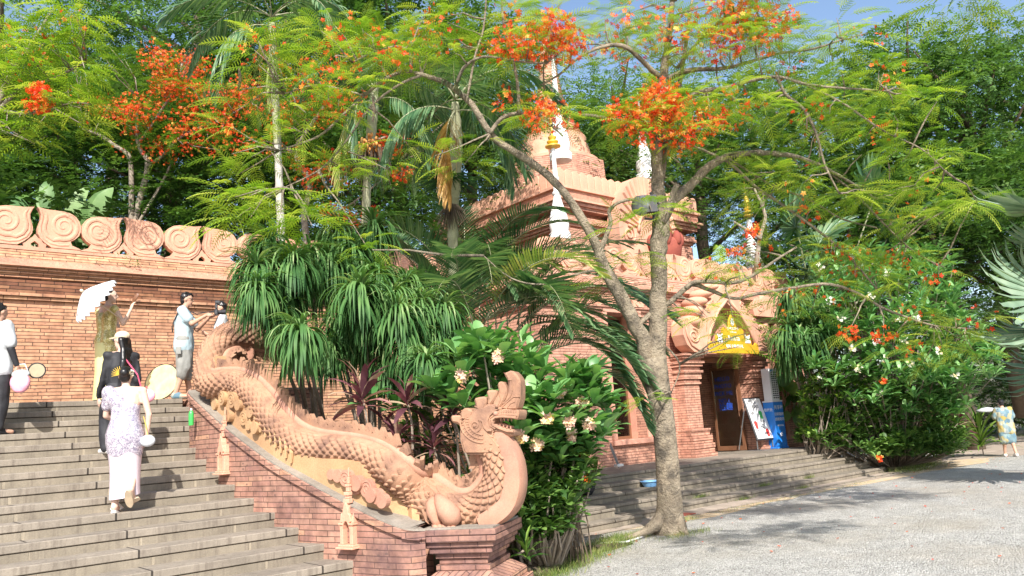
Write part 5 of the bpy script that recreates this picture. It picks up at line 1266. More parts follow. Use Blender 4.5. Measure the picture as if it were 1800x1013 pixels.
for sx in (-.66,.66):
    b=MB(); b.prism([(sx+x,-.004,.30+z*.8) for x,z in [(-.13,0),(.13,0),(.13,.08),(.09,.10),(.10,.22),(.14,.30),(.08,.28),(.04,.22),(0,.26),(-.05,.22),(-.09,.30),(-.13,.26),(-.08,.16),(-.10,.09),(-.13,.08)]],(0,-.006,0)); b.build('emblem',M['paper'],sg)
b=MB(); b.prism([(.085*math.cos(R(a)),-.004,0.86+.085*math.sin(R(a))) for a in range(0,360,20)],(0,-.006,0)); b.prism([(-.04,-.012,.92),(.04,-.012,.92),(.06,-.012,.99),(0,-.012,.96),(-.06,-.012,.99)],(0,-.004,0)); b.build('emblem',M['paper'],sg)
# glass doors
def door(label,x,y0,y1,txt):
    e=empty('glass_door',(x,(y0+y1)/2,ZP),label,'door',group='glass shop doors'); L_=(y1-y0)/2; b=MB(); t=.03
    b.box(-t,t,-L_,-L_+.10,.01,2.42); b.box(-t,t,L_-.07,L_,.01,2.42); b.box(-t,t,-L_+.101,L_-.071,.01,.14); b.box(-t,t,-L_+.101,L_-.071,2.34,2.42); b.build('frame',M['wood'],e)
    b=MB(); b.box(-.005,.005,-L_+.101,L_-.071,.141,2.339); b.build('pane',M['glass'],e)
    b=MB(); b.tube([(-.03,-L_+.06,.95),(-.09,-L_+.06,.97),(-.09,-L_+.06,1.72),(-.03,-L_+.06,1.74)],.016,6); b.build('handle',M['wood'],e)
    if txt:
        for k,s_ in enumerate(['HELLO','PHOTO','PICK ME','NO.1']): text_obj(s_,.17,(-.008,.08,2.02-k*.21),(0,-1,0),(-1,0,0),'blue_ink',e)
        text_obj('拾趣',.24,(-.008,.05,1.18),(0,-1,0),(-1,0,0),'blue_ink',e)
    return e
door('open glass door leaf with blue handwriting, right side of the entrance',19.92,13.02,13.98,True)
dl=door('open glass door leaf tied back with white rope, left side of the entrance',17.72,13.02,13.98,False)
b=MB(); b.tube([(-.11,-.40,1.45),(-.14,-.44,1.35),(-.12,-.40,1.2),(-.15,-.42,.95),(-.12,-.40,.7)],[.02,.028,.018,.016,.01],6); b.tube([(-.11,-.40,1.45),(-.25,-.42,1.52)],.012,5); b.build('rope',M['c_white'],dl)
sh=empty('display_shelf',(18.6,14.9,.68),'dark display shelf with jars and boxes just inside the door','shelf'); b=MB()
for z in (.3,.75,1.15,1.55,1.95): b.box(-.9,1.0,-.2,.2,z,z+.035)
b.box(-.93,-.90,-.2,.2,0,2.3); b.box(1.0,1.03,-.2,.2,0,2.3); b.build('boards',M['c_beige'],sh)
for k in range(14):
    z=(.335,.785,1.185,1.585)[k%4]; x=-.75+(k//4)*.38+rnd.uniform(-.05,.05); t=tag(MB().box(-.07,.07,-.06,.06,0,rnd.uniform(.14,.26)).build('goods_box' if k%2 else 'goods_jar',M[['drink','green','paper','gold','wood'][k%5]],bevel=.012),'small %s %s on the display shelf, %s board, %s slot'%(['red','green','white','gold','brown'][k%5],'box' if k%2 else 'jar',['lowest','second','third','top'][k%4],['first','second','third','fourth'][k//4]),'goods','goods on the display shelf'); t.location=(18.6+x,14.78,.68+z)
po=empty('poster',(17.98,14.62,2.55),'small yellow framed poster of a girl seen through the doorway','poster'); b=MB(); b.box(-.25,.25,0,.02,-.3,.3); b.build('sheet',plain('poster_yellow',(.6,.42,.12)),po); b=MB(); b.ell((0,-.004,.08),(.10,.012,.12),14,10); b.build('face',M['skin_pale'],po,smooth=True)
b=MB(); b.ell((0,-.0,.13),(.13,.010,.12),12,8); b.build('hair',M['hair'],po,smooth=True)
# sandwich board
def frame_at(base,xd,tilt):
    x=Vector(xd).normalized(); n=Vector((x.y,-x.x,0)); up=(Vector((0,0,1))*math.cos(tilt)-n*math.sin(tilt)); nn=x.cross(up)
    return Matrix(((x.x,nn.x,up.x,base[0]),(x.y,nn.y,up.y,base[1]),(x.z,nn.z,up.z,base[2]),(0,0,0,1)))
sbb=aty(1352,792,12.3); sbb.z=.70; sb=empty('menu_board',sbb,'tilted white drinks menu board in a dark frame beside the blue stand','sign board')
Fm=frame_at((0,0,0),(.93,-.12,0),R(16)); x=Vector((Fm[0][0],Fm[1][0],Fm[2][0])); nn=Vector((Fm[0][1],Fm[1][1],Fm[2][1])); up=Vector((Fm[0][2],Fm[1][2],Fm[2][2])); ins=-nn
b=MB(); b.box(-.36,.36,-.02,.02,.28,1.52,M=Fm); b.build('frame',M['metal_dark'],sb,bevel=.01)
sgn=1 if nn.dot(-AW)>0 else -1
b=MB(); y0,y1=(.021,.027) if sgn>0 else (-.027,-.021); b.box(-.32,.32,y0,y1,.32,1.48,M=Fm); b.build('print',M['paper'],sb)
nv=nn*sgn
def bt(s_,sz,u,v_,mat='ink'): l=Fm@Vector((u,sgn*.028,v_)); return text_obj(s_,sz,l,x,nv,mat,sb,ext=.001,align='LEFT')
xr=x if x.dot(IR)>0 else -x
x=xr; bt('CHILL',.15,-.30,1.34); bt('DRINKS',.13,-.30,1.20)
for (u,v_) in ((-.28,1.02),(.03,.78),(-.24,.52)): bt('果茶',.085,u,v_); bt('¥18',.06,u,v_-.10); bt('¥22',.06,u,v_-.17)
for (u,v_,mt) in ((.14,1.0,'green'),(-.2,.72,'drink'),(.17,.48,'drink')):
    b=MB(); b.prism([Fm@Vector((u+a*(1 if True else 1),sgn*.0285,v_+c)) for a,c in [(-.045,-.12),(.045,-.12),(.07,.06),(.04,.11),(-.04,.11),(-.07,.06)]],nv*.003); b.build('drink_picture',M[mt],sb)
b=MB(); z0=Fm@Vector((0,-sgn*.03,1.1)); 
for u in (-.33,.33):
    a=Fm@Vector((u,0,1.35)); c=a-nv*.42*1; c.z=.03; b.tube([a,c],.016,5); a2=Fm@Vector((u,0,.4)); b.tube([a2,Vector((a2.x,a2.y,.03))],.016,5)
b.box(-.40,.40,-.30,.30,0,.05,M=Matrix.Translation(-nv*.15)@Matrix.Rotation(math.atan2(x.y,x.x),4,'Z')); b.build('stand',M['metal_grey'],sb)
# blue cup stand
bs_=aty(1368,790,12.35); bs_.z=.70; bs=empty('cup_stand',bs_,'bright blue pedestal with a white perforated cup holder tower on top','stand'); Mz=Matrix.Rotation(math.atan2(-.12,.93),4,'Z')
b=MB(); b.box(-.24,.24,-.2,.2,0,.05,M=Mz); b.box(-.21,.21,-.18,.18,.05,1.30,M=Mz); b.build('pedestal',M['blue'],bs,bevel=.012)
b=MB(); b.box(-.22,.22,-.19,.19,1.30,1.34,M=Mz); b.box(-.17,.17,-.14,.14,1.34,2.25,M=Mz); b.build('tower',M['paper'],bs,bevel=.01)
b=MB()
for r_ in range(13):
    for c_ in range(3): b.box(-.10+c_*.085,-.04+c_*.085,-.146,-.141,1.40+r_*.06,1.435+r_*.06,M=Mz)
o=b.build('slots',M['ink'],bs); 
b=MB(); b.box(-.10,.0,-.146,-.141,2.17,2.22,M=Mz); b.build('label_patch',M['blue'],bs)
nb=Mz.to_3x3()@Vector((0,-1,0)); xb=Mz.to_3x3()@Vector((1,0,0))
for s_,sz,z in (('共享杯',.13,1.10),('扫码取杯',.10,.92),('自助取用',.10,.78),('请爱护设备',.055,.62),('✿',.16,.34)): text_obj(s_,sz,Mz@Vector((0,-.184,z)),xb,nb,'paper',bs,ext=.002)
nb2=Mz.to_3x3()@Vector((-1,0,0)); text_obj('取杯处',.10,Mz@Vector((-.214,0,1.05)),Mz.to_3x3()@Vector((0,-1,0)),nb2,'paper',bs,ext=.002)
# floodlight on the trunk
fl=empty('floodlight',P(1131,362,11.8),'round grey floodlight with black ribs strapped to the tree trunk','lamp'); n_=(-IR*.85-AW*.5).normalized(); b=MB(); q0=Vector((0,0,0)); b.tube([q0+n_*.14,q0+n_*.12,q0+n_*.02,q0-n_*.05],[.08,.14,.16,.12],20); b.build('lamp_head',M['metal_grey'],fl,smooth=R(40))
b=MB(); 
for k in range(8): b.box(-.01,.01,-.07,.07,-.13,.13,M=Matrix.Translation(IR*(.02+k*.022)-AW*.05)@Matrix.Rotation(math.atan2(IR.y,IR.x),4,'Z'))
b.build('cooling_fins',M['metal_dark'],fl); b=MB(); b.tube([Vector((0,0,-.2)),IR*.12+Vector((0,0,-.22)),IR*.24+Vector((0,0,0)),IR*.12+Vector((0,0,.2))],.02,5); b.build('bracket',M['metal_dark'],fl)
# small things on the steps
bp=Vector((12.62,10.0,.28)); bp=atz(1141,838,.42); bp=aty(1141,838,10.45); bp.z=.423; e=empty('basin',bp,'light blue plastic basin left on the shop steps, left of the trunk','basin'); b=MB(); b.lathe([(.10,0),(.12,.005),(.17,.10),(.19,.105),(.185,.115),(.16,.10),(.11,.02),(.001,.018)],n=24); b.build('bowl',M['basin'],e,smooth=R(40))
bp=aty(1027,812,10.6); bp.z=.42; b=MB(); b.ell((0,0,.18),(.2,.16,.2),16,12); b.ell((.05,.02,.36),(.07,.06,.10),10,8); o=remesh(b,'rubbish_bag',[M['c_black']],None,.014,1,wrinkle=.03); o.location=bp; tag(o,'black plastic rubbish bag half hidden by the bush on the shop steps','bag')
e=empty('metal_plank',aty(1088,820,11.9),'narrow grey metal strip leaning against the shop wall under the window','plank'); b=MB(); t0=P(1073,782,16.9)-e.location; b.tube([Vector((0,0,0)),t0],.07,4,flat=.25); b.build('strip',M['metal_grey'],e); b=MB(); b.box(-.1,.1,-.05,.05,0,.05); b.build('foot',M['white'],e)
bp=aty(333,746,12.1); bp=Vector((3.92,11.55,1.922)); bp=ray_poly(336,748,-.10)[0]; 
k_=int(round((ZL-bp.z)/RI)); e=empty('bottle',bp,'green plastic bottle beside the top of the brick balustrade','bottle'); b=MB(); b.lathe([(.032,0),(.034,.01),(.034,.15),(.026,.18),(.012,.2)],n=14); b.build('bottle_body',M['green'],e,smooth=R(40)); b=MB(); b.lathe([(.014,.2),(.014,.225)],n=10); b.build('cap',M['paper'],e)
b=MB(); b.tube([atz(1135,942,.02),atz(1100,953,.02),atz(1060,955,.02),atz(1035,962,.02)],.014,6); tag(b.build('hose',M['white'],smooth=True),'white plastic pipe lying on the gravel at the foot of the tree','pipe')
b=MB(); b.box(11.2,11.9,8.98,9.25,.014,.03); tag(b.build('drain_cover',M['red_dark'],bevel=.004),'rusty brown drain cover in the paving by the shop steps','drain cover')
# plants on masonry
cl=Cloud([OV]); 
for (x,y,Y,n_) in [(232,459,15.62,40),(213,455,15.6,10),(170,458,15.62,8)]:
    for k in range(n_): c=aty(x,y,Y)+Vector((rnd.uniform(-.15,.15),0,rnd.uniform(-.08,.12))); cl.add(0,basis(rdir((-30,60)),0),rnd.uniform(.04,.08),c)
tag(cl.build('wall_weeds',M['l_fran']),'small weeds sprouting from the cornice of the scroll wall','weeds')
cl=Cloud([OV]); c=pier_pt(842,990,.25)
for k in range(9): cl.add(0,basis(np.array(rt(rnd.uniform(-.8,.8),rnd.uniform(-1,.3),-.6)),0),rnd.uniform(.09,.13),c)
tag(cl.build('pier_weed',M['l_bg2']),'little leafy weed growing out of the pier courses','weed')
# ---- flowering flame trees
def flame_cluster(cl,c,r,nf,nfl=0,fl=(.32,.52),flk=1,flr=None):
    c=np.asarray(c,float)
    for _ in range(nf):
        v=rsph(); v[2]*=.35; d=v/np.linalg.norm(v); d[2]=d[2]*.6+rnd.uniform(-.15,.3)
        cl.add(0,basis(d,rnd.uniform(-.35,.35)),rnd.uniform(*fl),c+v*r*.55)
    if nfl:
        for _ in range(nfl):
            v=rsph()*(flr or r*.8); v[2]*=.75; cl.add(flk,basis(rdir((-90,90)),rnd.uniform(0,6)),rnd.uniform(.06,.105),c+v)
def limb(pts,d0,d1,mb,scale=1.0):
    n=len(pts); P3=[];r3=[]
    for k,(x,y,r) in enumerate(pts):
        d=d0+(d1-d0)*k/(n-1); P3.append(P(x,y,d)); r3.append(r*d/FPX*scale)
    # smooth with catmull
    q=catmull([(Vector(p),Vector((0,0,1)),r) for p,r in zip(P3,r3)],4)
    P3=[a[0]+Vector((rnd.uniform(-1,1),rnd.uniform(-1,1),rnd.uniform(-1,1)))*a[2]*.12 for a in q]; r3=[a[2]*rnd.uniform(.94,1.06) for a in q]
    mb.tube(P3,r3,10 if max(r3)>.08 else 6); return list(zip(P3,r3))
def twig(mb,a,b,r):
    a=Vector(a);b=Vector(b);m=(a+b)/2+Vector((rnd.uniform(-1,1),rnd.uniform(-1,1),rnd.uniform(-.2,1)))*(b-a).length*.12
    q=(a+m)/2+Vector((rnd.uniform(-1,1),rnd.uniform(-1,1),rnd.uniform(-1,1)))*(b-a).length*.05
    mb.tube([a,q,m,b],[r,r*.85,r*.65,r*.3],5)
ftree=empty('flame_tree',atz(1175,940,0),'large flame tree with forked grey trunk on the gravel, spreading over the whole shop front','tree')
tb=MB(); bb=MB(); skel=[]
# trunk with buttress
tb.tube([P(1176,952,11.95),P(1178,940,11.95),P(1177,925,11.95),P(1177,905,11.95),P(1177,880,11.95),P(1175,850,11.95),P(1172,800,11.95),P(1166,740,11.95),P(1160,700,11.95),P(1152,660,11.95),P(1146,628,11.95)],[.27,.25,.225,.205,.192,.183,.176,.174,.178,.20,.22],18)
tb.tube([P(1165,905,11.9),P(1150,925,11.8),P(1128,938,11.7),P(1100,947,11.6),P(1060,953,11.5)],[.10,.10,.055,.03,.01],8)
tb.tube([P(1188,900,11.9),P(1198,930,11.8),P(1210,943,11.7)],[.1,.09,.02],8)
tr_o=relpar(tb.build('trunk',M['bark'],smooth=True),ftree)
T1=12.0
LIMBS=[
 ([(1148,650,22),(1155,600,20),(1157,520,16.5),(1158,450,16.5),(1161,400,18),(1158,350,15),(1155,300,12),(1154,240,11),(1160,180,10),(1168,120,8),(1176,60,6),(1182,0,5),(1188,-60,4)],12,12,1),
 ([(1140,650,20),(1132,600,21),(1110,560,18),(1085,510,17),(1062,470,15),(1048,430,12.5),(1020,380,11),(985,330,10.5),(940,290,10),(880,252,9),(855,225,8.5),(830,185,8),(790,150,7.5),(760,137,6),(722,128,5),(690,132,4.5),(650,160,4),(600,205,3.5),(560,240,3),(490,265,2)],12,10.8,1),
 ([(1166,385,14),(1190,348,12),(1218,322,11.5),(1247,293,10.5),(1290,272,8),(1360,270,7),(1420,282,5),(1480,312,4),(1540,350,3)],12,13,1),
 ([(1166,395,7),(1180,350,8),(1190,325,7.5)],11.9,11.7,1),
 ([(1162,330,8),(1170,260,7.5),(1184,200,7),(1196,140,6),(1205,80,5),(1215,10,4),(1230,-50,3)],12.1,12.6,1),
 ([(1118,575,7),(1150,548,7),(1180,530,7),(1205,507,7),(1220,500,7),(1245,509,5.5),(1290,525,4.5),(1330,517,4.5),(1400,505,4),(1460,500,4),(1510,517,3.5),(1560,545,3),(1640,572,2.5),(1710,578,1.5)],11.9,13.0,1),
 ([(1205,507,5),(1225,495,5.5),(1290,497,5),(1330,480,4),(1375,450,3),(1400,435,2.5)],12.1,12.5,1),
 ([(1170,140,8),(1212,124,7),(1275,120,5),(1330,105,4.5),(1374,93,4),(1430,86,3),(1480,70,2)],12.3,11.6,1),
 ([(1160,245,9),(1185,205,8.5),(1200,182,8),(1229,162,7),(1275,155,6),(1316,143,5),(1366,135,4.5),(1420,149,4),(1482,155,3),(1560,160,2)],12.2,11.4,1),
 ([(1366,135,4.2),(1380,165,4),(1415,195,4),(1436,240,3.5),(1450,290,3),(1475,340,2)],11.6,11.8,1),
 ([(1400,142,3),(1450,165,3),(1490,187,3),(1556,232,2.5),(1620,262,2),(1660,300,1.5)],11.6,11.4,1),
 ([(1220,258,3),(1245,268,4),(1287,290,4),(1328,328,4.5),(1382,365,4),(1450,415,3.5),(1500,460,3),(1550,520,2)],12.6,12.8,1),
 ([(1275,275,3),(1355,325,3),(1420,350,3),(1480,385,2.5),(1540,400,2)],12.9,13.2,1),
 ([(1440,290,3),(1502,340,3),(1560,400,2.5),(1610,445,2),(1660,470,1.5)],12.9,13.0,1),
 ([(1172,140,8),(1150,128,7.5),(1136,114,6.5),(1102,84,6),(1065,81,5),(1019,100,4),(985,130,3),(950,150,2)],12.1,11.4,1),
 ([(1160,252,6),(1123,222,5),(1040,203,4.5),(985,198,4),(960,170,3),(955,120,2)],12.0,11.5,1),
 ([(862,235,6),(882,208,5.5),(915,200,5),(960,215,3),(990,240,2)],11.3,11.4,1),
 ([(912,203,5),(910,150,4.5),(900,100,4),(885,40,3.5),(882,-20,3)],11.3,11.0,1),
 ([(800,160,5),(815,120,4),(850,100,3),(910,108,3),(960,112,2)],11.2,11.0,1),
 ([(722,128,5),(720,95,4),(700,82,3),(660,90,2),(620,110,1.5)],10.9,10.6,1),
 ([(820,180,3.5),(835,100,3),(850,50,2.5),(855,-10,2)],11.2,11.1,1),
 ([(740,133,4),(700,150,3.5),(650,190,3),(600,260,2.5),(560,300,2),(500,330,1.5)],10.9,10.5,1),
 ([(640,168,3),(560,150,2),(500,165,1.5)],10.7,10.5,1),
 ([(1055,440,8),(1073,395,6),(1072,368,5),(1100,352,4.5),(1140,352,3)],12,11.8,1),
 ([(1060,475,3.5),(1020,480,3),(960,500,2.5),(900,490,2),(850,450,1.5)],11.8,11.5,1),
 ([(1160,600,4),(1195,640,2.5),(1180,690,1.5)],12,11.8,.8),
 ([(1190,120,5),(1240,60,4),(1290,20,3),(1340,-20,2)],12.4,12.0,1),
]
for k_,(pts,d0,d1,s_) in enumerate(LIMBS): skel+=limb(pts,d0,d1,bb,s_*(.90 if k_==0 else .70))
SK=np.array([tuple(p) for p,r in skel])
fc=Cloud([BIP,PET]); tw=bb
def attach(c,rad=.012):
    d=np.linalg.norm(SK-np.array(c),axis=1); k=int(np.argmin(d+np.where(SK[:,2]>c[2]+.6,.6,0)))
    if d[k]>.12 and d[k]<3.0: twig(tw,SK[k],c,min(.03,rad+.006*d[k]))
def region(cx,cy,rx,ry,d0,d1,n,nf,nfl=0,pfl=0.0,r=.42,cloud=None,att=True,fl=(.32,.52)):
    cloud=cloud or fc
    for _ in range(n):
        while True:
            a,b=rnd.uniform(-1,1),rnd.uniform(-1,1)
            if a*a+b*b<1: break
        c=P(cx+a*rx,cy+b*ry,rnd.uniform(d0,d1)); flame_cluster(cloud,c,r,nf,nfl if rnd.random()<pfl else 0,fl)
        if att: attach(c)
region(560,110,150,70,10.0,11.2,17,10,18,.35); region(500,200,110,60,10.0,11.0,7,9,15,.2); region(700,60,130,60,10.5,11.5,17,10,12,.25)
region(860,50,110,60,10.8,11.8,15,10,14,.4); region(940,90,60,60,10.8,11.5,4,7,54,.9); region(800,240,90,60,10.8,11.6,4,7,12,.2)
region(950,190,60,60,10.9,11.5,4,8,33,.6); region(1105,190,75,35,11.3,12.0,9,8,38,.9); region(1190,222,65,40,11.2,11.8,10,8,46,1.0,r=.40)
region(1110,60,110,70,11.5,12.5,18,10,18,.5); region(1290,40,80,45,11.5,12.2,10,7,38,1.0,r=.45); region(1160,180,40,25,11.4,11.8,4,5,70,1.0,r=.35); region(965,75,50,50,10.9,11.4,6,5,60,1.0,r=.38); region(1270,40,110,60,11.5,12.8,18,10,26,.55); region(1390,70,110,60,11.2,12.3,11,10,18,.35)
region(1500,60,60,40,11.4,12.0,4,8,9,.3); region(1340,170,140,50,11.4,12.4,16,9,18,.25); region(1520,180,140,60,11.2,12.2,15,10,15,.3)
region(1440,290,150,70,11.6,13.2,18,10,6,.15); region(1580,290,90,60,11.4,12.4,7,9,12,.15); region(1620,350,110,50,12.0,13.2,12,11,6,.1)
region(1440,400,150,60,12.2,13.4,12,9,15,.22); region(1350,330,90,50,12.0,13.0,6,9,6,.1); region(1560,480,130,50,12.4,13.4,11,9,15,.35)
region(1640,590,100,50,12.4,13.2,11,9,12,.2); region(1520,620,60,60,12.4,13.0,2,7,30,.6,r=.25); region(1260,480,90,50,11.6,12.6,7,8,6,.15)
region(1250,570,60,30,11.4,12.0,4,7); region(1120,395,80,30,11.4,12.0,6,7); region(1090,470,60,30,11.5,12.1,5,7); region(1280,600,50,20,11.4,11.8,3,6)
region(1120,690,30,30,11.0,11.5,2,5,r=.2,fl=(.25,.4)); region(960,200,30,30,10.8,11.2,2,8,45,1.0,r=.3); region(1420,520,60,30,12.4,13,4,7,12,.3)
region(430,350,60,60,10.0,10.8,5,9,0,0,r=.4,fl=(.4,.6)); region(470,300,80,60,10.2,11.0,6,9,9,.1); region(600,300,80,50,10.4,11.2,5,8,6,.1); region(500,390,70,25,9.6,10.4,5,8,0,0,fl=(.4,.6)); region(640,440,60,15,9.8,10.4,2,6)
fc2=fc
for gx_,gy_,n_ in [(1290,905,3),(1340,895,3),(1400,890,3),(1470,880,3),(1530,878,2),(1350,938,2),(1420,925,3),(1220,935,2),(1260,955,1),(1580,872,2)]:  # unseen fronds added up towards the sun so their shade dapples the gravel
    for _ in range(n_):
        g_=atz(gx_+rnd.uniform(-40,40),gy_+rnd.uniform(-8,8),0); zz=rnd.uniform(6.0,7.0); c=g_+SUN_DIR*(zz/SUN_DIR.z); flame_cluster(fc,c,.5,30); c2=c
bb.tube([P(1182,0,12),P(1182,0,12)+Vector((-.6,-2.0,1.6)),c2+Vector((0,0,-.1)),c2+Vector((.8,-.5,0))],[.07,.06,.04,.02],6)  # unseen limb added, reaching out to the last of these fronds
relpar(fc.build('crown',[M['l_flame'],M['petal_red']]),ftree); relpar(bb.build('limb',M['bark'],smooth=True),ftree)
# dry hanging pods
for x,y,l,d in [(1480,130,46,11.6),(1415,190,40,11.5),(1640,270,36,11.8),(655,170,44,10.6),(1560,280,40,12),(420,120,38,10.6),(1500,450,40,12.6)]:
    b=MB(); p=P(x,y,d); b.tube([p,p+Vector((.02,0,-l*.004)),p+Vector((.0,.02,-l*.008))],[.012,.026,.012],6,flat=.35); relpar(b.build('seed_pod',M['bark_dark']),ftree)

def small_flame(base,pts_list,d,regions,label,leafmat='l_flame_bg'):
    global SK,tw
    e=empty('flame_tree',base,label,'tree',group='flame trees with orange blossom'); b=MB(); sk=[]
    for pts in pts_list: sk+=limb(pts,d,d+.3,b)
    SK=np.array([tuple(p) for p,r in sk]); tw=b; cl=Cloud([BIP2,PET])
    for rg in regions: region(*rg,cloud=cl)
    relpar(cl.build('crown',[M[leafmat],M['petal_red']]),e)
    relpar(b.build('trunk',M['bark_thin'],smooth=True),e)
d=19.5
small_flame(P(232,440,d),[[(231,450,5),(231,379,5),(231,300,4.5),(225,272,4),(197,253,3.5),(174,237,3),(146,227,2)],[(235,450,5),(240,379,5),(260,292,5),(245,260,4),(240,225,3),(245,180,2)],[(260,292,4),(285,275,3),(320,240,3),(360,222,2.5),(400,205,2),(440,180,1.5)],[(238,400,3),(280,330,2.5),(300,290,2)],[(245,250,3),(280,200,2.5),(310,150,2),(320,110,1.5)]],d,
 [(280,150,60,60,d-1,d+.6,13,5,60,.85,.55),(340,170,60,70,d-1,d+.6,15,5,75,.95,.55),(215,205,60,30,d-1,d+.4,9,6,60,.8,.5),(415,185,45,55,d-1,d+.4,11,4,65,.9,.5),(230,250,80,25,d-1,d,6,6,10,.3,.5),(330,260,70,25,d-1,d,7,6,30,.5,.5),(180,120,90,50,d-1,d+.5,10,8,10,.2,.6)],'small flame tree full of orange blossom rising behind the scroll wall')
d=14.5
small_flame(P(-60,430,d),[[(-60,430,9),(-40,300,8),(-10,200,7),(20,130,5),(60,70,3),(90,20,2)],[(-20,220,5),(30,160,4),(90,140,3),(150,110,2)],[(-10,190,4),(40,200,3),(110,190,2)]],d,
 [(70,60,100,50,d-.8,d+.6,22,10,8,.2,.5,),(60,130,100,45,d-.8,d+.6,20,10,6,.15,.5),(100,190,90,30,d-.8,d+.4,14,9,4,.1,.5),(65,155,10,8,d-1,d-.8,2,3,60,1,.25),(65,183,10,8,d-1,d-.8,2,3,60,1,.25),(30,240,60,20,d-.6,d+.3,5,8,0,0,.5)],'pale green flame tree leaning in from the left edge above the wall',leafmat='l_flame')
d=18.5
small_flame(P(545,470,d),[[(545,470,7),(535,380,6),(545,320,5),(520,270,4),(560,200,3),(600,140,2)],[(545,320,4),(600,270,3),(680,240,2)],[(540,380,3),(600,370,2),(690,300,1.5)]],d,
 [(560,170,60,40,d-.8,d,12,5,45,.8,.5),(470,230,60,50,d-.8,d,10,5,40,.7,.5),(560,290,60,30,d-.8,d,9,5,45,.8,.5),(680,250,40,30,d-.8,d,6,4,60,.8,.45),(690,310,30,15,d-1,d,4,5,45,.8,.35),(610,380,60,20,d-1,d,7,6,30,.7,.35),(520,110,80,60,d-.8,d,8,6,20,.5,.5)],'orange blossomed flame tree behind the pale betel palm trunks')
d=22
small_flame(P(1330,470,24),[[(1330,470,5),(1335,420,4),(1345,380,3),(1325,330,2)],[(1338,420,3),(1290,390,2)]],24,
 [(1330,410,14,10,23,24,3,2,45,1,.3),(1290,435,12,8,23,24,2,2,40,1,.3),(1330,360,60,40,24,25,6,6,8,.4,.5)],'thin flame shoot beside the gold tiered finial')

# ---- background trees
def crown_mesh(seed,mat,ncl,per,ll,scl=(.32,.62),tr=1.0):
    r0=rnd.random(); rr=random.Random(seed); cl=Cloud(SPR)
    for _ in range(ncl):
        th=rr.uniform(0,2*math.pi); zz=rr.uniform(-.75,1); rad=math.sqrt(max(0,1-zz*zz*.9)); f=rr.uniform(.45,1.0)**.6
        k=1+.35*math.sin(3*th+seed)+.15*math.sin(5*zz*2+seed)
        c=np.array([rad*math.cos(th)*f*k,rad*math.sin(th)*f*k,zz*f])*5
        cr=rr.uniform(.7,1.35)
        for _ in range(per):
            v=rsph()*cr; v[2]*=.6; d=v/np.linalg.norm(v); d[2]=d[2]*.5-.05; 
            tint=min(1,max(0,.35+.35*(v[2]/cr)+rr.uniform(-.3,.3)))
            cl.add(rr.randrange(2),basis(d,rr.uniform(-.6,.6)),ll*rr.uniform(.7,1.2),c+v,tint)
    return cl
protos=[]
def bgproto(seed,mat,ncl,per,ll):
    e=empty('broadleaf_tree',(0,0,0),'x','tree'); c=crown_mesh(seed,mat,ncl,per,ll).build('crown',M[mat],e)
    b=MB(); rr=random.Random(seed)
    b.tube([(0,0,-9),(.15,.1,-6),(-.1,.1,-3),(0,0,0),(.1,0,3)],[.34,.28,.24,.18,.05],8)
    for k in range(11):
        a=rr.uniform(0,6.28); z0=rr.uniform(-4,1.5); l=rr.uniform(2.2,4); b.tube([(0,0,z0),(math.cos(a)*l*.5,math.sin(a)*l*.5,z0+l*.45),(math.cos(a)*l,math.sin(a)*l,z0+l*.7)],[.13,.08,.025],5)
    b.build('trunk',M['bark_dark'],e,smooth=True); return e
protos=[bgproto(11,'l_bg',120,42,.42),bgproto(12,'l_bg2',130,50,.34),bgproto(13,'l_bg',110,46,.5)]
used=[False]*3
# px, py of crown centre, depth, horizontal and vertical scale, proto, label
BG=[(0,190,24,.85,.95,1,'feathery tree behind the flame tree at the left edge'),(-60,300,22,.8,.7,0,'dark low tree at the far left behind the banana leaves'),
(130,300,24,.85,.62,2,'dark spreading tree directly behind the banana plants'),(345,90,28,1.05,1.0,1,'tall pale feathery tree above the orange blossom on the left'),
(300,330,23,.75,.5,0,'glossy dark tree low behind the small flame tree'),(450,330,23,.7,.6,2,'dark tree between the scrolls and the pale betel palm'),
(500,130,28,1.0,.95,0,'dark tree behind the crown of the pale betel palm'),(640,330,24,.8,.75,0,'dark tree behind the fruiting betel palm trunk'),
(690,150,29,1.0,.95,2,'broad tree behind the crown of the fruiting palm'),(830,290,30,.95,.95,1,'mid green tree left of the spire'),
(1090,300,33,1.0,.75,1,'mid green tree between the spire and the white finial'),(1230,330,30,.95,.75,0,'dark tree just right of the tower'),
(1330,300,33,.95,.8,1,'light feathery tree behind the gold tiered finial'),(1480,290,34,1.0,1.15,0,'tall tree at the middle right, rising above the flame tree limbs'),
(1610,290,33,1.0,1.12,1,'tall feathery tree right of centre against the sky'),(1720,280,31,1.0,1.12,2,'tall dark tree whose top stands above the fan palm'),
(1830,280,33,1.0,1.18,1,'feathery tree at the right edge against the sky'),(1660,440,28,.95,.85,2,'dark tree behind the right frangipani'),
(1800,480,29,.9,.9,0,'dark tree behind the silver fan palm'),(1500,470,28,.75,.6,0,'dark tree behind the shaded fan palm'),(1840,660,36,.9,.8,1,'distant pale tree beyond the path at the right edge'),
(950,330,34,.9,.8,0,'dark tree behind the left side of the tower'),(1520,620,34,.9,.6,1,'low distant tree glimpsed between the frangipani and the wall'),(1690,680,40,1.0,.6,2,'distant low tree behind the red cordylines'),(1450,560,32,.8,.6,0,'dark low tree behind the hanging dracaena'),(195,190,33,.9,.5,1,'hazy tree under the gap of sky at the upper left')]
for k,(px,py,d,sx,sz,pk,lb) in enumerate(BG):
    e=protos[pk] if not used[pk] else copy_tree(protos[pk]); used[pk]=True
    e.location=P(px,py,d); e.scale=(sx,sx,sz); e.rotation_euler=(0,0,rnd.uniform(0,6.28)); tag(e,lb,'tree','background trees on the hillside')
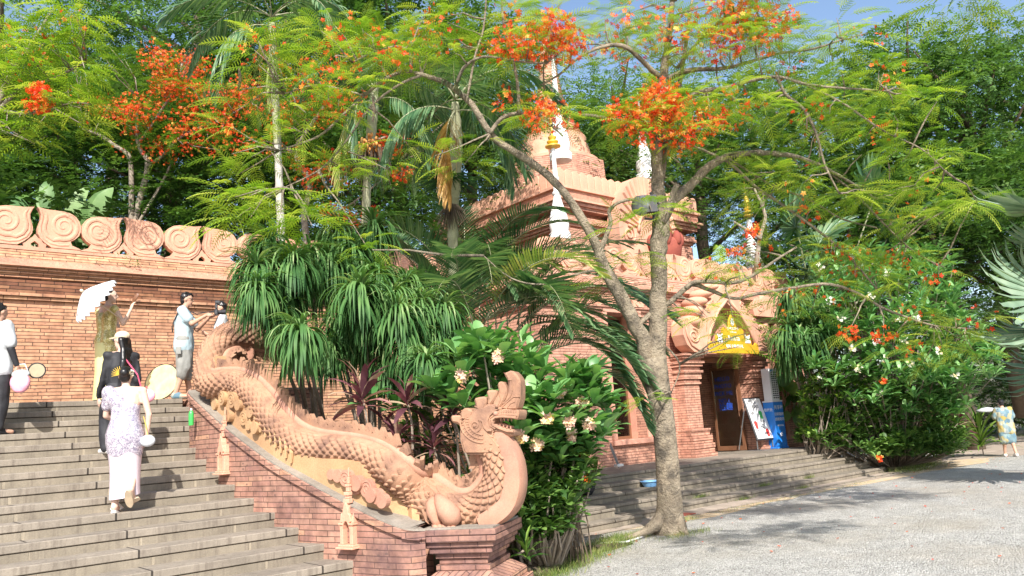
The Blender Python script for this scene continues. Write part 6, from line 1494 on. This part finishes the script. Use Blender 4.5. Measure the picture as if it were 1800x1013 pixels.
# low dark leafy mass behind the wall, nobody could count its plants
cl=Cloud(SPR)
for _ in range(5200):
    x=rnd.uniform(-4,24); y=rnd.uniform(17.0,20.0); z=rnd.uniform(3.0,6.6+1.2*math.sin(x*.7)); d=rdir((-30,40)); cl.add(rnd.randrange(2),basis(d,rnd.uniform(-.5,.5)),rnd.uniform(.4,.75),(x,y,z))
tag(cl.build('undergrowth',M['l_under']),'dark leafy undergrowth massed behind the scroll wall','undergrowth',kind='stuff')

# ---- pinnate palms
def pinnate(cl,mb,p0,d,Lg,droop,nl=34,ll=.45,lw=.035,k=0,hang=.35,rr=.012,vshape=.35,side=None,steps=None,tint=None):
    d=Vector(d).normalized(); g=Vector((0,0,-1)); pts=[Vector(p0)]; n=14; t=d.copy()
    for i in range(n): t=(t+g*droop/n*(1+1.5*i/n)).normalized(); pts.append(pts[-1]+t*Lg/n)
    if mb is not None: mb.tube(pts,[rr*(1-.8*i/n) for i in range(n+1)],5)
    for i in range(nl):
        s_=.16+.83*i/(nl-1); f=s_*n; a=int(min(f,n-1)); q=pts[a].lerp(pts[a+1],f-a); tt=(pts[a+1]-pts[a]).normalized()
        sd=tt.cross(Vector((0,0,1))); 
        if sd.length<.2: sd=tt.cross(d.cross(Vector((0,0,1))) if d.cross(Vector((0,0,1))).length>.1 else Vector((1,0,0)))
        sd.normalize(); up=sd.cross(tt)
        l=ll*math.sin(math.pi*(.14+.80*s_))**.7
        for sg in (-1,1):
            v=sd*sg*(1-.25*s_)+tt*(.35+.55*s_)+up*vshape+g*hang*rnd.uniform(.6,1.4); 
            cl.add(k,basis(np.array(v),sg*.35+rnd.uniform(-.2,.2)),np.array([l*rnd.uniform(.88,1.08),lw*rnd.uniform(.8,1.1),l]),np.array(q),tint if tint is not None else rnd.random())
    return pts
def ringed_trunk(name,px_pts,d,mat,par,rings_=True):
    P3=[P(x,y,d) for x,y,_ in px_pts]; r3=[r*d/FPX for *_,r in px_pts]; q=catmull([(p,Vector((0,0,1)),r) for p,r in zip(P3,r3)],10); b=MB(); b.tube([a[0] for a in q],[a[2]*(1.12 if i%4==0 else 1) for i,a in enumerate(q)],10)
    return relpar(b.build(name,M[mat],smooth=True),par)
def crownpalm(px,py,d,trunk,tm,label,nf,Lf,el,ll=.55,extra=None,shaft=None,lw=.038):
    e=empty('betel_palm',P(trunk[0][0],trunk[0][1],d),label,'palm',group='betel palms'); ringed_trunk('trunk',trunk,d,tm,e)
    c=P(px,py,d); cl=Cloud([LF,(LF[0],LF[1],LF[2]+1),(LF[0],LF[1],LF[2]+2)]); b=MB()
    for k in range(nf):
        a=2*math.pi*(k+rnd.uniform(-.2,.2))/nf; ee=R(rnd.uniform(*el)); pinnate(cl,b,c,(math.cos(a)*math.cos(ee),math.sin(a)*math.cos(ee),math.sin(ee)),Lf*rnd.uniform(.85,1.1),rnd.uniform(1.0,1.9),44,ll,lw,0,.5)
    for (dx,dy,dz,L_,dr_,kk) in (extra or []): pinnate(cl,b,c+Vector((0,0,-.2)),(dx,dy,dz),L_,dr_,40,ll*1.1,lw,kk,.9,vshape=.0)
    relpar(cl.build('fronds',[M['l_palm'],M['l_palm_y'],M['l_palm_o']]),e); relpar(b.build('frond_ribs',M['palm_trunk'],smooth=True),e)
    if shaft: ringed_trunk('crownshaft',shaft,d,'l_banana' if False else 'palm_trunk',e)
    return e
pA=crownpalm(478,30,15.5,[(496,470,7),(493,380,7),(490,300,6.5),(488,250,6)],'palm_white','slender betel palm with pale blotched trunk, leftmost of the three palms',9,2.6,(10,60),.62,[(*rt(-.55,.1,-.3),2.2,2.8,0),(*rt(.1,-.2,-.5),2.0,3.2,1),(*rt(-.9,.2,-.3),2.2,2.4,0)],[(488,255,6.5),(484,180,7),(480,110,7.5),(478,40,6)])
pB=crownpalm(660,160,16.5,[(644,470,7.5),(643,400,7.5),(645,330,7),(648,280,7)],'palm_trunk','betel palm with orange fruit bunch and green ringed trunk, middle of the three palms',8,2.2,(15,75),.62,[(*rt(-.55,-.1,-.4),2.4,3.0,1),(*rt(.75,.2,-.3),2.3,2.2,0),(*rt(-.2,.3,-.8),2.2,2.6,0)],[(648,285,7.5),(652,240,8.5),(656,190,8.5),(660,150,5)])
pC=crownpalm(800,175,12.9,[(806,640,8),(800,560,8),(797,480,8.5),(796,400,9),(798,350,9)],'palm_trunk','betel palm with shaggy brown fibre and a withered orange frond, rightmost of the three palms',8,2.2,(15,80),.6,[(*rt(-.25,-.3,-.5),1.7,3.4,2),(*rt(.7,.1,-.3),2.0,2.4,0),(*rt(-.7,.3,-.2),2.2,2.2,0)],[(798,350,9.5),(800,300,11),(802,240,10.5),(800,180,6)])
# fruit bunch and fibres
b=MB()
for k in range(70):
    v=rsph(); p=P(650,255,16.2)+Vector((v[0]*.24,v[1]*.24,v[2]*.22)); b.ell(p,(.035,.035,.045),6,4)
relpar(b.build('fruit_bunch',M['fruit'],smooth=True),pB)
b=MB()
for k in range(120):
    v=rsph(); p=P(648,285,16.3)+Vector((v[0]*.35,v[1]*.35,.25)); q=p+Vector((v[0]*.2,v[1]*.2,-rnd.uniform(.3,.75))); b.tube([p,(p+q)/2+Vector((v[1]*.05,0,0)),q],[.010,.008,.004],3)
relpar(b.build('flower_stalks',M['bark_dark']),pB)
for (x,y,hh,w_,mt,n_) in [(795,375,.45,.2,'bark_dark',150),(790,320,.25,.5,'l_bush',160)]:
    b=MB()
    for k in range(n_):
        v=rsph(); p=P(x,y,12.8)+Vector((v[0]*w_*.5,v[1]*w_*.5,hh*.3)); q=p+Vector((v[0]*w_,v[1]*w_,-rnd.uniform(.2,1)*hh)); b.tube([p,(p+q)/2,q],[.008,.008,.003],3)
    relpar(b.build('fibre_skirt' if mt=='bark_dark' else 'flower_stalks',M[mt]),pC)

# areca clump
ar=empty('areca_palm',P(830,690,13.4),'clump of feathery areca palm arching in front of the shop corner','palm')
cl=Cloud([LFS,(LFS[0],LFS[1],LFS[2]+1)]); b=MB()
def afrond(px,py,d,dirv,Lg,droop,**kw): pinnate(cl,b,P(px,py,d*1.1),dirv,Lg*1.1,droop,50,.54,.036,kw.get('k',0),kw.get('hang',.25),.016,vshape=kw.get('v',.45))
for (x,y,d,dv,L_,dr_) in [(800,560,12.4,rt(-.55,.9,0),2.3,1.5),(810,560,12.2,rt(-.35,1,-.2),2.0,1.9),(825,560,12.2,rt(.35,1,-.3),2.3,1.9),(840,570,12.0,rt(.6,.9,-.2),2.4,1.9),(850,580,12.0,rt(.9,.8,-.2),2.6,1.7),(860,590,11.8,rt(1,.6,-.1),2.6,1.6),(870,600,11.8,rt(1,.35,-.2),2.5,1.6),(830,580,12.5,rt(-.9,.6,.1),1.8,1.5),(845,560,11.6,rt(.1,1,-.6),1.7,2.6),(835,540,12.8,rt(.4,.8,.5),2.4,1.5),(880,590,11.6,rt(.5,.7,-.7),1.8,2.2),(905,640,11.4,rt(1,.75,0),2.3,2.4),(930,640,11.3,rt(.95,.5,-.2),1.8,2.5),(820,560,12.6,rt(0,1,.3),2.2,1.2),(860,560,12.2,rt(.75,1,.1),2.6,1.4),(800,600,12.3,rt(-.6,.5,-.3),1.6,1.8),(890,600,12.2,rt(1,.9,.3),2.9,1.5),(870,560,12.0,rt(.25,.9,-.5),1.6,2.4),(790,600,11.8,rt(-.8,.9,-.3),2.1,1.9),(780,590,12.4,rt(-.35,1,.2),2.4,1.5),(815,600,11.4,rt(.0,1,-.5),2.0,2.0),(850,600,11.2,rt(.5,.9,-.4),2.3,1.9),(900,620,11.6,rt(.8,1,-.2),2.4,1.9),(880,560,12.4,rt(.6,.9,.3),2.5,1.5),(920,660,11.2,rt(1,.9,-.3),2.0,2.2),(830,620,11.4,rt(-.4,.9,-.6),1.7,2.2)]:
    for _q in (0,1): afrond(x+_q*rnd.uniform(-35,35),y-30+_q*rnd.uniform(-20,50),d+_q*rnd.uniform(-.5,.5),tuple(q_+_q*rnd.uniform(-.25,.25) for q_ in dv),L_*rnd.uniform(1.0,1.15),dr_*.62,k=1 if rnd.random()<.07 else 0,hang=rnd.uniform(.0,.22),v=rnd.uniform(.25,.5))
relpar(cl.build('fronds',[M['l_palm'],M['l_palm_y']]),ar); relpar(b.build('frond_ribs',M['palm_trunk'],smooth=True),ar)
b=MB()
for x in (800,815,828,842,856,870,890,910,930):
    b.tube([P(x+rnd.uniform(-10,10),740,13.3),P(x+5,640,13.5),P(x,525,13.5)],[.03,.025,.006],6)
relpar(b.build('stems',M['palm_trunk'],smooth=True),ar)

# ---- fan palms
def fan(cl,c,ax,up,rad,n=38,spread=290,wd=.075,fold=.2,k=0):
    c=Vector(c); ax=Vector(ax).normalized(); nrm=ax.cross(Vector(up)).normalized(); sd=nrm.cross(ax)
    for i in range(n):
        a=R(-spread/2+spread*i/(n-1)); d=ax*math.cos(a)+sd*math.sin(a)+nrm*fold*abs(math.sin(a)); 
        cl.add(k,basis(np.array(d),0 if i%2 else .7,tuple(nrm)),np.array([rad*rnd.uniform(.85,1.05)*(1-.25*abs(a)/math.pi),rad*wd,rad*.5]),c,rnd.random())
FL=join([(*strip([(0,0),(.3,.0),(.65,-.02),(.85,-.1),(1,-.28)],[.25,1.1,1.2,.6,.05],.03),0)])
def fan_palm(label,items,mat,loc,trunk=None):
    e=empty('fan_palm',loc,label,'palm'); cl=Cloud([FL]); b=MB()
    for (x,y,d,ax,up,rad) in items:
        fan(cl,P(x,y,d),ax,up,rad); c=P(x,y,d); b.tube([c,(c+e.location)/2+Vector((0,0,.3)),e.location],[.02,.025,.035],5)
    relpar(cl.build('fan_leaves',M[mat]),e); relpar(b.build('leaf_stalks',M['palm_trunk']),e); return e
fan_palm('silver green fan palm leaning in at the right edge',[(1850,365,15.53,rt(-.9,.15,-.2),rt(0,.3,1),1.55),(1850,520,15.26,rt(-1,.0,-.3),rt(0,1,.5),1.69),(1865,580,14.85,rt(-.9,-.25,-.2),rt(0,.5,1),1.62),(1870,440,15.93,rt(-1,.5,0),rt(0,.3,1),1.22),(1880,640,15.66,rt(-.9,-.5,0),rt(.2,.6,.8),1.49)],'l_fan',P(1960,780,16))
fan_palm('shaded fan palm behind the roof end and the flame tree twigs',[(1400,400,25,rt(.1,1,-.3),rt(0,0,1),1.5),(1440,430,25,rt(.6,.5,-.3),rt(0,.3,1),1.5),(1380,450,25.5,rt(-.6,.4,-.3),rt(0,.2,1),1.4),(1470,470,25,rt(.9,-.1,-.3),rt(0,.6,1),1.4),(1420,480,24.6,rt(-.1,-.6,-.5),rt(0,.5,1),1.3),(1540,340,26,rt(-.2,1,-.2),rt(0,0,1),1.5),(1600,390,26,rt(.7,.5,-.3),rt(.1,0,1),1.5),(1560,420,25.6,rt(0,-.3,-.6),rt(0,.7,.8),1.5)],'l_palm',P(1450,640,25.5))

# ---- dracaena shrubs
DT=[fountain(82,120),fountain(62,150),fountain(40,150),fountain(15,105),fountain(-10,80),fountain(-40,45)]
def rosette(cl,c,s,n=70,tilt=None):
    for i in range(n):
        t=i/n; k=min(5,int(t**.8*6)); a=rnd.uniform(0,6.283); cl.add(k,rot_z(a),s*rnd.uniform(.62,1.18)*1.12,np.array(c)+np.array([0,0,.04*(1-t)]),min(1,max(0,.75-.6*t+rnd.uniform(-.25,.25))))
def dracaena(label,heads,base,mat='l_drac'):
    e=empty('dracaena',base,label,'shrub',group='dracaena shrubs with drooping heads'); cl=Cloud(DT); b=MB()
    for x,y,d,s in heads:
        c=P(x,y,d); rosette(cl,c,s,rnd.randint(270,320)); g_=Vector((base[0]+(c.x-base[0])*.12,base[1]+(c.y-base[1])*.12,base[2])); m=c*.35+g_*.65+Vector((0,0,.25*(c.z-g_.z)))+Vector((rnd.uniform(-.1,.1),rnd.uniform(-.1,.1),0))
        b.tube([g_,m,c+Vector((0,0,.02))],[.03,.025,.02],6)
    relpar(cl.build('leaf_heads',M[mat]),e); relpar(b.build('stems',M['bark_thin']),e); return e
B1=P(570,760,11.6); B1.z=.6
dracaena('dracaena shrub directly above the coiled dragon body',[(475,434,11,.56),(516,462,10.2,.58),(452,476,10.0,.52),(453,516,9.7,.5),(528,592,9.3,.56),(545,455,10.8,.5),(505,520,10.4,.5),(490,560,10,.45)],B1)
B2=P(660,760,11.2); B2.z=.6
dracaena('wide dracaena shrub in the middle of the bed, left of the areca palm',[(598,418,11.6,.6),(582,468,11,.58),(658,410,11.8,.6),(633,520,9.9,.62),(664,486,10.8,.56),(690,526,10.4,.55),(560,500,11.2,.5),(601,570,10.6,.55),(620,450,11.4,.55),(655,560,10.2,.55),(640,600,10.6,.5),(580,620,10.4,.5)],B2)
B3=P(750,760,10.8); B3.z=.6
dracaena('low dracaena shrub behind the purple cordylines',[(715,502,11.2,.56),(700,556,10,.56),(737,546,10.4,.55),(781,552,10.6,.55),(750,641,9.6,.5),(765,600,10.4,.5),(715,610,10.0,.5),(680,650,10.2,.45),(800,600,11,.5)],B3)
B4=P(1420,740,22.5)
dracaena('grey green dracaena hanging beside the right end of the brick wall',[(1397,522,21.5,.95),(1440,528,21.8,.95),(1388,585,21,.95),(1425,580,21,.95),(1460,570,21.5,.9),(1410,550,22,.9),(1385,620,21.4,.8)],B4)

# ---- leafy shrubs with rosettes of oval leaves
def ros_oval(cl,c,s,n,k=0,el=(-10,55),dirv=None):
    for i in range(n):
        a=i*2.4+rnd.uniform(-.3,.3); e=R(rnd.uniform(*el)); d=np.array([math.cos(a)*math.cos(e),math.sin(a)*math.cos(e),math.sin(e)])
        if dirv is not None: d=d+np.array(dirv)*.45
        cl.add(k,basis(d,rnd.uniform(-.3,.3)),s*rnd.uniform(.75,1.1),np.array(c)+d*.03)
def shrub_ros(name,label,cat,regs,base,mat,fmat,ls,nl,flowers,fl_r=.09,stemmat='bark_thin',group=None,w_=.34,el=(-10,55),fsize=(.034,.05),nfl=24):
    e=empty(name,base,label,cat,group); cl=Cloud([oval(0,w_),PET]); b=MB(); tips=[]
    toward=-Vector((_f.x,_f.y,-.3)).normalized()
    for (x,y,rx,ry,d0,d1,n) in regs:
        for _ in range(n):
            while True:
                u,v=rnd.uniform(-1,1),rnd.uniform(-1,1)
                if u*u+v*v<1: break
            c=P(x+u*rx,y+v*ry,rnd.uniform(d0,d1)); tips.append(c); ros_oval(cl,c,ls,nl,0,el,toward)
    for (x,y,d) in flowers:
        c=P(x,y,d); ros_oval(cl,c-Vector(toward)*.12,ls,nl,0,(0,50),toward)
        for _ in range(nfl): v=rsph()*fl_r; cl.add(1,basis(np.array(toward)+rsph()*.6)[:, [2,1,0]],rnd.uniform(*fsize)*2,np.array(c)+v)
    for c in tips[::6]:
        g_=Vector((base[0]+(c.x-base[0])*.25,base[1]+(c.y-base[1])*.25,base[2])); m=g_.lerp(c,.55)+Vector((rnd.uniform(-.1,.1),rnd.uniform(-.1,.1),-.05))
        b.tube([g_,m,c],[.022,.018,.010],5)
    relpar(cl.build('leaves',[M[mat],M[fmat]]),e); relpar(b.build('stems',M[stemmat]),e); return e
FB=P(930,930,9.6); FB.z=.02
shrub_ros('frangipani','frangipani with pink and yellow blossom close behind the dragon head','shrub',[(900,640,80,50,9.6,10.8,17),(830,640,60,40,9.3,10,9),(960,680,90,50,9.4,10.6,18),(1010,740,70,40,9.3,10.2,17),(930,740,60,60,9.0,9.8,11),(980,790,80,30,9.2,10,12),(780,700,50,30,9.0,9.6,8),(700,700,60,30,9.6,10.2,6),(880,700,60,60,9.6,10.6,20),(1030,700,40,40,9.4,10.2,12),(960,780,90,30,9.0,9.8,16)],FB,'l_fran','petal_pink',.31,10,
 [(878,628,9.2),(812,660,9.0),(915,768,8.5),(962,735,8.8),(1000,742,8.9),(945,782,8.7),(1022,705,9.3),(985,690,9.3),(1035,745,9.2),(1003,765,9.2)],fl_r=.07,w_=.42)
UB=P(960,950,9.8); UB.z=0
shrub_ros('glossy_bush','dark glossy bush with small red flowers under the frangipani, right of the pier','bush',[(980,845,60,45,9.2,10,95),(985,800,60,30,9.3,10,50),(940,880,45,50,9.2,9.8,50),(1010,830,40,30,9.6,10.2,18),(940,930,45,25,9.2,9.7,40),(965,905,50,40,8.9,9.4,60),(925,900,25,45,8.8,9.3,30),(800,800,60,60,9.4,10.2,30),(720,740,60,50,9.6,10.4,20),(890,880,30,40,9.4,9.9,14)],UB,'l_under','petal_red',.17,9,[(1030,842,9.4),(1025,800,9.5)],fl_r=.05,w_=.42,fsize=(.02,.035),nfl=20)
RB=P(1570,800,24.5); RB.z=.1
shrub_ros('frangipani','big white flowering frangipani bush right of the shop steps','shrub',[(1560,540,130,90,20,23,150),(1480,600,90,70,20,22,70),(1640,610,100,70,20,22,80),(1560,680,110,50,19.5,21,60),(1700,640,60,40,20,22,50),(1600,730,90,40,20.5,21.5,60),(1660,700,60,40,20.5,22,40),(1500,470,70,40,22,24,40),(1600,470,80,40,22,24,40)],RB,'l_fran','petal_white',.36,9,
 [(x,y,19.8) for x,y in [(1500,612),(1540,600),(1510,650),(1580,560),(1600,640),(1556,632),(1650,618),(1480,560),(1460,530),(1530,520),(1545,690),(1610,560),(1560,480),(1500,450),(1440,470),(1590,600),(1680,660)]],fl_r=.11,w_=.29,fsize=(.03,.05),nfl=12)
HB=P(1425,790,20.8); HB.z=.4
shrub_ros('hedge_bush','bright yellow green clipped bush beside the blue stand','bush',[(1445,690,40,60,20.6,21.8,150),(1455,745,50,40,20.4,21.6,160),(1490,700,50,60,20.2,21.4,110),(1418,768,22,14,21.2,21.8,36),(1480,765,40,25,20.6,21.4,70)],HB,'l_bush','petal_white',.17,9,[(1440,665,19.8)],fl_r=.05,w_=.45,fsize=(.02,.03),nfl=10)
DB=P(1570,805,21.6); DB.z=.05
shrub_ros('glossy_bush','dark bush with hanging bare stems at the right end of the steps','bush',[(1560,730,90,50,20.2,21.2,130),(1620,785,70,22,19.8,20.8,90),(1520,775,60,25,20.6,21.2,70),(1665,770,35,35,20.4,21.4,50),(1530,690,50,40,20.0,20.8,40),(1480,770,45,25,20.2,21,60),(1570,790,70,15,19.7,20.3,70),(1650,790,50,12,20,21,40)],DB,'l_under','petal_red',.24,8,[(1553,672,18.6),(1545,806,18.8)],fl_r=.08,w_=.36,fsize=(.03,.05),nfl=24)
b=MB()
for k in range(34):
    x=rnd.uniform(1460,1600); y=rnd.uniform(690,730); d=rnd.uniform(20.4,21.2); p=P(x,y,d); q=P(x+rnd.uniform(-12,25),rnd.uniform(785,808),d); b.tube([p,(p+q)/2+Vector((rnd.uniform(-.15,.15),0,0)),q],[.012,.012,.008],4)
o=b.build('bare_stems',M['bark_thin']); relpar(o,[c for c in sc.objects if c.get('label','').startswith('dark bush with hanging')][0])
b=MB(); e=[c for c in sc.objects if c.get('label','').startswith('dark glossy bush')][0]
for k in range(120):
    x=rnd.uniform(890,1020); y=rnd.uniform(820,860); d=rnd.uniform(9.6,10.4); p=P(x,y,d); q=P(x+rnd.uniform(-20,20),950,d); q.z=0; b.tube([p,(p+q)/2+Vector((rnd.uniform(-.08,.08),0,0)),q],[.012,.012,.010],4)
relpar(b.build('bare_stems',M['bark_dark']),e)
# leaf clump right against the wall (large lobed leaves)
mo=empty('monstera',P(1390,780,24.4),'large leaved creeper on the wall behind the white cup holder','plant'); cl=Cloud([oval(0,.8)]); b=MB()
for k in range(46):
    c=P(rnd.uniform(1348,1420),rnd.uniform(645,730),rnd.uniform(24.0,24.6)); cl.add(0,basis(np.array(rt(rnd.uniform(-1,1),-.8,-.5)),rnd.uniform(-.5,.5)),rnd.uniform(.4,.6),c); b.tube([c,P(1390+rnd.uniform(-8,8),780,24.5)],.015,4)
relpar(cl.build('leaves',M['l_bg2']),mo); relpar(b.build('stems',M['palm_trunk']),mo)

# ---- cordylines
def cordy(label,x,y,d,s,n,base_y,mat='l_cord',tilt=(-15,75),w_=.19,name='cordyline',group='purple leaved cordylines'):
    c=P(x,y,d); g_=P(x+rnd.uniform(-15,15),base_y,d); e=empty(name,g_,label,'plant',group); T=[join([(*strip([(0,0),(.3,.03),(.6,.0),(.85,-.1),(1,-.22)],[.04,w_*.8,w_,w_*.6,.01]),0)])]; cl=Cloud(T)
    for i in range(n):
        el=R(tilt[1]-(tilt[1]-tilt[0])*(i/n)+rnd.uniform(-8,8)); a=i*2.4+rnd.uniform(-.3,.3); cl.add(0,basis((math.cos(a)*math.cos(el),math.sin(a)*math.cos(el),math.sin(el)),rnd.uniform(-.5,.5)),s*rnd.uniform(.75,1.1),np.array(c)-np.array([0,0,.006*i]))
    relpar(cl.build('leaves',M[mat]),e); b=MB(); b.tube([g_,(g_+c)/2+Vector((.03,0,0)),c],[.016,.014,.012],6); relpar(b.build('stem',M['bark_thin']),e)
for (x,y,s,n,by,lb) in [(635,690,.44,24,770,'tallest pink edged cordyline, leftmost of the row behind the dragon'),(715,700,.38,16,790,'brownish cordyline in the middle of the row behind the dragon'),(794,716,.34,20,850,'dark purple cordyline beside the dragon head'),(695,765,.32,16,800,'low drooping cordyline over the middle of the dragon body'),(760,775,.30,18,860,'small cordyline low behind the dragon neck')]: cordy(lb,x,y,9.25,s*1.1,n+6,by)
for (x,y,lb) in [(1650,760,'first red cordyline left of the spiky plant'),(1675,750,'second red cordyline, just left of the spiky plant'),(1630,748,'red cordyline nearest the dark bush')]: cordy(lb,x,y,23.5,.75,46,800,'l_cord',(0,80),.2,group='red cordylines by the path')
cordy('spiky green pandanus like plant left of the walking visitor',1722,765,23.5,1.15,60,800,'l_bush',(5,85),.07,'spiky_plant',None)
cordy('small strap leaved lily on the grass right of the pier',925,962,8.6,.32,22,975,'l_bush',(10,75),.14,'lily',None)
cordy('strap leaved lily at the foot of the dark glossy bush',945,925,9.2,.42,22,955,'l_under',(20,80),.12,'lily',None)

# ---- banana plants
bn=[]
def banana(label,base,leaves):
    e=empty('banana_plant',base,label,'plant',group='banana plants'); T=[join([(*strip([(0,0),(.1,.01),(.3,.03),(.55,.03),(.8,-.02),(.95,-.1),(1,-.15)],[.03,.25,.36,.38,.3,.14,.01]),0)])]; cl=Cloud(T); b=MB()
    for (x,y,d,dv,s) in leaves: c=P(x,y,d); cl.add(0,basis(dv,rnd.uniform(-.25,.25),rt(.1,0,-1)),s,c); b.tube([c,(c+base)/2,base],[.03,.04,.06],5)
    relpar(cl.build('leaves',M['l_banana']),e); relpar(b.build('stems',M['palm_trunk']),e)
d=18
banana('banana plant with broad ribbed leaves rising between two scrolls',P(160,470,d),[(120,400,d,rt(.35,1,0),1.05),(140,410,d,rt(.6,.9,-.1),1.2),(165,420,d,rt(.35,1,-.2),1.25),(150,450,d,rt(.1,1,-.1),1.3),(175,420,d,rt(-.25,1,0),1.0)])
banana('banana plant at the left end behind the first scroll',P(50,450,d),[(60,395,d,rt(-.6,.75,0),.95),(85,380,d,rt(-.1,1,0),.9),(50,400,d,rt(-1,.55,-.1),1.0),(95,390,d,rt(-.5,.9,0),.85)])

# ---- grass, weeds, fallen petals
gb_=join([(*strip([(0,0),(.5,.12),(1,.42)],[.05,.04,.004]),0)]); cl=Cloud([gb_])
def grasspatch(fn,n,s=(.05,.12)):
    for _ in range(n):
        p=fn(); a=rnd.uniform(0,6.28); cl.add(0,basis((math.cos(a)*.5,math.sin(a)*.5,1),rnd.uniform(0,6.2)),rnd.uniform(*s),p)
def seg(a,b,w_):
    def f(): t=rnd.random(); return (a[0]+(b[0]-a[0])*t+rnd.gauss(0,w_),a[1]+(b[1]-a[1])*t+rnd.gauss(0,w_),0.005)
    return f
grasspatch(seg((6.2,7.0),(9.2,8.3),.16),5200); grasspatch(seg((9.0,8.2),(11.5,8.75),.10),1400,(.03,.08)); grasspatch(seg((12.0,8.7),(18,8.75),.12),900,(.02,.06)); grasspatch(seg((20.5,9.0),(23.5,9.5),.2),1800,(.05,.14))
grasspatch(seg((9.3,7.6),(10.3,7.6),.12),420,(.04,.09))
for x,k in ((13.3,1),(14.2,0),(16.5,0),(15.6,1),(17.5,1)):
    yy=9.5+k*.37; zz=.14*k
    for _ in range(160): p=(x+rnd.gauss(0,.14),yy+rnd.uniform(-.05,.0),zz+.005); cl.add(0,basis(rdir((40,90)),rnd.uniform(0,6)),rnd.uniform(.04,.10),p)
tag(cl.build('grass',M['grass']),'thin green and dry grass along the edge of the gravel','grass',kind='stuff')
cl=Cloud([PET0])
for _ in range(190):
    x=rnd.uniform(7,26); y=rnd.uniform(2.0,9.0); cl.add(0,basis(rdir((-15,15)),rnd.uniform(-.3,.3)),rnd.uniform(.025,.06),(x,y,.012),rnd.random()*.7)
for px,py in [(435,920),(362,938),(380,936)]: 
    for k in range(3): cl.add(0,basis(rdir((-10,10))),.05,aty(px+k*3,py,8.9)+Vector((0,.1,.01)),.2)
tag(cl.build('fallen_petals',M['petal_red']),'scattered red petals fallen on the gravel','petals',kind='stuff')
